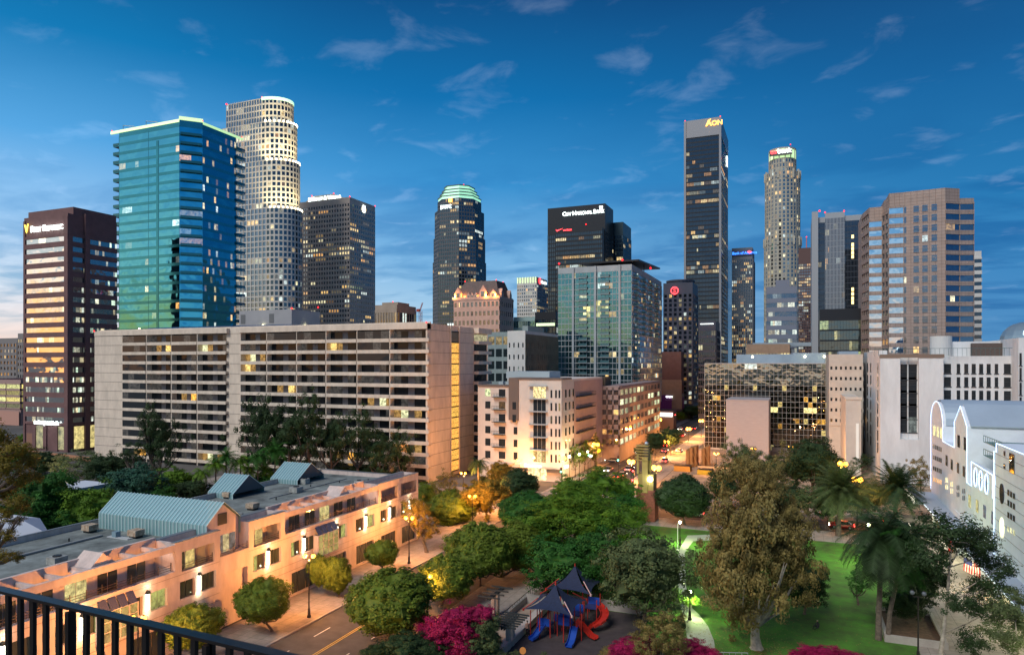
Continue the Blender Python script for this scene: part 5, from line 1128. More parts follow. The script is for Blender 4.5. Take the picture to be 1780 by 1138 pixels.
# ================================================================== ground surfaces
ASPH = mat('grey road asphalt', (.072, .066, .062), .8, nscale=.5, namt=.2); SIDE = mat('pavement concrete', (.30, .26, .23), .85, nscale=.7, namt=.16)  # road asphalt in a plain mottled grey
KERB = mat('kerb concrete', (.33, .30, .27), .8, nscale=1, namt=.1); PAINTW = mat('road paint white', (.65, .63, .58), .7, nscale=2, namt=.15); PAINTY = mat('road paint yellow', (.60, .38, .05), .7, nscale=2, namt=.15)
GRASS = mat('lawn', (.045, .165, .008), .9, nscale=.33, namt=.35, bump=.8, spots=(.040, .062, .012)); MULCH = mat('soil', (.10, .055, .03), .95, nscale=2, namt=.3); RUB = mat('dark rubber floor', (.055, .042, .045), .85, nscale=.8, namt=.2)
def sheet(mb, pts, z): mb.quad([(x, y, z) for x, y in pts])
def pave_joint(m, w=1.5):
    t = m.node_tree; b = t.nodes['Principled BSDF']; g = t.nodes.new('ShaderNodeNewGeometry'); br = t.nodes.new('ShaderNodeTexBrick'); br.offset = 0; br.inputs['Scale'].default_value = 1; br.inputs['Brick Width'].default_value = w; br.inputs['Row Height'].default_value = w; br.inputs['Mortar Size'].default_value = .02
    t.links.new(g.outputs['Position'], br.inputs['Vector']); old = b.inputs['Base Color'].links[0].from_socket; mx = t.nodes.new('ShaderNodeMix'); mx.data_type = 'RGBA'; mx.inputs[7].default_value = (.10, .09, .08, 1)
    t.links.new(br.outputs['Fac'], mx.inputs[0]); t.links.new(old, mx.inputs[6]); t.links.new(mx.outputs[2], b.inputs['Base Color'])
pave_joint(SIDE)
m = MB(); m.box(-55, -41.5, -60, 540, -.02, 0); m.box(-41.5, 300, 142, 157, -.02, 0); structure(m, 'road', ASPH)
m = MB(); m.box(-63.4, -55.3, -60, 112, 0, .14); m.box(-150, -55.3, 112, 157, -.02, .10); m.box(-58.0, -55.3, 157, 540, 0, .14); m.box(-41.2, -33.5, -60, 141.7, 0, .14); m.box(-33.5, 13, 134, 141.7, 0, .13); m.box(-41.2, -34, 157.3, 540, 0, .14); m.box(-34, 20, 157.3, 165, 0, .14)
m.box(12.5, 25.2, -20, 134, 0, .13); m.box(13, 60, 134, 141.7, 0, .13); structure(m, 'pavement', SIDE)
m = MB(); m.box(-55.3, -55, -60, 112, 0, .16); m.box(-41.5, -41.2, -60, 142, 0, .16); m.box(-41.2, 300, 141.7, 142, 0, .16); m.box(-55.3, -55, 157, 540, 0, .16); m.box(-41.5, -41.2, 157.3, 540, 0, .16); structure(m, 'kerb', KERB)
m = MB()
for k in range(-6, 20):
    v_ = k * 7.2
    if v_ < 136: m.box(-52.2, -52.05, v_, v_ + 3, 0, .004); m.box(-45.6, -45.45, v_ + 2, v_ + 5, 0, .004)
for k in range(16):
    m.box(-54.5 + k * .85, -54.1 + k * .85, 137.6, 140.6, 0, .004); m.box(-54.5 + k * .85, -54.1 + k * .85, 158, 161, 0, .004)
for k in range(9): v_ = 165 + k * 9; m.box(-51.7, -51.55, v_, v_ + 3, 0, .004)
structure(m, 'road_marking_white', PAINTW)
m = MB(); m.box(-49.02, -48.9, -60, 136, 0, .004); m.box(-48.72, -48.6, -60, 136, 0, .004); m.box(-49.02, -48.9, 162, 400, 0, .004); structure(m, 'road_marking_yellow', PAINTY)
m = MB(); m.prism(circ(-48.1, 66.2, .42, 14), 0, .012); tag(m.build('manhole_cover', mat('iron cover', (.05, .045, .04), .6)), 'round dark iron manhole cover beside the yellow centre line', 'manhole cover')
m = MB(); m.box(-33.5, 12.5, 20, 134, -.02, .10); structure(m, 'lawn', GRASS)
vs_, fs_, ts_ = [], [], []; rl_ = random.Random(5)
for k in range(2600):
    a_ = rl_.uniform(0, 6.283); q_ = abs(rl_.gauss(0, 1)) * 7; x_, y_ = -4 + q_ * math.cos(a_), 80 + q_ * math.sin(a_)
    if k % 3 == 0: x_, y_ = rl_.uniform(-15, 12), rl_.uniform(62, 132)
    if not (-16.5 < x_ < 12 and 55 < y_ < 133): continue
    add_leaf(vs_, fs_, ts_, Vector((x_, y_, .125 + rl_.random() * .03)), (Vector((0, 0, 1)) + rvec(rl_) * .5).normalized(), rl_.uniform(.06, .13), rl_)
fl_o = bpy.data.objects.new('fallen_leaves', mesh_leaves('fallen_leaves', vs_, fs_, ts_)); COL.objects.link(fl_o); fl_o.data.materials.append(LF['olive']); tag(fl_o, 'brown fallen leaves scattered over the lawn round the huge tree', 'leaves', kind='stuff')
m = MB(); pp = [(1205, 1165), (1246, 1165), (1245, 1140), (1241, 1112), (1231, 1088), (1216, 1068), (1203, 1056), (1197, 1044), (1193, 1020), (1188, 1022), (1184, 1048), (1187, 1070), (1192, 1095), (1198, 1125)]
pw_ = [G(*q, .115) for q in pp]; m.quad([(x, y, .115) for x, y in pw_]); m.quad([(*G(x, y, .115), .116) for x, y in ((1184, 1060), (1193, 1030), (1190, 960), (1205, 940), (1400, 930), (1400, 922), (1195, 930), (1180, 955), (1178, 1010))]); structure(m, 'park_path', mat('pale path concrete', (.34, .36, .30), .85, nscale=.6, namt=.1))
m = MB(); m.box(-29.5, -17, 60, 85.8, .10, .125); structure(m, 'playground_floor', RUB)
m = MB(); m.box(-33.5, -30.0, 55, 104, .10, .13); structure(m, 'playground_terrace', mat('tan terrace paving', (.33, .25, .19), .85, nscale=.7, namt=.15))
m = MB(); m.box(-150, -86, 20, 157, -.02, .05); structure(m, 'garden_ground', mat('garden soil and grass', (.06, .07, .035), .95, nscale=.4, namt=.4))
# bare ground of the building site right of the road
m = MB(); m.box(-34, 40, 165, 262, -.02, .02); structure(m, 'building_site_ground', mat('site soil', (.36, .26, .18), .95, nscale=.3, namt=.3))
for tr_ in ((590, 1048), (474, 1104), (668, 990), (742, 972)): pass
# ================================================================== low stucco building on the left
STU2 = mat('peach stucco', (.60, .49, .445), .85, nscale=.9, namt=.13, stretch=(1, 1, .3)); TAR = mat('tar and gravel roof', (.19, .215, .205), .95, nscale=.28, namt=.42, bump=.3)
SEAM = mat('seamed teal metal', (.26, .46, .48), .4, .35); CAP = mat('grey metal cap', (.22, .24, .26), .5, .4)
r = thing('low_stucco_building', 'long three storey peach stucco building with tarred flat roof, gabled bay and metal ridge roofs', 'building', (-74, 66, 0))
uF = -63.5; uB = -85.2; zR = 10.6; zP = 12.0
w = MB()
w.box(uB, uF - 3.2, -12, 108, 0, zR)                                   # body behind the terraces
w.box(uF - 3.2, uF - .6, -12, 108, 0, 7.6)                             # up to terrace floor
secs = [('T', -12, 28), ('B', 28, 34), ('T', 34, 55.4), ('B', 55.4, 61.8), ('G', 61.8, 66.4), ('B', 66.4, 73.0), ('T', 73.0, 95.2), ('B', 95.2, 108)]
wins = []; rails = []; canv = []
GLW = glass('stucco building glass', (.10, .11, .10), .55, .08, room=1.2)
def holes(v0_, v1_, z0_, z1_, hs, o0=-.6, o1=0.):
    """front wall strip with rectangular openings hs = (a, b, za, zb), in order along v"""
    cur = v0_
    for a, b, za, zb in hs:
        if a > cur: w.box(uF + o0, uF + o1, cur, a, z0_, z1_)
        if za > z0_: w.box(uF + o0, uF + o1, a, b, z0_, za)
        if zb < z1_: w.box(uF + o0, uF + o1, a, b, zb, z1_)
        cur = b
    if cur < v1_: w.box(uF + o0, uF + o1, cur, v1_, z0_, z1_)
def win(a, b, za, zb, c=(0, 0, 0), o=-.32, n=2):
    q = []
    for t in range(n): y0_ = a + (b - a) * t / n; y1_ = a + (b - a) * (t + 1) / n; q.append((fquad((uF, 0), (0, 1), (1, 0), y0_ + .04, y1_ - .04, za, zb, o), c if rnd.random() < .75 else (0, 0, 0)))
    wins.append(q)
GL_ = (.30, .32, .09); SC = []
def rail(u_, a, b, z, horiz=4):
    m_ = MB()
    for k in range(horiz): m_.box(u_ - .03, u_ + .03, a, b, z + .18 + k * .26, z + .22 + k * .26)
    n_ = max(2, int((b - a) / 1.6))
    for k in range(n_ + 1): y = a + (b - a - .05) * k / n_; m_.box(u_ - .035, u_ + .035, y, y + .05, z, z + 1.02)
    m_.build('terrace_rail', mat('dark brown rail', (.10, .07, .06), .5, .4), r)
li = 0
for kind, a, b in secs:
    L_ = b - a; n2 = max(1, round(L_ / 6.4)); st = L_ / n2; hs = []
    for k in range(n2):
        c = a + (k + .5) * st
        if kind == 'G': continue
        for s_ in (-1, 1):
            x0_, x1_ = (c - 2.55, c - .5) if s_ < 0 else (c + .5, c + 2.55); hs.append((x0_, x1_, 5.5, 7.5)); li += 1; win(x0_, x1_, 5.5, 7.5, GL_ if li % 5 in (0, 3) or (s_ > 0 and li % 4 == 1) else (0, 0, 0))
        SC.append(c)
    g1 = []
    for k in range(n2):
        if kind == 'G': continue
        c = a + (k + .5) * st; g1.append((c - 2.4, c + 2.4, .35, 3.3)); win(c - 2.4, c + 2.4, .35, 3.3, (.25, .2, .08) if rnd.random() < .25 else (0, 0, 0), n=3)
    if kind == 'G':
        g1 = [(a + .2, b - .2, 0, 6.6)]; holes(a, b, 0, 7.6 + 1.2, g1); w.box(uF - 3.15, uF - 3.1, a + .3, b - .3, 0, 6.5, 1)
        continue
    holes(a, b, 0, 4.4, g1); holes(a, b, 4.4, 8.0, hs)
    if kind == 'T':
        w.box(uF - .6, uF, a, b, 8.0, 8.9); rail(uF - .5, a + .1, b - .1, 8.85, 3)
    else:
        holes(a, b, 8.0, zP, [(a + .9, b - .9, 8.6, 10.8)] if L_ < 9 else [(a + .8, (a + b) / 2 - .5, 8.8, 10.9), ((a + b) / 2 + .5, b - .6, 8.8, 10.9)])
        w.box(uF - 3.2, uF - .6, a, a + .35, 7.6, zP); w.box(uF - 3.2, uF - .6, b - .35, b, 7.6, zP); w.box(uF - 3.25, uF - 2.9, a + .35, b - .35, 7.6, zP); w.box(uF - 2.9, uF - .6, a + .35, b - .35, zP - .9, zP - .75)
        if L_ < 9: rail(uF - .25, a + .95, b - .95, 8.6, 3); wins.append([(fquad((uF - 2.9, 0), (0, 1), (1, 0), a + 1 + t * (L_ - 2) / 3, a + 1 + (t + 1) * (L_ - 2) / 3 - .15, 7.7, 10.4, .05), (.55, .40, .14) if t != 1 else (.05, .04, .02)) for t in range(3)])
        else: rail(uF - .25, a + .9, (a + b) / 2 - .6, 8.8, 3); rail(uF - .25, (a + b) / 2 + .6, b - .7, 8.8, 3)
    if kind == 'T':
        # pergola beam, cross beams and back parapet with a small peak
        w.box(uF - .45, uF - .02, a, b, 11.1, 11.85)
        for k in range(int(L_ / 2.6)): y = a + 1.2 + k * 2.6; w.box(uF - 3.0, uF - .45, y, y + .3, 11.35, 11.8)
        w.box(uF - 3.35, uF - 2.95, a, b, zR - .1, zP + .35); mc = (a + b) / 2 + L_ * .12
        w.prof([(mc - 1.9, 11.3), (mc + 1.9, 11.3), (mc, 13.0)], 'x', uF - 3.3, uF - .5)
        n_ = int(L_ / 3.4)
        for k in range(n_):
            y = a + 1 + k * 3.4; c = ((.6, .5, .2) if k % 3 == 0 else (0, 0, 0)); wins.append([(fquad((uF - 3.2, 0), (0, 1), (1, 0), y + t * 1.15, y + (t + 1) * 1.15 - .08, 7.65, 10.1, .05), c) for t in range(2)])
# gabled bay
a, b = 60.7, 66.4; mid = (a + b) / 2
w.prof([(a + .32, 8.0), (b - .2, 8.0), (b - .2, 12.62), (mid + .1, 14.7), (a + .32, 12.62)], 'x', uF - 3.4, uF - 1.5); w.box(uF - 1.5, uF - .3, a + 1.2, b, 7.5, 8.7); rail(uF - .15, 61.9, b - .1, 8.7, 3)
w.box(uF - 1.46, uF - 1.4, mid - .7, mid + .7, 12.2, 13.6, 1)
wins.append([(fquad((uF - 1.5, 0), (0, 1), (1, 0), mid - 2 + t * 1.05, mid - 1.05 + t * 1.05, 8.8, 10.9, .06), (.5, .4, .2) if t in (0, 2) else (.1, .1, .1)) for t in range(4)])
# slanted glazed bay near the left, and another further on
for a, b, in ((46.2, 50.2), (79.0, 83.6)):
    g_ = MB(); g_.prof([(a, 3.4), (b, 3.4), (b, 8.6), (a, 8.6)], 'x', uF - .2, uF + .12) if 0 else None
    gb = MB()
    for k in range(4): x0_, x1_ = a + (b - a) * k / 4 + .05, a + (b - a) * (k + 1) / 4 - .05; [gb.quad([(uF + .75, x0_, z), (uF + .75, x1_, z), (uF + .75, x1_, z + .95), (uF + .75, x0_, z + .95)], 0, (.30, .24, .08)) for z in (4.4, 5.4, 6.4)]; gb.quad([(uF + .75, x0_, 7.4), (uF + .75, x1_, 7.4), (uF + .05, x1_, 8.5), (uF + .05, x0_, 8.5)], 0, (0, 0, 0))
    o_ = gb.build('glazed_bay', glass('bay glass', (.35, .33, .30), .8, .1), r)
    fb = MB(); fb.box(uF, uF + .74, a - .1, a, 4.3, 7.4); fb.box(uF, uF + .74, b, b + .1, 4.3, 7.4); fb.box(uF, uF + .78, a - .1, b + .1, 4.2, 4.35)
    for k in range(5): y = a + (b - a) * k / 4; fb.box(uF + .72, uF + .8, y - .05, y + .05, 4.35, 7.4)
    for z in (5.35, 6.35, 7.35): fb.box(uF + .72, uF + .79, a, b, z, z + .06)
    fb.build('bay_frame', STU2, o_)
# score lines
for z in (4.6, 8.3, 3.7): w.box(uF, uF + .015, -12, 61.7, z, z + .05, 2); w.box(uF, uF + .015, 66.5, 108, z, z + .05, 2)
# roof surface, parapets
rf = MB(); rf.box(uB + .3, uF - 3.4, -12, 107.6, zR, zR + .06); rf.build('roof', TAR, r)
w.box(uB, uB + .35, -12, 108, zR, zR + .75); w.box(uB, uF - 3.2, 107.6, 108, zR, zR + .8); w.box(uF - 3.6, uF - 3.25, 55.4, 60.2, zR, zP)
w.build('wall', [STU2, mat('dark doorway', (.03, .03, .035), .4), mat('stucco joint', (.30, .22, .18), .9)], r)
cp = MB()
for kind, a, b in secs:
    if kind == 'B': cp.box(uF - .65, uF + .04, a - .03, b + .03, zP, zP + .07); cp.box(uF - 3.6, uF - 2.9, a, b, zP, zP + .07)
cp.box(uB - .04, uB + .4, -12, 108.04, zR + .75, zR + .82); cp.box(uB + .4, uF - 3.2, 107.55, 108.04, zR + .8, zR + .87); cp.build('parapet_cap', CAP, r)
put_windows(r, wins, GLW, lim=90)
# metal roofs with standing seams
def seamroof(name, u0_, u1_, va_, vb_, ze, zr_, zb_=None, end=True):
    m_ = MB(); md = (va_ + vb_) / 2
    m_.quad([(u0_, va_, ze), (u1_, va_, ze), (u1_, md, zr_), (u0_, md, zr_)]); m_.quad([(u1_, vb_, ze), (u0_, vb_, ze), (u0_, md, zr_), (u1_, md, zr_)])
    m_.quad([(u0_, va_, ze), (u0_, md, zr_), (u0_, vb_, ze)])
    if end: m_.quad([(u1_, va_, ze), (u1_, vb_, ze), (u1_, md, zr_)], 1)
    if zb_ is not None: m_.quad([(u0_, va_, zb_), (u1_, va_, zb_), (u1_, va_, ze), (u0_, va_, ze)]); m_.quad([(u0_, vb_, zb_), (u0_, va_, zb_), (u0_, va_, ze), (u0_, vb_, ze)]); m_.quad([(u1_, vb_, zb_), (u0_, vb_, zb_), (u0_, vb_, ze), (u1_, vb_, ze)])
    n_ = int((u1_ - u0_) / .58); sl = math.hypot(md - va_, zr_ - ze)
    for k in range(n_ + 1):
        x = u0_ + (u1_ - u0_ - .05) * k / n_
        for s_ in (-1, 1):
            e = va_ if s_ < 0 else vb_; m_.quad([(x, e, ze + .005), (x + .05, e, ze + .005), (x + .05, md, zr_ + .005), (x, md, zr_ + .005)]) if 0 else m_.prof([(e, ze), (e, ze + .09), (md, zr_ + .09), (md, zr_)], 'x', x, x + .15, 2)
        if zb_ is not None: m_.box(x, x + .15, va_ - .06, va_, zb_, ze, 2)
    return m_.build(name, [SEAM, mat('dark gable end', (.06, .085, .10), .7), mat('pale standing seam', (.50, .66, .68), .4, .3)], r)
seamroof('seamed_roof', -83.2, uF - 1.25, 60.9, 66.3, 12.6, 14.9, zR, end=False)
seamroof('ridge_roof', -86.5, -81.4, 81.7, 88.6, 11.4, 13.9, zR); seamroof('ridge_roof', -86.5, -80.6, 95.7, 103, 11.4, 13.9, zR)
for x, y, lb in ((181, 918, 0), (260, 927, 0), (439, 885, 0), (397, 865, 1)):
    a, b = G(x, y, 10.7); b -= 1.9 if x < 300 else 0; m_ = MB(); m_.box(a - .55, a + .55, b - .5, b + .5, zR + .06, zR + .35, 1); m_.box(a - .7, a + .7, b - .65, b + .65, zR + .35, zR + 1.05, 0)
    for k in range(4): m_.box(a - .72, a + .72, b - .67, b + .67, zR + .42 + k * .15, zR + .47 + k * .15, 0)
    m_.build('roof_ventilator', [mat('rusty cream housing', (.42, .36, .28), .7, nscale=2.5, namt=.35, spots=(.22, .12, .06)), DARKM], r)
a, b = G(222, 928, 10.7); b -= 1.6; MB().box(a - 1.2, a + 2.4, b - .3, b + .5, zR + .06, zR + .16).build('duct_pad', mat('pale duct', (.45, .47, .48), .6), r); MB().box(a - .4, a + .3, b - .25, b + .4, zR + .16, zR + .8).build('roof_unit', mat('blue grey unit', (.20, .30, .36), .5), r)
du = MB(); du.box(-79, -78.6, 34, 58, zR + .12, zR + .3); du.box(-70, -69.8, 68, 92, zR + .1, zR + .22); du.box(-80, -72, 74, 74.25, zR + .1, zR + .25); du.box(-76.4, -76.2, 84, 104, zR + .1, zR + .2)
tag(du.build('conduit_field', mat('grey conduit', (.26, .27, .27), .6), r), kind='stuff')
for a, b, s_ in ((-72, 48, .7), (-76, 90, .8), (-70, 99, .6), (-80, 97, .6), (-74, 36, .7)):
    m_ = MB(); m_.box(a - s_, a + s_, b - s_, b + s_, zR + .2, zR + 1.0); m_.box(a - s_ * .9, a + s_ * .9, b - s_ * .9, b + s_ * .9, zR + .06, zR + .2); m_.prism(circ(a, b, s_ * .6, 12), zR + 1.0, zR + 1.12, 1); m_.build('roof_unit', [mat('weathered unit grey', (.33, .34, .32), .6, nscale=2, namt=.25), DARKM], r)
pi = MB()
for x, y in ((120, 940), (300, 905), (480, 868), (510, 850), (540, 845), (590, 838), (640, 835)): a, b = G(x, y, 10.7); pi.tube([(a, b, zR), (a, b, zR + .45)], .09, 6)
tag(pi.build('vent_pipe_field', DARKM, r), kind='stuff')
SCM = mat('sconce glow', (1, 1, .9), emit=(.9, 1, .85), estr=5)
for c in SC:
    if c < 20: continue
    s_ = MB(); s_.box(uF, uF + .22, c - .13, c + .13, 5.9, 7.6); so_ = s_.build('wall_sconce', SCM, r); MB().prof([(c - .22, 7.6), (c + .22, 7.6), (c, 7.95)], 'x', uF, uF + .4).build('sconce_cap', DARKM, so_)
    for z_s, pw_s in ((8.3, 26), (5.5, 26)):
        ld = bpy.data.lights.new('sconce_light', 'POINT'); lo = bpy.data.objects.new('sconce_light', ld); COL.objects.link(lo); lo.location = (uF + .45, c, z_s); ld.energy = pw_s; ld.color = (1, .93, .62); ld.shadow_soft_size = .1; lo.parent = r; lo.matrix_parent_inverse = r.matrix_basis.inverted()
# ================================================================== lamps
GLOB = mat('sodium globe', (1, .6, .2), emit=(1, .40, .03), estr=9); GLOBW = mat('white globe', (1, 1, .9), emit=(.85, 1, .55), estr=16); POLE = mat('dark lamp pole', (.035, .03, .028), .5, .5)
def make_lamp(label, h=6.4, globes=2, gm=GLOB, loc=(0, 0, 0), power=1700, col=(1, .38, .09), rz=0, group=None, gr=.24, name='street_lamp', below=.42, lit=True):
    t = thing(name, label, 'street lamp', loc, group, rz); p = MB(); p.tube([(0, 0, 0), (0, 0, .25), (0, 0, .3), (0, 0, 1.1), (0, 0, 1.15), (0, 0, h - .5)], [.26, .24, .17, .14, .09, .06], 10); ob = p.build('pole', POLE, None); ob.parent = t
    if globes == 2:
        b = MB(); b.tube([(-.55, 0, h - .35), (-.5, 0, h - .55), (0, 0, h - .5), (.5, 0, h - .55), (.55, 0, h - .35)], .04, 6); ob = b.build('bracket', POLE, None); ob.parent = t; gx = (-.55, .55)
    else: gx = (0,)
    for x in gx:
        ob = MB().ball((x, 0, h - .12), gr, 0, 14, 10, 1.1).build('globe', gm, None, smooth=True); ob.parent = t
        ob = MB().prism(circ(x, 0, .13, 8), h - .12 + gr * 1.02, h - .12 + gr * 1.02 + .1, 0, top=circ(x, 0, .03, 8)).build('finial', POLE, None); ob.parent = t
    if lit:
        ld = bpy.data.lights.new('lamp_light', 'POINT'); lo = bpy.data.objects.new('lamp_light', ld); COL.objects.link(lo); lo.location = (0, 0.25, h - .12 - gr - below); ld.energy = power * 2.1; ld.color = col; ld.shadow_soft_size = .18; lo.parent = t
    return t
LG = 'twin globe street lamps'
for x, yb, yt, lb in ((537, 1074, 966, 'lit twin globe lamp in the mid of the left pavement before the orange tree'), (711, 980, 900, 'lit twin globe lamp by the second storey windows further along the left pavement')):
    u_, v_ = G(x, yb); make_lamp(lb, Z(yt, u_, v_), loc=(u_, v_, .14), power=2300, group=LG, rz=.3)
u_ = -56.8; v_ = V(821, u_); make_lamp('lit twin globe lamp among the orange trees at the end of the low building', Z(862, u_, v_), loc=(u_, v_, .14), power=2600, group=LG, rz=.3)
v_ = V(240, u_); make_lamp('lit lamp glaring just behind the black railing', Z(1074, u_, v_), loc=(u_, v_, .14), power=2000, group=LG, rz=.3)
v_ = V(466, -41.8); make_lamp('lit lamp low at the bottom edge beyond the end of the railing', 6.3, loc=(-42.6, V(466, -42.6), .14), power=1500, group=LG, rz=1.25)
for x, y, u_, lb, pw_ in ((835, 0, 0, '', 0), (977, 800, -56.6, 'lamp at the near corner of the cream corner building', 700), (1036, 776, -56.6, 'lamp on the left beyond the junction beside the mauve flats', 2200), (1082, 758, -56.6, 'lamp before the striped parking podium', 2500), (1118, 744, -56.6, 'small lamp below the green glass condominium', 2200), (1146, 733, -56.6, 'far small lamp beneath the purple banner', 2200),
        (1097, 806, -40.4, 'bright lamp just left of the yellow park tower', 2600), (1141, 806, -36.0, 'bright lamp just right of the yellow park tower', 2600), (1158, 791, -40.2, 'bright lamp beside the construction walls', 2600), (1137, 781, -56.6, 'lamp behind the tower globe', 1500), (1172, 762, -40.2, 'lamp above the row of tail lights', 2400), (1197, 749, -40.2, 'far lamp at the right kerb near the bend', 2400), (1219, 735, -38, 'farthest lamp left of the mirrored building', 2400),
        (1490, 804, 6.0, 'bright lamp between the two date palms', 1700), (1465, 780, 8.0, 'lamp in front of the cream annex', 1000)):
    if not pw_: continue
    if x == 1490: v_ = 150.; u_ = U(x, v_)
    elif x == 1465: v_ = 172.; u_ = U(x, v_)
    elif x == 1141: v_ = 150.; u_ = U(x, v_)
    else: v_ = V(x, u_) if abs(T(x)) > .02 else 200
    h_ = Z(y - 4, u_, v_); 
    if h_ > 9 or h_ < 4.5: h_ = min(9, max(5.5, h_))
    make_lamp(lb, h_, loc=(u_, v_, .1), power=pw_ * (2.3 if v_ > 175 and x < 1300 else 1), group=LG, rz=rnd.choice([0, .2, -.2]), gr=.52)  # far globes oversize, their glare put into the shape
for x, yb, yt, lb, pw_ in ((1182, 948, 907, 'greenish white park lamp by the pale post at the back of the lawn', 900), (1199, 1078, 1028, 'greenish white path lamp glowing over the sapling', 1000), (1510, 985, 912, 'small white lamp inside the drooping palm fronds', 1100)):
    u_, v_ = G(x, yb); make_lamp(lb, Z(yt, u_, v_), 1, GLOBW, (u_, v_, .1), pw_, (.80, 1, .42), name='park_lamp', group='white park lamps')
for x, y, v_, lb in ((990, 793, 172, 'white globe lamp low in the far street trees'), (1007, 789, 176, 'second white globe among the street trees'), (1022, 785, 186, 'third small white globe up the street'), (1027, 792, 178, 'white globe behind the green signal')):
    u_ = U(x, v_); make_lamp(lb, max(3.5, Z(y, u_, v_)), 1, GLOBW, (u_, v_, .1), 240, (.9, 1, .6), name='globe_lamp', group='white globe lamps in the street', gr=.3)
for x_, v_, lb in ((-72, 143, 'lamp hidden by trees at the foot of the beige slab end wall'), (-68, 168, 'lamp between the beige slab end and the cream corner building'), (-60, 132, 'lamp among the trees at the driveway left of the junction')): make_lamp(lb, 6.2, loc=(x_, v_, .1), power=4600 if x_ < -70 else 2600, group=LG)
make_lamp('added lamp tucked between the two round trees on the right pavement', 5.2, loc=(-42.6, 74.6, .14), power=900, group=LG, rz=1.2)  # added lamp, unseen source for the yellow side of the clipped tree
a_, b_ = G(46, 772); make_lamp('white plaza lamp by the brown bank tower entrance', 5.5, 1, GLOBW, (a_, b_, 0), 1500, (1, .9, .6), name='globe_lamp', group='white globe lamps in the street')
a_, b_ = G(110, 838); make_lamp('white ground lamp lighting the pale garden tree', 2.2, 1, GLOBW, (a_, b_ - 2, 0), 420, (1, .95, .6), name='globe_lamp', group='white globe lamps in the street')
# plaza floodlight on the lawn side and wall lamps under the school canopy
for x, y, v_, c_, pw_ in ((1723, 991, 92, (1, .5, .15), 260),):
    u_ = 24.6; v_ = V(x, u_); t = thing('wall_lamp', 'orange glowing lantern on the school front near the flags', 'wall lamp', (u_, v_, Z(y, u_, v_))); MB().ball((0, 0, 0), .22, 0).build('globe', GLOB, None).parent = t; MB().box(-.03, .9, -.04, .04, .3, .36).build('bracket', POLE, None).parent = t
    ld = bpy.data.lights.new('lamp_light', 'POINT'); lo = bpy.data.objects.new('lamp_light', ld); COL.objects.link(lo); lo.location = (-.2, 0, -.45); ld.energy = pw_; ld.color = c_; lo.parent = t
for v_ in (80, 96, 112, 128, 144, 158):
    ld = bpy.data.lights.new('canopy_light', 'POINT'); lo = bpy.data.objects.new('canopy_light', ld); COL.objects.link(lo); lo.location = (23.6, v_, 4.3); ld.energy = 900; ld.color = (1, .95, .6); ld.shadow_soft_size = .3
u_, v_ = G(1596, 1150); t = make_lamp('tall unlit dark post with four small globes beside the planter', Z(1030, u_, v_), 2, mat('unlit globe', (.10, .12, .14), .2), (u_, v_, .1), lit=False, name='park_lamp'); 
u_, v_ = G(1178, 957); t = thing('white_post', 'thin pale post standing on the lawn left of the park lamp', 'post', (u_, v_, .1)); MB().tube([(0, 0, 0), (0, 0, 4.6)], [.07, .05], 8).prism(circ(0, 0, .18, 10), 0, .15).build('shaft', mat('pale post', (.6, .6, .5), emit=(.8, 1, .6), estr=.35), None).parent = t
# ================================================================== traffic signals
def signal(label, x, y, v_, red, green):
    u_ = U(x, v_); h_ = max(3.6, Z(y - 6, u_, v_)); t = thing('traffic_light', label, 'traffic light', (u_, v_, .1), 'traffic lights at the junction'); MB().tube([(0, 0, 0), (0, 0, .3), (0, 0, h_)], [.14, .08, .06], 8).build('pole', POLE, None).parent = t
    hd = MB().box(-.22, .22, -.32, -.06, h_ - 1.3, h_ - .1).build('signal_head', mat('signal housing', (.03, .035, .03), .5), None); hd.parent = t
    for k, (c, on) in enumerate((((1, .04, .04), red), ((1, .5, .05), 0), ((.1, 1, .45), green))):
        m_ = mat('signal %s' % ('red', 'amber', 'green')[k] + (' on' if on else ' off'), tuple(q * .15 for q in c), emit=c if on else None, estr=14); o = MB().prism(circ(0, 0, .13, 12), 0, .06).build('lens', m_, None); o.parent = hd; o.rotation_euler = (R(90), 0, 0); o.location = (0, -.32, h_ - .3 - k * .4); o.scale = (1.3, 1.3, 1)
signal('green signal at the cream building corner', 976, 818, 160, 0, 1); signal('green signal in the middle distance of the junction', 1075, 798, 162, 0, 1); signal('signal head showing red left of the yellow tower', 1101, 822, 141, 1, 0); signal('lower red pedestrian signal by the tower foot', 1100, 838, 140.4, 1, 0)
signal('green signal behind the far street trees', 1024, 790, 176, 0, 1); signal('red signal at the far bend', 1174, 726, 330, 1, 0)
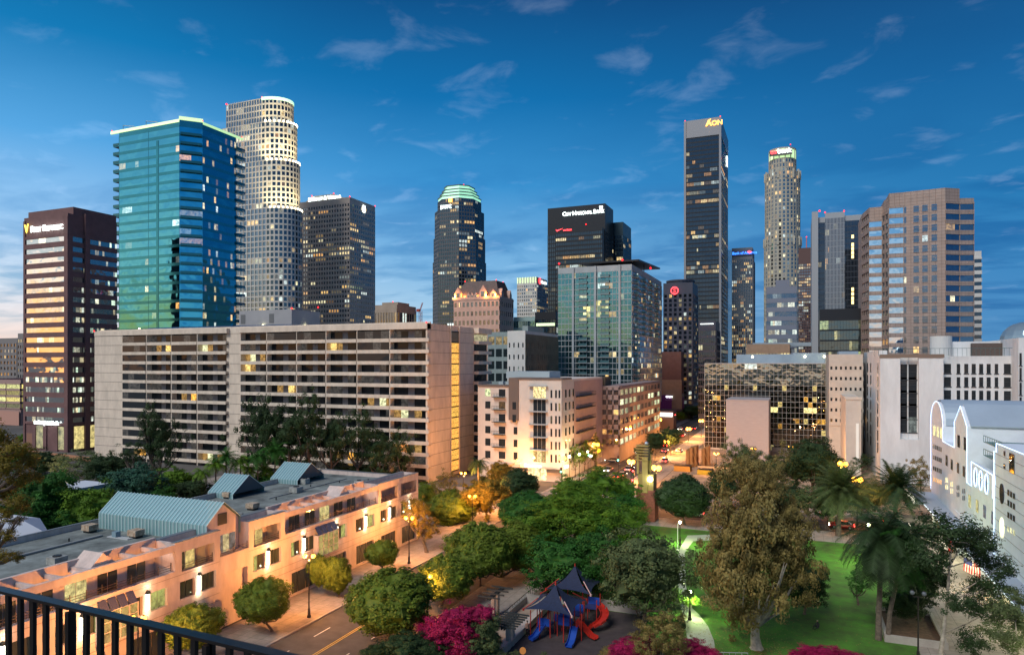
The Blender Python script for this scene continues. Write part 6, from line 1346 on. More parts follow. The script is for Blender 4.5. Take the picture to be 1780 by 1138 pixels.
# ================================================================== cars
CARG = mat('car window glass', (.02, .025, .03), .1, .3); TYRE = mat('tyre rubber', (.02, .02, .02), .8); TAIL = mat('tail lamp lit', (.6, .02, .02), emit=(1, .04, .03), estr=14); HEADL = mat('head lamp lit', (1, 1, .9), emit=(1, .93, .7), estr=16); RIM = mat('wheel rim', (.4, .4, .42), .3, .9)
def make_car():
    t = thing('car', 'car', 'car'); b = MB()
    st = [(-2.2, .35, .62, .70), (-2.15, .30, .80, .84), (-1.5, .24, .93, .88), (-.6, .24, .97, .90), (.9, .24, .95, .90), (1.6, .24, .84, .88), (2.1, .28, .70, .82), (2.22, .36, .56, .70)]
    i = 0; ring = []
    for x, zb, zt, hw in st:
        b.v += [(-hw * .94, x, zb), (-hw, x, (zb + zt) / 2), (-hw * .9, x, zt), (hw * .9, x, zt), (hw, x, (zb + zt) / 2), (hw * .94, x, zb)]
    for k in range(len(st) - 1):
        for j in range(6): q = k * 6; b.f.append((q + j, q + (j + 1) % 6, q + 6 + (j + 1) % 6, q + 6 + j)); b.m.append(0); b.c.append(None)
    b.f += [tuple(range(5, -1, -1)), tuple(range(42, 48))]; b.m += [0, 0]; b.c += [None, None]
    bo = b.build('body', mat('car paint silver', (.45, .45, .46), .3, .6), None); bo.parent = t
    g = MB(); st = [(-1.75, .9, .92, .80), (-1.1, .9, 1.38, .66), (.3, .9, 1.42, .66), (1.15, .9, .95, .78)]
    for x, zb, zt, hw in st: g.v += [(-.84, x, zb), (-hw, x, zt), (hw, x, zt), (.84, x, zb)]
    for k in range(3):
        for j in range(4): q = k * 4; g.f.append((q + j, q + (j + 1) % 4, q + 4 + (j + 1) % 4, q + 4 + j)); g.m.append(0); g.c.append(None)
    go = g.build('cabin_glass', CARG, None); go.parent = t; ro = MB().box(-.64, .64, -1.12, .32, 1.385, 1.45).build('roof', bo.data.materials[0], None); ro.parent = t
    for x in (-.82, .82):
        for y in (-1.4, 1.35):
            m_ = MB(); m_.tube([(x - .1, y, .33), (x + .1, y, .33)], .33, 14); wo = m_.build('wheel', TYRE, None); wo.parent = t; s_ = .11 if x > 0 else -.11; MB().tube([(x, y, .33), (x + s_, y, .33)], .2, 10).build('rim', RIM, None).parent = wo
    for x in (-.62, .62): MB().box(x - .2, x + .2, -2.23, -2.12, .62, .78).build('tail_light', TAIL, None).parent = t; MB().box(x - .2, x + .2, 2.12, 2.23, .55, .68).build('headlight', HEADL, None).parent = t
    return t
MSIL = mat('car paint silver', (.45, .45, .46), .3, .6)
PAINTS = {'white': mat('car paint white', (.7, .7, .7), .3, .1), 'black': mat('car paint black', (.015, .015, .018), .25, .3), 'red': mat('car paint red', (.35, .02, .02), .3, .2), 'silver': MATS['car paint silver'], 'blue': mat('car paint blue', (.03, .06, .16), .3, .4)}
car0 = make_car(); first = True
for x, y, colr, fwd, lb in ((1180, 786, 'white', 1, 'white car parked at the right kerb by the construction walls'), (1156, 803, 'silver', 1, 'silver car stopped behind the yellow tower'), (1150, 776, 'black', 1, 'black car with glowing tail lamps beneath the far lamp'), (1165, 766, 'red', 1, 'red car with lit tail lamps in the distance'), (1186, 757, 'black', 1, 'far dark car braking near the bend'), (1196, 748, 'silver', 1, 'farthest pale car before the bend'),
        (1064, 803, 'blue', 0, 'dark blue car crossing the junction'), (1082, 828, 'silver', 1, 'silver car waiting with red tail lamps behind the feathery tree'), (1062, 838, 'red', 1, 'red car waiting low behind the feathery tree'), (1095, 817, 'black', 1, 'dark car turning left of the yellow tower'), (1207, 746, 'black', 1, 'dark parked car at the right far kerb'), (848, 706 + 140, 'white', 0, 'white car half hidden at the left beyond the trees')):
    u_, v_ = G(x, y); c = car0 if first else copy_tree(car0); first = False; c['label'] = lb; c['group'] = 'cars on the street'; c.location = (u_, v_, .004); c.rotation_euler = (0, 0, 0 if fwd else R(90))
    for ch in c.children:
        if ch.name.startswith(('body', 'roof')): ch.material_slots[0].link = 'OBJECT'; ch.material_slots[0].material = PAINTS[colr]
for u_, v_, colr, rz_, lb in ((-45.8, 186, 'black', 0, 'dark car in the outbound lane just past the junction'), (-45.9, 200, 'silver', 0, 'pale car third from the junction in the outbound lane'), (-43.2, 212, 'red', 0, 'red car in the kerb lane before the timber walls'), (-45.8, 226, 'white', 0, 'white car in the middle of the outbound row'), (-43.4, 246, 'blue', 0, 'blue car in the kerb lane beyond the timber walls'),
        (-45.8, 262, 'black', 0, 'dark car in the outbound row under the far lamps'), (-45.6, 300, 'red', 0, 'red car near the far end of the outbound row'), (-51.2, 196, 'silver', R(180), 'pale car facing the camera with head lamps on, past the junction'), (-51.4, 240, 'black', R(180), 'dark oncoming car with head lamps on further up the street'), (-51.0, 330, 'white', R(180), 'farthest oncoming car with head lamps on near the bend'),
        (-46, 118, 'black', 0, 'dark car waiting before the junction between the park trees'), (-20, 146.5, 'silver', R(90), 'silver car on the cross street behind the yellow tower'), (-2, 152, 'white', R(-90), 'white car on the cross street behind the huge tree'), (8, 146.5, 'red', R(90), 'red car on the cross street behind the date palms'), (18, 152, 'black', R(-90), 'dark car on the cross street before the white building')):
    c = copy_tree(car0); c['label'] = lb; c['group'] = 'cars on the street'; c.location = (u_, v_, .004); c.rotation_euler = (0, 0, rz_)
    for ch in c.children:
        if ch.name.startswith(('body', 'roof')): ch.material_slots[0].link = 'OBJECT'; ch.material_slots[0].material = PAINTS[colr]
# parked cars left, behind the garden, and on the roof deck at right
for x, y, z, colr, lb in ((62, 815, 0, 'red', 'dark red car at the garden car park edge'), (88, 812, 0, 'white', 'white car at the left car park'),):
    u_, v_ = G(x, y); c = copy_tree(car0); c['label'] = lb; c['group'] = 'cars on the street'; c.location = (u_, v_, .06); c.rotation_euler = (0, 0, R(70))
    for ch in c.children:
        if ch.name.startswith(('body', 'roof')): ch.material_slots[0].material = PAINTS[colr]
# ================================================================== yellow park tower
YEL = mat('ochre stucco', (.42, .30, .10), .8, nscale=.8, namt=.12); TERR = mat('terracotta brick', (.30, .10, .07), .85, nscale=2, namt=.2)
v_ = 137.; u0, u1 = U(1106, v_), U(1138, v_); uc = (u0 + u1) / 2; z_ = lambda y: Z(y, uc, v_)
t = thing('park_tower', 'ochre and terracotta park tower topped by a trellis and a silver globe', 'tower', (uc, v_, 0))
m = MB(); m.box(u0, u1, v_, v_ + 4, 0, z_(852), 1); m.box(u0 + .3, u1 - .3, v_ + .2, v_ + 3.6, z_(852), z_(824)); m.box(u0 + 1.2, u0 + 2.3, v_ - .15, v_ + 1.5, z_(856), z_(795)); m.box(u0 + .1, u0 + .5, v_, v_ + .5, z_(824), z_(790)); m.box(u1 - 1.3, u1 - .9, v_ + 1, v_ + 1.5, z_(824), z_(790)); m.box(u0 + .3, u0 + 1.5, v_ - .1, v_, z_(870), z_(845), 1); m.build('shaft', [YEL, TERR], t).name = 'shaft'
m = MB()
for k in range(6): m.box(u0 - .2, u0 + 2.4, v_ - .3 + .1 * k, v_ + 2, z_(800) + k * .55, z_(800) + k * .55 + .16)
m.build('trellis', YEL, t)
m = MB(); n_ = 12; m.prism(circ(u0 + 1.9, v_ + .8, .75, n_), z_(800), z_(782), 0); m.prism(circ(u0 + 1.9, v_ + .8, .75, n_), z_(782), z_(776), 0, top=circ(u0 + 1.9, v_ + .8, .3, n_)); m.build('upper_drum', mat('grey brown drum', (.12, .09, .06), .7), t)
MB().ball((u0 + 1.9, v_ + .8, z_(771)), .42, 0, 16, 10).build('finial_globe', mat('silver globe', (.45, .5, .6), .25, .6), t, smooth=True)
o = MB().prism(circ(0, 0, .52, 20), 0, .1).build('clock_face', mat('lit clock face', (1, 1, .9), emit=(.9, 1, .75), estr=9), None); o.parent = t; o.matrix_parent_inverse = t.matrix_basis.inverted(); o.location = (u1 - .9, v_ - .02, z_(832)); o.rotation_euler = (R(90), 0, 0)
ld = bpy.data.lights.new('clock_light', 'POINT'); lo = bpy.data.objects.new('clock_light', ld); COL.objects.link(lo); lo.location = (u1 - .9, v_ - .8, z_(832)); ld.energy = 90; ld.color = (.9, 1, .7)
# ================================================================== building site
WOOD = mat('formwork timber', (.34, .17, .06), .85, nscale=1.5, namt=.2, stretch=(1, 1, .2))
for k, (x, y0_, y1_, w_) in enumerate(((1195, 812, 782, 4), (1201, 812, 778, 4), (1208, 811, 776, 4.5), (1222, 812, 780, 4), (1229, 811, 776, 4))):
    u_, v_ = G(x, y0_); t = thing('formwork_panel', ('first timber formwork wall from the left on the site', 'second timber formwork wall from the left', 'tallest timber formwork wall of the left three', 'fourth timber formwork wall, left of the right pair', 'rightmost timber formwork wall')[k], 'formwork wall', (u_, v_, 0), 'timber formwork walls on the site')
    h_ = Z(y1_, u_, v_); m = MB(); m.box(-.45, .45, -.1, 5, 0, h_)
    for q in range(int(h_ / .8)): m.box(-.55, .55, -.16, -.1, q * .8, q * .8 + .12)
    m.build('panel', WOOD, None).parent = t; MB().tube([(.4, 0, h_ * .8), (2.6, -2.0, 0)], .09, 5).build('brace', WOOD, None).parent = t
for a, b, h_, lb, c_ in ((1213, 1258, 1.5, 'long pale timber hoarding at the building site edge', (.5, .36, .22)),):
    p, q = G(a, 818), G(b + 30, 822); t = thing('hoarding', lb, 'hoarding', (*p, 0)); MB().prism([(p[0], p[1]), (q[0], q[1]), (q[0], q[1] + .2), (p[0], p[1] + .2)], 0, h_).build('panel', mat('hoarding timber', c_, .8), t)
for x, y, s_, lb, c_ in ((1226, 824, 1.6, 'yellow skip container standing on the site', (.6, .42, .04)), (1187, 818, 1.8, 'orange site cabin near the timber hoarding', (.6, .3, .06)), (1385, 778, 2.6, 'pale cabin roof in front of the mirrored building', (.45, .50, .56)), (1355, 785, 2.0, 'grey stacked material heap before the concrete block', (.35, .34, .33))):
    u_, v_ = G(x, y); t = thing('site_container', lb, 'container', (u_, v_, 0)); m = MB(); m.prof([(-s_ * .8, 0), (s_ * .8, 0), (s_, s_ * .9), (-s_, s_ * .9)], 'x', -s_ * 1.3, s_ * 1.3); 
    for q in range(5): m.box(-s_ * 1.2 + q * s_ * .6, -s_ * 1.1 + q * s_ * .6, -s_ * .95, s_ * .95, .1, s_ * .86)
    m.build('shell', mat('paint ' + lb.split()[0] + lb.split()[1], c_, .6), None).parent = t; MB().box(-s_ * 1.32, s_ * 1.32, -s_ * 1.02, s_ * 1.02, s_ * .9, s_ * .97).build('rim', DARKM, None).parent = t
for x, v_, pw_, c_ in ((1245, 200, 1300, (1, .45, .12)), (1310, 215, 900, (1, .5, .2)), (1375, 225, 1100, (1, .45, .15)), (1430, 215, 900, (1, .42, .12))):
    u_ = U(x, v_); make_lamp({1245: 'site lamp hidden behind the timber walls', 1310: 'site lamp before the pinkish concrete block', 1375: 'site lamp in front of the mirrored building', 1430: 'site lamp at the annex side of the building site'}[x], 6.5, loc=(u_, v_, 0), power=pw_, col=c_, group=LG)
# ================================================================== playground
NAVY_ = mat('navy sail cloth', (.012, .022, .06), .85, nscale=4, namt=.2); REDP = mat('red powder coat', (.40, .03, .02), .45); BLUEP = mat('blue plastic', (.015, .07, .38), .4); ORP = mat('orange red plastic', (.45, .025, .015), .4)
def sail(label, cu_, cv_, half, za, ze):
    t = thing('shade_sail', label, 'shade sail', (cu_, cv_, .1), 'navy shade sails'); c = [(-half, -half), (half, -half), (half, half), (-half, half)]
    for k in range(4):
        a, b = c[k], c[(k + 1) % 4]; vs = []; n = 8; m = MB()
        def pt(s, q):   # s along the eave, q up to the apex; sagging edges
            ex = a[0] + (b[0] - a[0]) * s; ey = a[1] + (b[1] - a[1]) * s; ins = 1 - .16 * 4 * s * (1 - s) * (1 - q); g_ = 1 - q * .985; sag = .55 * math.sin(math.pi * q) * .8
            side = .07 * math.sin(math.pi * q); s_off = (0.5 - s) * 2 * side
            return (ex * g_ * ins + (b[0] - a[0]) * s_off * .5, ey * g_ * ins + (b[1] - a[1]) * s_off * .5, ze + (za - ze) * q - sag + .12 * 4 * s * (1 - s) * (1 - q))
        for i in range(n):
            for j in range(n): m.quad([pt(i / n, j / n), pt((i + 1) / n, j / n), pt((i + 1) / n, (j + 1) / n), pt(i / n, (j + 1) / n)])
        m.build('sail_panel', NAVY_, None).parent = t
        m = MB(); p = Vector((*a, ze)); q = Vector((0, 0, za)); e = p.lerp(q, .45); m.tube([tuple(p), tuple(e)], .055, 6); m.tube([(a[0], a[1], ze + .1), (a[0], a[1], ze - .15)], .12, 6); m.build('rafter', REDP if k != 1 else mat('pink white rafter', (.7, .45, .42), .5), None).parent = t
    for k in range(4): a = c[k]; MB().tube([(a[0] * .5, a[1] * .5, 0), (a[0] * .5, a[1] * .5, ze + .6)], .07, 8).build('post', REDP, None).parent = t
    MB().tube([(0, 0, za - .3), (0, 0, za + .3)], .10, 8).build('apex_cap', REDP, None).parent = t
sail('front navy shade sail on red posts over the blue slides', -26.0, 75.6, 2.9, 6.0, 3.7); sail('rear navy shade sail partly hidden under the trees', -26.0, 83.2, 2.9, 6.1, 3.7)
t = thing('play_structure', 'blue and red climbing frame with slides beneath the navy sails', 'play structure', (-25, 77, .12)); dk = mat('deck blue steel', (.03, .04, .14), .5)
for x, y, z in ((-2.2, -1.4, 1.2), (0, -.6, 1.3), (.4, 2, 1.6), (1.8, 4.2, 1.9)): MB().box(x - .8, x + .8, y - .8, y + .8, z, z + .1).build('deck', dk, None).parent = t
for x, y in ((-3, -2.2), (-1.4, -2.2), (-3, -.6), (-1.4, -.6), (-.8, -1.4), (.8, -1.4), (.8, .2), (-.8, .2), (-.4, 1.2), (1.2, 1.2), (1.2, 2.8), (-.4, 2.8), (1, 5), (2.6, 5), (2.6, 3.4), (-3.6, -2.8), (2.2, -1.6)): MB().tube([(x, y, 0), (x, y, 3.1 if abs(y) < 4 else 3.4)], .06, 8).build('upright', REDP, None).parent = t
def slide(pts, wd, mt, name='slide'):
    m = MB()
    for k in range(len(pts) - 1):
        a, b = Vector(pts[k]), Vector(pts[k + 1]); d = (b - a); s = Vector((-d.y, d.x, 0)).normalized() * wd
        for q0, q1, h0, h1 in ((-1, 1, 0, 0), (-1, -1, 0, .28), (1, 1, 0, .28)):
            if h1 == 0: m.quad([a - s, a + s, b + s, b - s]); m.quad([a - s - Vector((0, 0, .05)), b - s - Vector((0, 0, .05)), b + s - Vector((0, 0, .05)), a + s - Vector((0, 0, .05))])
            else: m.quad([a + s * q0, b + s * q0, b + s * q0 + Vector((0, 0, h1)), a + s * q0 + Vector((0, 0, h1))]); m.quad([a + s * q0 * 1.12, a + s * q0 * 1.12 + Vector((0, 0, h1)), b + s * q0 * 1.12 + Vector((0, 0, h1)), b + s * q0 * 1.12]); m.quad([a + s * q0 + Vector((0, 0, h1)), b + s * q0 + Vector((0, 0, h1)), b + s * q0 * 1.12 + Vector((0, 0, h1)), a + s * q0 * 1.12 + Vector((0, 0, h1))])
    m.build(name, mt, None).parent = t
slide([(1.3, -1.2, 1.4), (1.4, -2.0, 1.15), (1.5, -3.0, .5), (1.5, -3.7, .2), (1.5, -4.3, .18)], .38, BLUEP); slide([(-2.3, -2.1, 1.3), (-2.5, -2.8, .9), (-2.8, -3.5, .35), (-3.1, -4.1, .2)], .35, BLUEP); slide([(1.2, .4, 1.3), (2.2, -.2, .8), (3.1, -.7, .3), (3.8, -.9, .2)], .35, ORP)
pts = [(2.6 + 1.1 * math.sin(a * .5), 4.4 - 1.2 + 1.2 * math.cos(a * .5) - .1 * a, 2.1 - a * .24) for a in range(0, 9)]; slide(pts, .45, ORP)
for x, y, z in ((-2.2, -2.2, 1.3), (0, -1.4, 1.4), (-.8, -.6, 1.4), (.4, 2.8, 1.7), (1.8, 5, 2)): MB().box(x - .7, x + .7, y - .04, y + .04, z, z + .85).build('panel', BLUEP, None).parent = t
MB().prof([(-.75, 1.4), (.75, 1.4), (.75, 2.6), (0, 3.2), (-.75, 2.6)], 'y', -.62, -.52).build('arched_panel', BLUEP, None).parent = t
MB().prof([(1.4, 1.3), (2.0, 1.3), (2.0, 2.1), (1.7, 2.4), (1.4, 2.1)], 'y', -1.3, -1.2).build('slide_hood', ORP, None).parent = t
for k in range(5): MB().box(-3.1 + .0, -2.9, -.4 + k * .25, -.25 + k * .25, .2 + k * .22, .26 + k * .22).build('step', dk, None).parent = t
CW = mat('pale cast concrete', (.36, .33, .30), .85, nscale=.8, namt=.1)
t = thing('seat_wall', 'long pale concrete seat wall left of the play area', 'wall', (-29.8, 74, .1)); MB().box(-30.05, -29.5, 66, 84, .1, .95).build('wall', CW, t); MB().box(-30.25, -29.35, 65.8, 84.2, .95, 1.08).build('coping', mat('smooth coping', (.42, .39, .36), .7), t)
t = thing('back_wall', 'low concrete wall behind the rear shade sail', 'wall', (-23, 86, .1)); MB().box(-29.5, -17.5, 86, 86.35, .1, 1.35).build('wall', CW, t)
t = thing('ramp_wall', 'short stepped concrete wall at the top of the seat wall', 'wall', (-31.5, 85, .1)); MB().box(-33.4, -29.5, 84.4, 84.7, .1, 1.3).box(-33.4, -33.1, 74, 84.4, .1, 1.0).build('wall', CW, t)
def fence(label, p, q, h_=1.2, n_=20, mt=POLE):
    t = thing('railing_fence', label, 'fence', (*p, .1)); d = Vector((q[0] - p[0], q[1] - p[1], 0)); L_ = d.length; m = MB()
    for k in range(n_ + 1): e = d * (k / n_); m.tube([(e.x, e.y, 0), (e.x, e.y, h_)], .025, 4)
    m.tube([(0, 0, h_), (d.x, d.y, h_)], .035, 5); m.tube([(0, 0, .15), (d.x, d.y, .15)], .03, 5); m.build('bars', mt, None).parent = t
fence('thin dark fence along the terrace beside the seat wall', (-33.3, 76), (-33.3, 92)); fence('pale short fence behind the bottom edge flowers near the lawn', G(1215, 1150), G(1300, 1152), 1.0, 8, mat('grey pale fence', (.35, .36, .38), .6)); fence('dark fence between play area and trees at the right', (-17, 66), (-17, 85.5), 1.1, 24)
def pergola(label, x, y, n_=6):
    t = thing('pergola', label, 'pergola', (x, y, .1), 'small pergolas by the playground')
    for dy in (-.6, .6): MB().box(-.22, .22, dy - .22, dy + .22, 0, 2.7).build('column', CW, None).parent = t
    for dx in (-.16, .16): MB().box(dx - .06, dx + .06, -2.2, 2.2, 2.7, 2.95).build('beam', mat('dark stained timber', (.03, .035, .035), .7), None).parent = t
    for k in range(n_): MB().box(-1.5, 1.5, -2.1 + k * 4.1 / (n_ - 1), -1.98 + k * 4.1 / (n_ - 1), 2.95, 3.12).build('rafter', MATS['dark stained timber'], None).parent = t
a, b = G(881, 1132); pergola('near pergola with dark rafters beside the magenta mound', a, b + 1, 7); a, b = G(861, 1072); pergola('far small pergola above the magenta mound', a, b, 4)
t = thing('round_sign', 'small round orange sign at the bottom edge of the play area', 'sign', (*G(909, 1160), .1)); MB().tube([(0, 0, 0), (0, 0, 1.55)], .04, 6).build('post', POLE, None).parent = t; o = MB().prism(circ(0, 0, .36, 20), 0, .05).build('disc', mat('orange sign face', (.40, .15, .015), .6, emit=(1, .45, .05), estr=.01), None); o.parent = t; o.location = (0, 0, 1.7); o.rotation_euler = (R(70), 0, 0)
t = thing('hedge', 'narrow dark clipped hedge beside the curved path', 'hedge', (*G(1183, 1104), .1)); crown_obj('ball', 'dark', t, (0, 0, 1.1), (.55, 1.3, 1.2), 0, 'foliage')
# planter on the lawn
t = thing('planter', 'square raised concrete planter with bare soil on the lawn', 'planter', (10, 91, .1)); p = [G(1527, 1082), G(1632, 1108), G(1622, 1062), G(1538, 1055)]
u0, u1, v0, v1 = p[0][0], p[1][0] + .3, 88.5, 98; m = MB(); m.box(u0, u1, v0, v0 + .4, .1, .9); m.box(u0, u1, v1, v1 + .4, .1, .9); m.box(u0, u0 + .4, v0 + .4, v1, .1, .9); m.box(u1 - .4, u1, v0 + .4, v1, .1, .9); m.build('rim', CW, t); MB().box(u0 + .4, u1 - .4, v0 + .4, v1, .1, .6).build('soil', MULCH, t)
# flags on slanting poles from the school front
def flag(label, x, y, stripes):
    u_ = 25.2; v_ = V(x + 8, u_); zt = Z(y, u_ - 2, v_); t = thing('flag', label, 'flag', (u_, v_, zt - 1), 'flags on the school front'); tip = Vector((-3.2, 0, 1.6)); MB().tube([(0, 0, 0), tuple(tip)], [.06, .03], 6).build('flagpole', mat('grey flagpole', (.2, .18, .16), .5), None).parent = t
    m = MB(); n = 10; r_ = 13 if stripes else 3
    for i in range(n):
        for j in range(r_):
            def pt(a, b): q = Vector((0, 0, 0)).lerp(tip, .35 + .62 * (b)); return (q.x, q.y + .12 * math.sin(a * 7 + b * 2), q.z - .05 - 1.9 * a + .0 * b)
            a0, a1, b0, b1 = i / n, (i + 1) / n, j / r_, (j + 1) / r_
            if stripes: mi = 2 if (i < 4 and j >= 6) else (j % 2)
            else: mi = 0 if j == 0 else 1
            m.quad([pt(a0, b0), pt(a1, b0), pt(a1, b1), pt(a0, b1)], mi)
    m.build('cloth', [mat('flag red', (.5, .03, .03), .8), mat('flag white', (.65, .62, .58), .8), mat('flag navy', (.02, .03, .12), .8)], None).parent = t
flag('white flag with a red lower band hanging from the school front', 1662, 935, 0); flag('striped red and white flag with a navy corner, nearer on the school front', 1712, 975, 1)
# ================================================================== person by the seat wall
def skin_body(root, joints, edges, mt, name, rootv=0, sub=2):
    me = bpy.data.meshes.new(name); me.from_pydata([j[0] for j in joints], edges, []); o = bpy.data.objects.new(name, me); COL.objects.link(o); s = o.modifiers.new('Skin', 'SKIN'); s.use_smooth_shade = True
    for k, j in enumerate(joints): sv = me.skin_vertices[0].data[k]; sv.radius = j[1] if isinstance(j[1], tuple) else (j[1], j[1]); sv.use_root = k == rootv
    sb = o.modifiers.new('Subsurf', 'SUBSURF'); sb.levels = sub; sb.render_levels = sub
    dg = bpy.context.evaluated_depsgraph_get(); me2 = bpy.data.meshes.new_from_object(o.evaluated_get(dg)); bpy.data.objects.remove(o); me2.name = name; me2.materials.clear(); me2.materials.append(mt)
    for p in me2.polygons: p.use_smooth = True
    o = bpy.data.objects.new(name, me2); COL.objects.link(o); o.parent = root; return o
SKIN = mat('skin', (.50, .27, .19), .6); TRO = mat('dark trousers', (.015, .015, .02), .85); HAIR = mat('dark hair', (.015, .01, .008), .7)
t = thing('person', 'bare chested person in dark trousers leaning on the seat wall', 'person', (-29.05, 74.3, .125), rz=R(200))
J = [((0, 0, .95), (.145, .10)), ((0, 0, 1.12), (.125, .085)), ((0, .01, 1.30), (.16, .10)), ((0, .02, 1.44), (.12, .08)), ((0, .03, 1.52), .052), ((0, .045, 1.60), (.066, .075)), ((0, .05, 1.69), (.078, .095)), ((0, .045, 1.765), (.05, .06)),
     ((.19, .02, 1.42), .055), ((.25, -.04, 1.16), .042), ((.20, .14, .98), .032), ((.17, .21, .95), (.036, .02)), ((-.19, .02, 1.42), .055), ((-.27, -.05, 1.16), .042), ((-.28, -.14, .93), .032), ((-.28, -.17, .86), (.02, .036)),
     ((.09, 0, .88), .088), ((.11, .05, .50), .058), ((.11, -.02, .10), .038), ((.12, .10, .03), (.034, .026)), ((-.09, 0, .88), .088), ((-.12, .08, .50), .058), ((-.13, .0, .10), .038), ((-.14, .12, .03), (.034, .026))]
E = [(0, 1), (1, 2), (2, 3), (3, 4), (4, 5), (5, 6), (6, 7), (3, 8), (8, 9), (9, 10), (10, 11), (3, 12), (12, 13), (13, 14), (14, 15), (0, 16), (16, 17), (17, 18), (18, 19), (0, 20), (20, 21), (21, 22), (22, 23)]
body = skin_body(t, J, E, SKIN, 'body')
JT = [((0, 0, .99), (.155, .112)), ((.09, 0, .88), .10), ((.11, .05, .50), .072), ((.11, -.02, .09), .058), ((-.09, 0, .88), .10), ((-.12, .08, .50), .072), ((-.13, 0, .09), .058)]
skin_body(t, JT, [(0, 1), (1, 2), (2, 3), (0, 4), (4, 5), (5, 6)], TRO, 'trousers')
hair = MB().ball((0, .03, 1.745), .098, 0, 14, 10, .85); hair.build('hair', HAIR, None, smooth=True).parent = t
for sx, hx in ((1, (.17, .24, .94)), (-1, (-.28, -.185, .82))):
    for k in range(4): b0 = Vector(hx) + Vector((.016 * (k - 1.5), 0, 0) if sx > 0 else (0, .016 * (k - 1.5), 0)); ln = (.055, .07, .074, .06)[k]; dr = Vector((0, .75, -.6)) if sx > 0 else Vector((0, .1, -1)); skin_body(t, [(tuple(b0), .009), (tuple(b0 + dr * ln * .6), .008), (tuple(b0 + (dr + Vector((0, 0, -.5))) * ln), .006)], [(0, 1), (1, 2)], SKIN, 'finger', sub=1)
    th = Vector(hx) + Vector((-.03 * sx, -.01, .02)) if sx > 0 else Vector(hx) + Vector((.0, .04, .03)); skin_body(t, [(tuple(th), .010), (tuple(th + Vector((-.02 * sx, .03, -.03))), .008)], [(0, 1)], SKIN, 'thumb', sub=1)
MB().prism([(-.012, .135), (.012, .135), (.008, .165), (-.008, .165)], 1.655, 1.69).build('nose', SKIN, None).parent = t
for sx in (-.03, .03): MB().ball((sx, .135, 1.705), .010, 0, 8, 6).build('eye', mat('eye dark', (.02, .015, .01)), None).parent = t; 
MB().box(-.024, .024, .128, .142, 1.625, 1.633).build('mouth', mat('lip', (.35, .12, .10)), None).parent = t
for sx in (-.082, .082): MB().ball((sx, .045, 1.685), .022, 0, 8, 6).build('ear', SKIN, None).parent = t
for sx in (.12, -.14): MB().box(sx - .05, sx + .05, -.07, .19, 0, .08).build('shoe', mat('dark shoe', (.03, .03, .03), .6), None).parent = t
# somebody sitting on the dark lawn
t = thing('person', 'small dark clad person sitting on the grass right of the huge tree', 'person', (*G(1421, 1092), .1), rz=R(150))
J = [((0, 0, .12), (.17, .14)), ((0, -.06, .35), (.15, .10)), ((0, -.05, .55), (.16, .09)), ((0, -.02, .64), .055), ((0, 0, .74), (.07, .08)), ((0, 0, .85), (.07, .085)), ((0, 0, .91), .05), ((.2, -.04, .56), .055), ((.26, .08, .34), .042), ((.15, .26, .30), .034), ((-.2, -.04, .56), .055), ((-.26, .08, .34), .042), ((-.13, .27, .30), .034),
     ((.13, .06, .13), .09), ((.2, .45, .34), .065), ((.14, .72, .07), .045), ((.14, .86, .05), .035), ((-.13, .06, .13), .09), ((-.26, .46, .22), .065), ((-.1, .78, .07), .045), ((-.08, .9, .05), .035)]
skin_body(t, J, [(0, 1), (1, 2), (2, 3), (3, 4), (4, 5), (5, 6), (2, 7), (7, 8), (8, 9), (2, 10), (10, 11), (11, 12), (0, 13), (13, 14), (14, 15), (15, 16), (0, 17), (17, 18), (18, 19), (19, 20)], mat('dark clothes', (.03, .03, .035), .8), 'body')
MB().ball((0, .03, .84), .088, 0, 12, 8).build('head', SKIN, None, smooth=True).parent = t; MB().ball((0, 0, .865), .097, 0, 12, 8).build('hair', mat('pale hair', (.4, .36, .30)), None, smooth=True).parent = t
# ================================================================== black railing in front
RL = mat('black painted steel', (.012, .011, .012), .35, .5)
t = thing('balustrade', 'black steel balustrade with flat bars across the lower left corner', 'railing', (-2, 2, H - 2.1))
def RP(x, y, v_=None):
    d = 1.0 * FPX / (y - HY); X = (x - CX) / FPX * d; return X * CT - d * ST, X * ST + d * CT
a, b = RP(0, 1022), RP(500, 1138); dv = Vector((b[0] - a[0], b[1] - a[1], 0)); dd_ = dv.normalized(); nn_ = Vector((-dd_.y, dd_.x, 0)); A0 = Vector((a[0], a[1], 0)) - dd_ * 1.2; Lr = dv.length + 1.2 + 1.2
m = MB(); q = lambda s0, s1, o0, o1: [tuple((A0 + dd_ * s0 + nn_ * o0).xy), tuple((A0 + dd_ * s1 + nn_ * o0).xy), tuple((A0 + dd_ * s1 + nn_ * o1).xy), tuple((A0 + dd_ * s0 + nn_ * o1).xy)]
m.prism(q(0, Lr, -.022, .022), H - 1.012, H - 1.0); m.build('top_rail', RL, t)
MB().prism(q(0, Lr, -.02, .02), H - 2.02, H - 1.99).build('bottom_rail', RL, t)
# bars at the pitch seen in the photograph
n_ = 0; s = .02
while s < Lr:
    if s > 0: MB().prism(q(s, s + .023, -.008, .008), H - 2.0, H - 1.012).build('bar', RL, t); n_ += 1
    s += .088
for s in (1.2 + .50, 1.2 + 1.28):
    MB().prism(q(s - .0, s + .022, -.03, -.012), H - 2.1, H - 1.02).build('post', RL, t)
m = MB(); m.prism(q(0, Lr, -2.6, .06), H - 2.5, H - 2.1); tag(m.build('roof_terrace_slab', mat('terrace concrete', (.25, .24, .23), .9)), kind='structure')
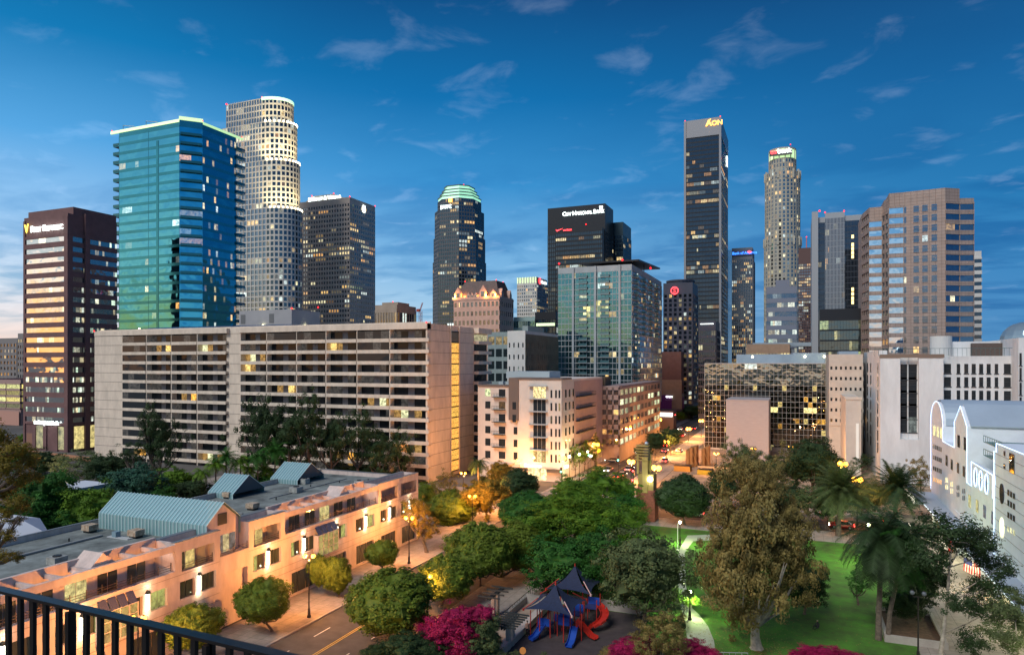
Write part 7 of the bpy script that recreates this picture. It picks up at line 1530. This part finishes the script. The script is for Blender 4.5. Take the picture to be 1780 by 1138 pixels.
# ================================================================== trees in place
SG = 'clipped round trees along the left pavement'; SR = 'clipped round trees along the right pavement'
for a in (('ball', 'ficus', 335, 1090, 58, 40, 340, 'round clipped tree behind the black railing, nearest on the left pavement'), ('ball', 'ficus', 458, 1043, 55, 40, 474, 'round clipped tree below the gabled bay, second on the left pavement'),
          ('ball', 'ficus', 585, 998, 30, 32, 590, 'orange lit clipped tree beside the lit double lamp in mid pavement'), ('ball', 'ficus', 663, 960, 33, 24, 668, 'small flat-topped tree right of the projecting glazed bay')):
    tree('street_tree', a[7], a[0], a[1], a[2], a[3], a[4], a[5], u=-57.4, xb=a[6], group=SG, limbs=5, r0=.16, extra=((556, 990, 22, 26),) if a[2] == 585 else ())
tree('street_tree', 'loose orange lit tree with two crowns beside the far left pavement lamp', 'loose', 'pine', 727, 893, 30, 32, u=-57.4, xb=742, group=SG, limbs=5, extra=((742, 918, 26, 22), (722, 880, 26, 20)))
tree('street_tree', 'flat dark rounded tree at the far end of the low building', 'ball', 'ficus', 783, 884, 50, 32, u=-64, xb=785, group=SG)
tree('garden_tree', 'thin leafed tree at the foot of the lit stair wall', 'loose', 'olive', 772, 845, 30, 30, u=-68, xb=776, limbs=5)
tree('street_tree', 'orange lit tree beside the lamp near the far corner', 'broad', 'pine', 843, 856, 44, 38, u=-57.4, xb=848, group=SG)
tree('street_tree', 'dark smooth domed tree standing before the corner shop', 'ball', 'dark', 899, 845, 42, 31, u=-57.6, xb=885, group=SG)
palm('palm_tree', 'dark shaggy palm between the beige slab and the cream corner building', 'queen', 'dark', 832, 806, 26, u=-70, xb=832)
tree('street_tree', 'large round dark green tree nearest on the right pavement', 'ball', 'ficus', 680, 1046, 86, 58, u=-43.2, xb=674, group=SR, limbs=6, r0=.22)
tree('street_tree', 'clipped tree with its left side glowing yellow under a lamp', 'ball', 'ficus', 778, 1003, 55, 41, u=-43.2, xb=765, group=SR, limbs=5)
tree('street_tree', 'broad round tree directly behind the magenta bush', 'ball', 'ficus', 838, 955, 73, 49, u=-42.0, xb=834, group=SR, limbs=6, r0=.2)
tree('street_tree', 'second broad tree adjoining on the playground side', 'ball', 'ficus', 905, 950, 52, 45, u=-40.8, xb=868, group=SR, limbs=5)
tree('street_tree', 'low wide tree on the right pavement behind the broad round one', 'ball', 'deep', 918, 888, 62, 34, u=-43, xb=918, group=SR)
tree('park_tree', 'largest bright green feathery tree in the park centre', 'feather', 'green', 1012, 900, 84, 50, base=(1010, 1000), r0=.35, limbs=6, extra=((960, 885, 40, 26), (1075, 905, 50, 30), (1010, 868, 55, 26)))
tree('park_tree', 'darker green feathery tree behind the bright one near the junction', 'feather', 'green', 1040, 843, 54, 28, base=(1040, 915), limbs=6, extra=((1085, 852, 30, 22), (985, 850, 28, 20)))
tree('park_tree', 'deep green broad tree behind the navy shade sails', 'broad', 'deep', 975, 975, 80, 50, base=(965, 1040), limbs=6, r0=.28, extra=((1040, 960, 52, 45),))
tree('park_tree', 'mid green tree filling the gap between the pavement trees and the bright feathery tree', 'broad', 'green', 930, 925, 60, 42, base=(930, 985), limbs=5)
tree('park_tree', 'dark green low tree behind the rear sail peak', 'broad', 'deep', 1045, 1000, 48, 36, base=(1050, 1052), limbs=5)
tree('park_tree', 'green tree just left of the yellow park tower base', 'feather', 'deep', 1085, 880, 40, 30, base=(1080, 935), limbs=5)
tree('garden_tree', 'bushy tree at the driveway corner below the end wall', 'broad', 'ficus', 742, 855, 28, 22, base=(742, 885), limbs=5)
tree('garden_tree', 'leafy tree beside the lobby at the cream building', 'broad', 'pine', 868, 822, 26, 24, base=(868, 848), limbs=5)
tree('park_tree', 'dense dark tree with pale leaf clumps right of the shade sails', 'broad', 'grey', 1122, 990, 90, 78, base=(1118, 1092), limbs=6, r0=.3)
tree('park_tree', 'round dark tree right of the yellow park tower', 'ball', 'dark', 1187, 862, 52, 40, base=(1190, 912))
tree('park_tree', 'small sapling lit bright green by a path lamp', 'loose', 'green', 1192, 1040, 26, 16, base=(1186, 1074), r0=.07)
tree('park_tree', 'sparse tree with olive leaves at the bottom middle edge', 'loose', 'olive', 1150, 1092, 48, 42, base=(1150, 1185), r0=.12, extra=((1120, 1118, 34, 26), (1170, 1120, 30, 24)))
t = tree('park_tree', 'huge olive brown leafed tree dominating the lawn', 'tall', 'olive', 1312, 950, 100, 165, base=(1315, 1128), bark=BARKP, limbs=8, r0=.62, extra=((1270, 940, 58, 75), (1362, 960, 60, 85), (1315, 835, 55, 66), (1295, 1015, 70, 60), (1372, 905, 42, 50)))
tree('park_tree', 'dark conifer top rising behind the huge olive brown tree', 'tall', 'grey', 1292, 800, 40, 42, base=(1290, 880))
tree('park_tree', 'dark green tree hidden low behind the right side of the huge tree', 'broad', 'dark', 1402, 1015, 46, 42, base=(1398, 1068))
tree('park_tree', 'thin bare stemmed tree left of the huge olive brown tree', 'loose', 'dark', 1225, 1000, 22, 30, base=(1236, 1052), r0=.1)
tree('park_tree', 'dark leafy tree by the annex corner with lamps glowing behind', 'broad', 'dark', 1412, 795, 50, 42, base=(1415, 868), extra=((1440, 830, 30, 26), (1385, 812, 30, 26)))
tree('park_tree', 'small dark round tree beside the mirrored building end', 'broad', 'dark', 1457, 727, 16, 17, base=(1457, 760))
for xc, yc, rx, rz, bx, by, kd, lf_, lb in ((1365, 868, 44, 36, 1365, 915, 'broad', 'dark', 'dark tree in the gap right of the huge tree top'), (1440, 872, 34, 28, 1440, 912, 'broad', 'deep', 'deep green tree behind the left date palm'), (1508, 862, 36, 30, 1508, 905, 'broad', 'dark', 'dark tree between the two date palms'), (1500, 800, 20, 16, 1500, 838, 'loose', 'dark', 'small dark tree under the bright lamp by the white building'),
    (1345, 815, 34, 26, 1345, 858, 'broad', 'dark', 'dark tree before the pinkish concrete block right of the huge tree'), (1255, 842, 34, 28, 1255, 885, 'broad', 'dark', 'dark tree left of the huge tree near the hoarding'), (1598, 1010, 40, 40, 1600, 1078, 'broad', 'dark', 'dark tree mass behind the drooping palms at the plaza edge'), (1490, 1010, 24, 26, 1492, 1052, 'loose', 'deep', 'loose tree at the left side of the drooping palms')):
    tree('park_tree', lb, kd, lf_, xc, yc, rx, rz, base=(bx, by), limbs=5)
palm('palm_tree', 'thick date palm with a wide crown on the lawn, left of the pair', 'date', 'palm', 1463, 852, 62, base=(1457, 932), tr=.42)
palm('palm_tree', 'darker date palm right of the pair before the white building', 'date', 'dark', 1558, 848, 54, base=(1556, 915), tr=.42)
palm('palm_tree', 'tall dark drooping palm standing nearest on the lawn', 'bigqueen', 'dark', 1535, 935, 98, base=(1527, 1112), tr=.3)
palm('palm_tree', 'second drooping palm leaning right over the planter', 'bigqueen', 'deep', 1578, 950, 80, base=(1543, 1115), tr=.26)
tree('park_tree', 'low dark tree growing in the square planter', 'broad', 'dark', 1575, 1045, 42, 32, base=(1578, 1092), r0=.1)
tree('plaza_tree', 'nearly bare small tree with rusty leaves before the white building', 'loose', 'olive', 1600, 822, 24, 30, base=(1598, 882), r0=.12, limbs=6)
tree('park_tree', 'olive shrub tree peeking right of the huge tree by the lawn', 'loose', 'grey', 1405, 862, 30, 26, base=(1405, 925))
clump_tree('eucalyptus', 'white trunked eucalyptus with open dark clumps before the plaza', 'dark', G(1633, 1150), [(1640, 1100), (1647, 1040), (1650, 985), (1655, 940)],
    [(1640, 925, 55, 40, 1), (1675, 935, 40, 32, 2), (1707, 940, 31, 29, -1), (1735, 985, 36, 27, 1), (1728, 1020, 36, 24, -1), (1612, 975, 38, 45, 0), (1625, 1000, 31, 32, 2), (1702, 1022, 26, 27, 2), (1668, 1050, 31, 27, -2), (1718, 1062, 40, 24, 0), (1690, 1115, 31, 27, -1), (1700, 965, 28, 24, 3)], BARKP, .26)
clump_tree('eucalyptus', 'olive green open tree cut by the lower right picture corner', 'grey', G(1775, 1190), [(1770, 1130), (1765, 1080)], [(1752, 1065, 34, 28, 0), (1775, 1040, 26, 22, 1), (1730, 1100, 30, 22, -1), (1765, 1115, 34, 22, 0), (1780, 1085, 30, 26, 1)], BARKP, .16)
# left side
fu, fv = G(-60, 1300); d_ = 46.; X_ = (-30 - CX) / FPX * d_; foot = (X_ * CT - d_ * ST, X_ * ST + d_ * CT)
clump_tree('pine_tree', 'orange lit pine with open clumps at the left picture edge', 'pine', foot, [(-30, 1100), (-25, 980), (-20, 860), (-12, 790)],
    [(28, 785, 34, 22, 0), (52, 800, 22, 16, 1), (10, 812, 30, 24, -1), (58, 830, 22, 14, 2), (38, 832, 24, 18, 0), (8, 850, 28, 24, 1), (30, 872, 24, 15, -1), (5, 895, 24, 18, 0), (42, 885, 12, 10, 0), (28, 905, 16, 10, 1), (10, 930, 22, 14, 0), (8, 965, 18, 14, -1), (30, 968, 14, 12, 1), (-20, 760, 40, 40, 0), (15, 775, 24, 14, 3)], BARK, .42, d0=46)
GD = 'garden trees behind the low building'
for k, (kind, lf, xc, yc, rx, rz, bx, by, lb) in enumerate((('broad', 'deep', 75, 868, 66, 58, 70, 935, 'big deep green tree behind the pine at left'), ('broad', 'green', 160, 885, 55, 46, 160, 935, 'mid green rounded tree behind the long tarred roof'),
    ('broad', 'blue', 232, 846, 50, 40, 235, 892, 'blue green dense tree beside the slab block left end'), ('broad', 'green', 303, 838, 36, 26, 305, 868, 'fresh green tree below the first balcony block'), ('loose', 'grey', 150, 808, 46, 24, 150, 838, 'grey leafed spreading tree beyond the white shed roof'),
    ('loose', 'pale', 108, 808, 22, 18, 110, 832, 'pale tree lit from below by a flood lamp'), ('broad', 'deep', 118, 905, 40, 26, 118, 940, 'low green shrub mass along the parapet'), ('loose', 'blue', 208, 868, 34, 30, 210, 900, 'small blue green tree in front of the dense one'),
    ('broad', 'deep', 30, 905, 50, 30, 30, 950, 'dark shrub tree in front of the white peaked roof'), ('broad', 'dark', 185, 812, 40, 24, 185, 842, 'dark round tree left of the blank slab wall'), ('broad', 'dark', 70, 800, 30, 20, 70, 825, 'dark tree at the car park edge'), ('broad', 'deep', 265, 872, 40, 24, 268, 898, 'deep green tree along the seamed roof'), ('broad', 'green', 400, 850, 34, 16, 400, 868, 'low bright shrubs between the palms'), ('broad', 'deep', 470, 838, 40, 18, 470, 856, 'low deep green shrubs behind the second ridge roof'), ('broad', 'dark', 620, 822, 60, 18, 620, 842, 'dark hedge tree along the far roof edge'), ('broad', 'dark', 335, 850, 30, 18, 335, 875, 'low dark shrub tree before the palms'), ('broad', 'green', 42, 762, 12, 8, 42, 778, 'little round bush by the brown tower plaza'), ('broad', 'green', 20, 790, 26, 16, 20, 812, 'bush by the brick wall at far left'), ('broad', 'dark', 22, 655, 20, 30, 22, 690, 'dark tree on the far left hillside'))):
    tree('garden_tree', lb, kind, lf, xc, yc, rx * 1.15, rz * 1.15, base=(bx, by), group=GD)
DG = 'tall dark trees in front of the slab block'
for k, (xc, yc, rx, rz, bx, by, kind, lb) in enumerate(((280, 765, 34, 52, 272, 858, 'tall', 'tall dark tree crossing the fourth balcony column from left'), (258, 730, 16, 34, 272, 858, 'loose', 'thin leafy top above the leftmost dark tree'), (232, 790, 24, 20, 236, 860, 'loose', 'small dark open tree by the blank left wall'),
    (458, 750, 42, 62, 458, 850, 'tall', 'broad dark tree against the middle pier'), (505, 762, 42, 52, 505, 852, 'tall', 'dark tree second in the tall group'), (535, 735, 30, 52, 535, 852, 'loose', 'open dark tree with the highest ragged top'), (575, 765, 40, 48, 575, 848, 'tall', 'dark tree in the middle of the tall group'),
    (622, 762, 34, 50, 622, 846, 'loose', 'ragged dark tree right of the middle of the group'), (660, 782, 40, 42, 660, 846, 'tall', 'dark tree near the plain end wall'), (700, 790, 26, 38, 700, 846, 'loose', 'rightmost dark tree touching the end wall'))):
    tree('dark_tree', lb, kind, 'dark', xc, yc - 4, rx * 1.15, rz * 1.12, base=(bx, by), group=DG, limbs=6)
PG = 'feathery palms behind the low building'
for xc, yc, rp, by, lb in ((375, 812, 22, 868, 'leftmost feathery palm behind the seamed roof'), (393, 800, 24, 866, 'second feathery palm from the left, taller'), (418, 806, 22, 864, 'third feathery palm from the left'), (434, 822, 18, 862, 'short palm just above the first metal ridge'),
        (448, 798, 24, 862, 'tall palm left of the pale trunk'), (478, 790, 26, 858, 'tallest feathery palm with a pale trunk'), (500, 812, 22, 852, 'palm left of the second metal ridge roof'), (462, 822, 18, 858, 'short palm between the two ridge roofs'), (350, 826, 18, 872, 'small palm nearest the fresh green tree')):
    palm('palm_tree', lb, 'queen', 'green' if yc > 800 else 'deep', xc, yc - 4, rp * 1.3, base=(xc, by), group=PG, tr=.17)
FS = 'street trees beyond the junction'
for xc, yc, rx, rz, u_, lb in ((1000, 790, 16, 24, -57.2, 'first street tree past the junction on the left, by the cream building'), (1016, 782, 13, 22, -57.2, 'second street tree past the junction on the left'), (1034, 778, 14, 22, -57.2, 'third street tree past the junction on the left'), (1062, 768, 15, 26, -57.2, 'tall street tree in front of the striped parking podium'),
        (1088, 770, 16, 22, -57.2, 'street tree under the green glass condominium'), (1108, 762, 16, 20, -57.2, 'street tree behind the tower globe'), (1140, 765, 22, 20, -40, 'broad tree over the far right kerb'), (1166, 758, 24, 20, -40, 'broader tree over the tail lights at the far kerb'), (1120, 782, 18, 16, -40, 'low street tree right behind the yellow tower')):
    tree('street_tree', lb, 'loose' if rz > 21 else 'broad', 'dark' if xc > 1050 else 'ficus', xc, yc, rx * (1.35 if xc < 1100 else 1.0), rz * (1.2 if xc < 1100 else .9), u=u_, xb=xc, group=FS, r0=.14, limbs=5)
tree('hedge', 'dark hedge mass on the bank at the street bend', 'broad', 'dark', 1205, 713, 24, 12, base=(1203, 729)); tree('hedge', 'small floodlit green bush below the dark hedge', 'broad', 'green', 1182, 722, 12, 8, base=(1182, 733))
# bougainvillea and shrubs
def bush(label, kind, lf, lf2, parts, base, name='bougainvillea', group=None):
    bu, bv = G(*base); d = D(bu, bv); t = thing(name, label, 'shrub', (bu, bv, 0), group); m = MB()
    for k, (x, y, rx, rz) in enumerate(parts):
        dx, dy = camright(x - base[0], d); z = Z(y, bu, bv); crown_obj(kind, lf if k % 3 != 2 else lf2, t, (dx, dy, z), (rx * d / FPX, rx * d / FPX, rz * d / FPX), name='flower_mass' if lf == 'mag' else 'leaf_mass'); m.tube([(dx * .3, dy * .3, -.1), (dx * .7, dy * .7, z * .5), (dx, dy, z)], [.09, .06, .03], 5)
    m.build('stem', BARK, None).parent = t
bush('large magenta bougainvillea mound left of the playground pergola', 'broad', 'mag', 'grey', [(800, 1082, 48, 34), (765, 1098, 40, 34), (838, 1092, 36, 34), (790, 1112, 50, 36), (745, 1105, 24, 22), (822, 1120, 44, 30), (765, 1130, 40, 26), (838, 1068, 26, 18), (850, 1112, 24, 26)], (800, 1150))
bush('magenta bougainvillea along the bottom edge by the curved path', 'broad', 'mag', 'olive', [(1090, 1128, 36, 18), (1125, 1122, 30, 18), (1060, 1138, 24, 12), (1200, 1128, 34, 16), (1228, 1136, 26, 12), (1160, 1136, 30, 14)], (1140, 1165))
bush('magenta bougainvillea at the bottom edge of the dark lawn', 'broad', 'mag', 'mag', [(1425, 1138, 42, 12), (1390, 1143, 26, 10), (1470, 1142, 30, 10)], (1425, 1165))
bush('dark green shrub in front of the magenta mound', 'broad', 'dark', 'dark', [(705, 1122, 44, 24), (660, 1134, 36, 16), (740, 1130, 34, 22)], (700, 1165), name='shrub')
bush('pale leafed creeper at the playground bottom edge', 'loose', 'grey', 'grey', [(870, 1134, 16, 8), (895, 1136, 12, 6), (945, 1136, 8, 5)], (885, 1155), name='shrub')
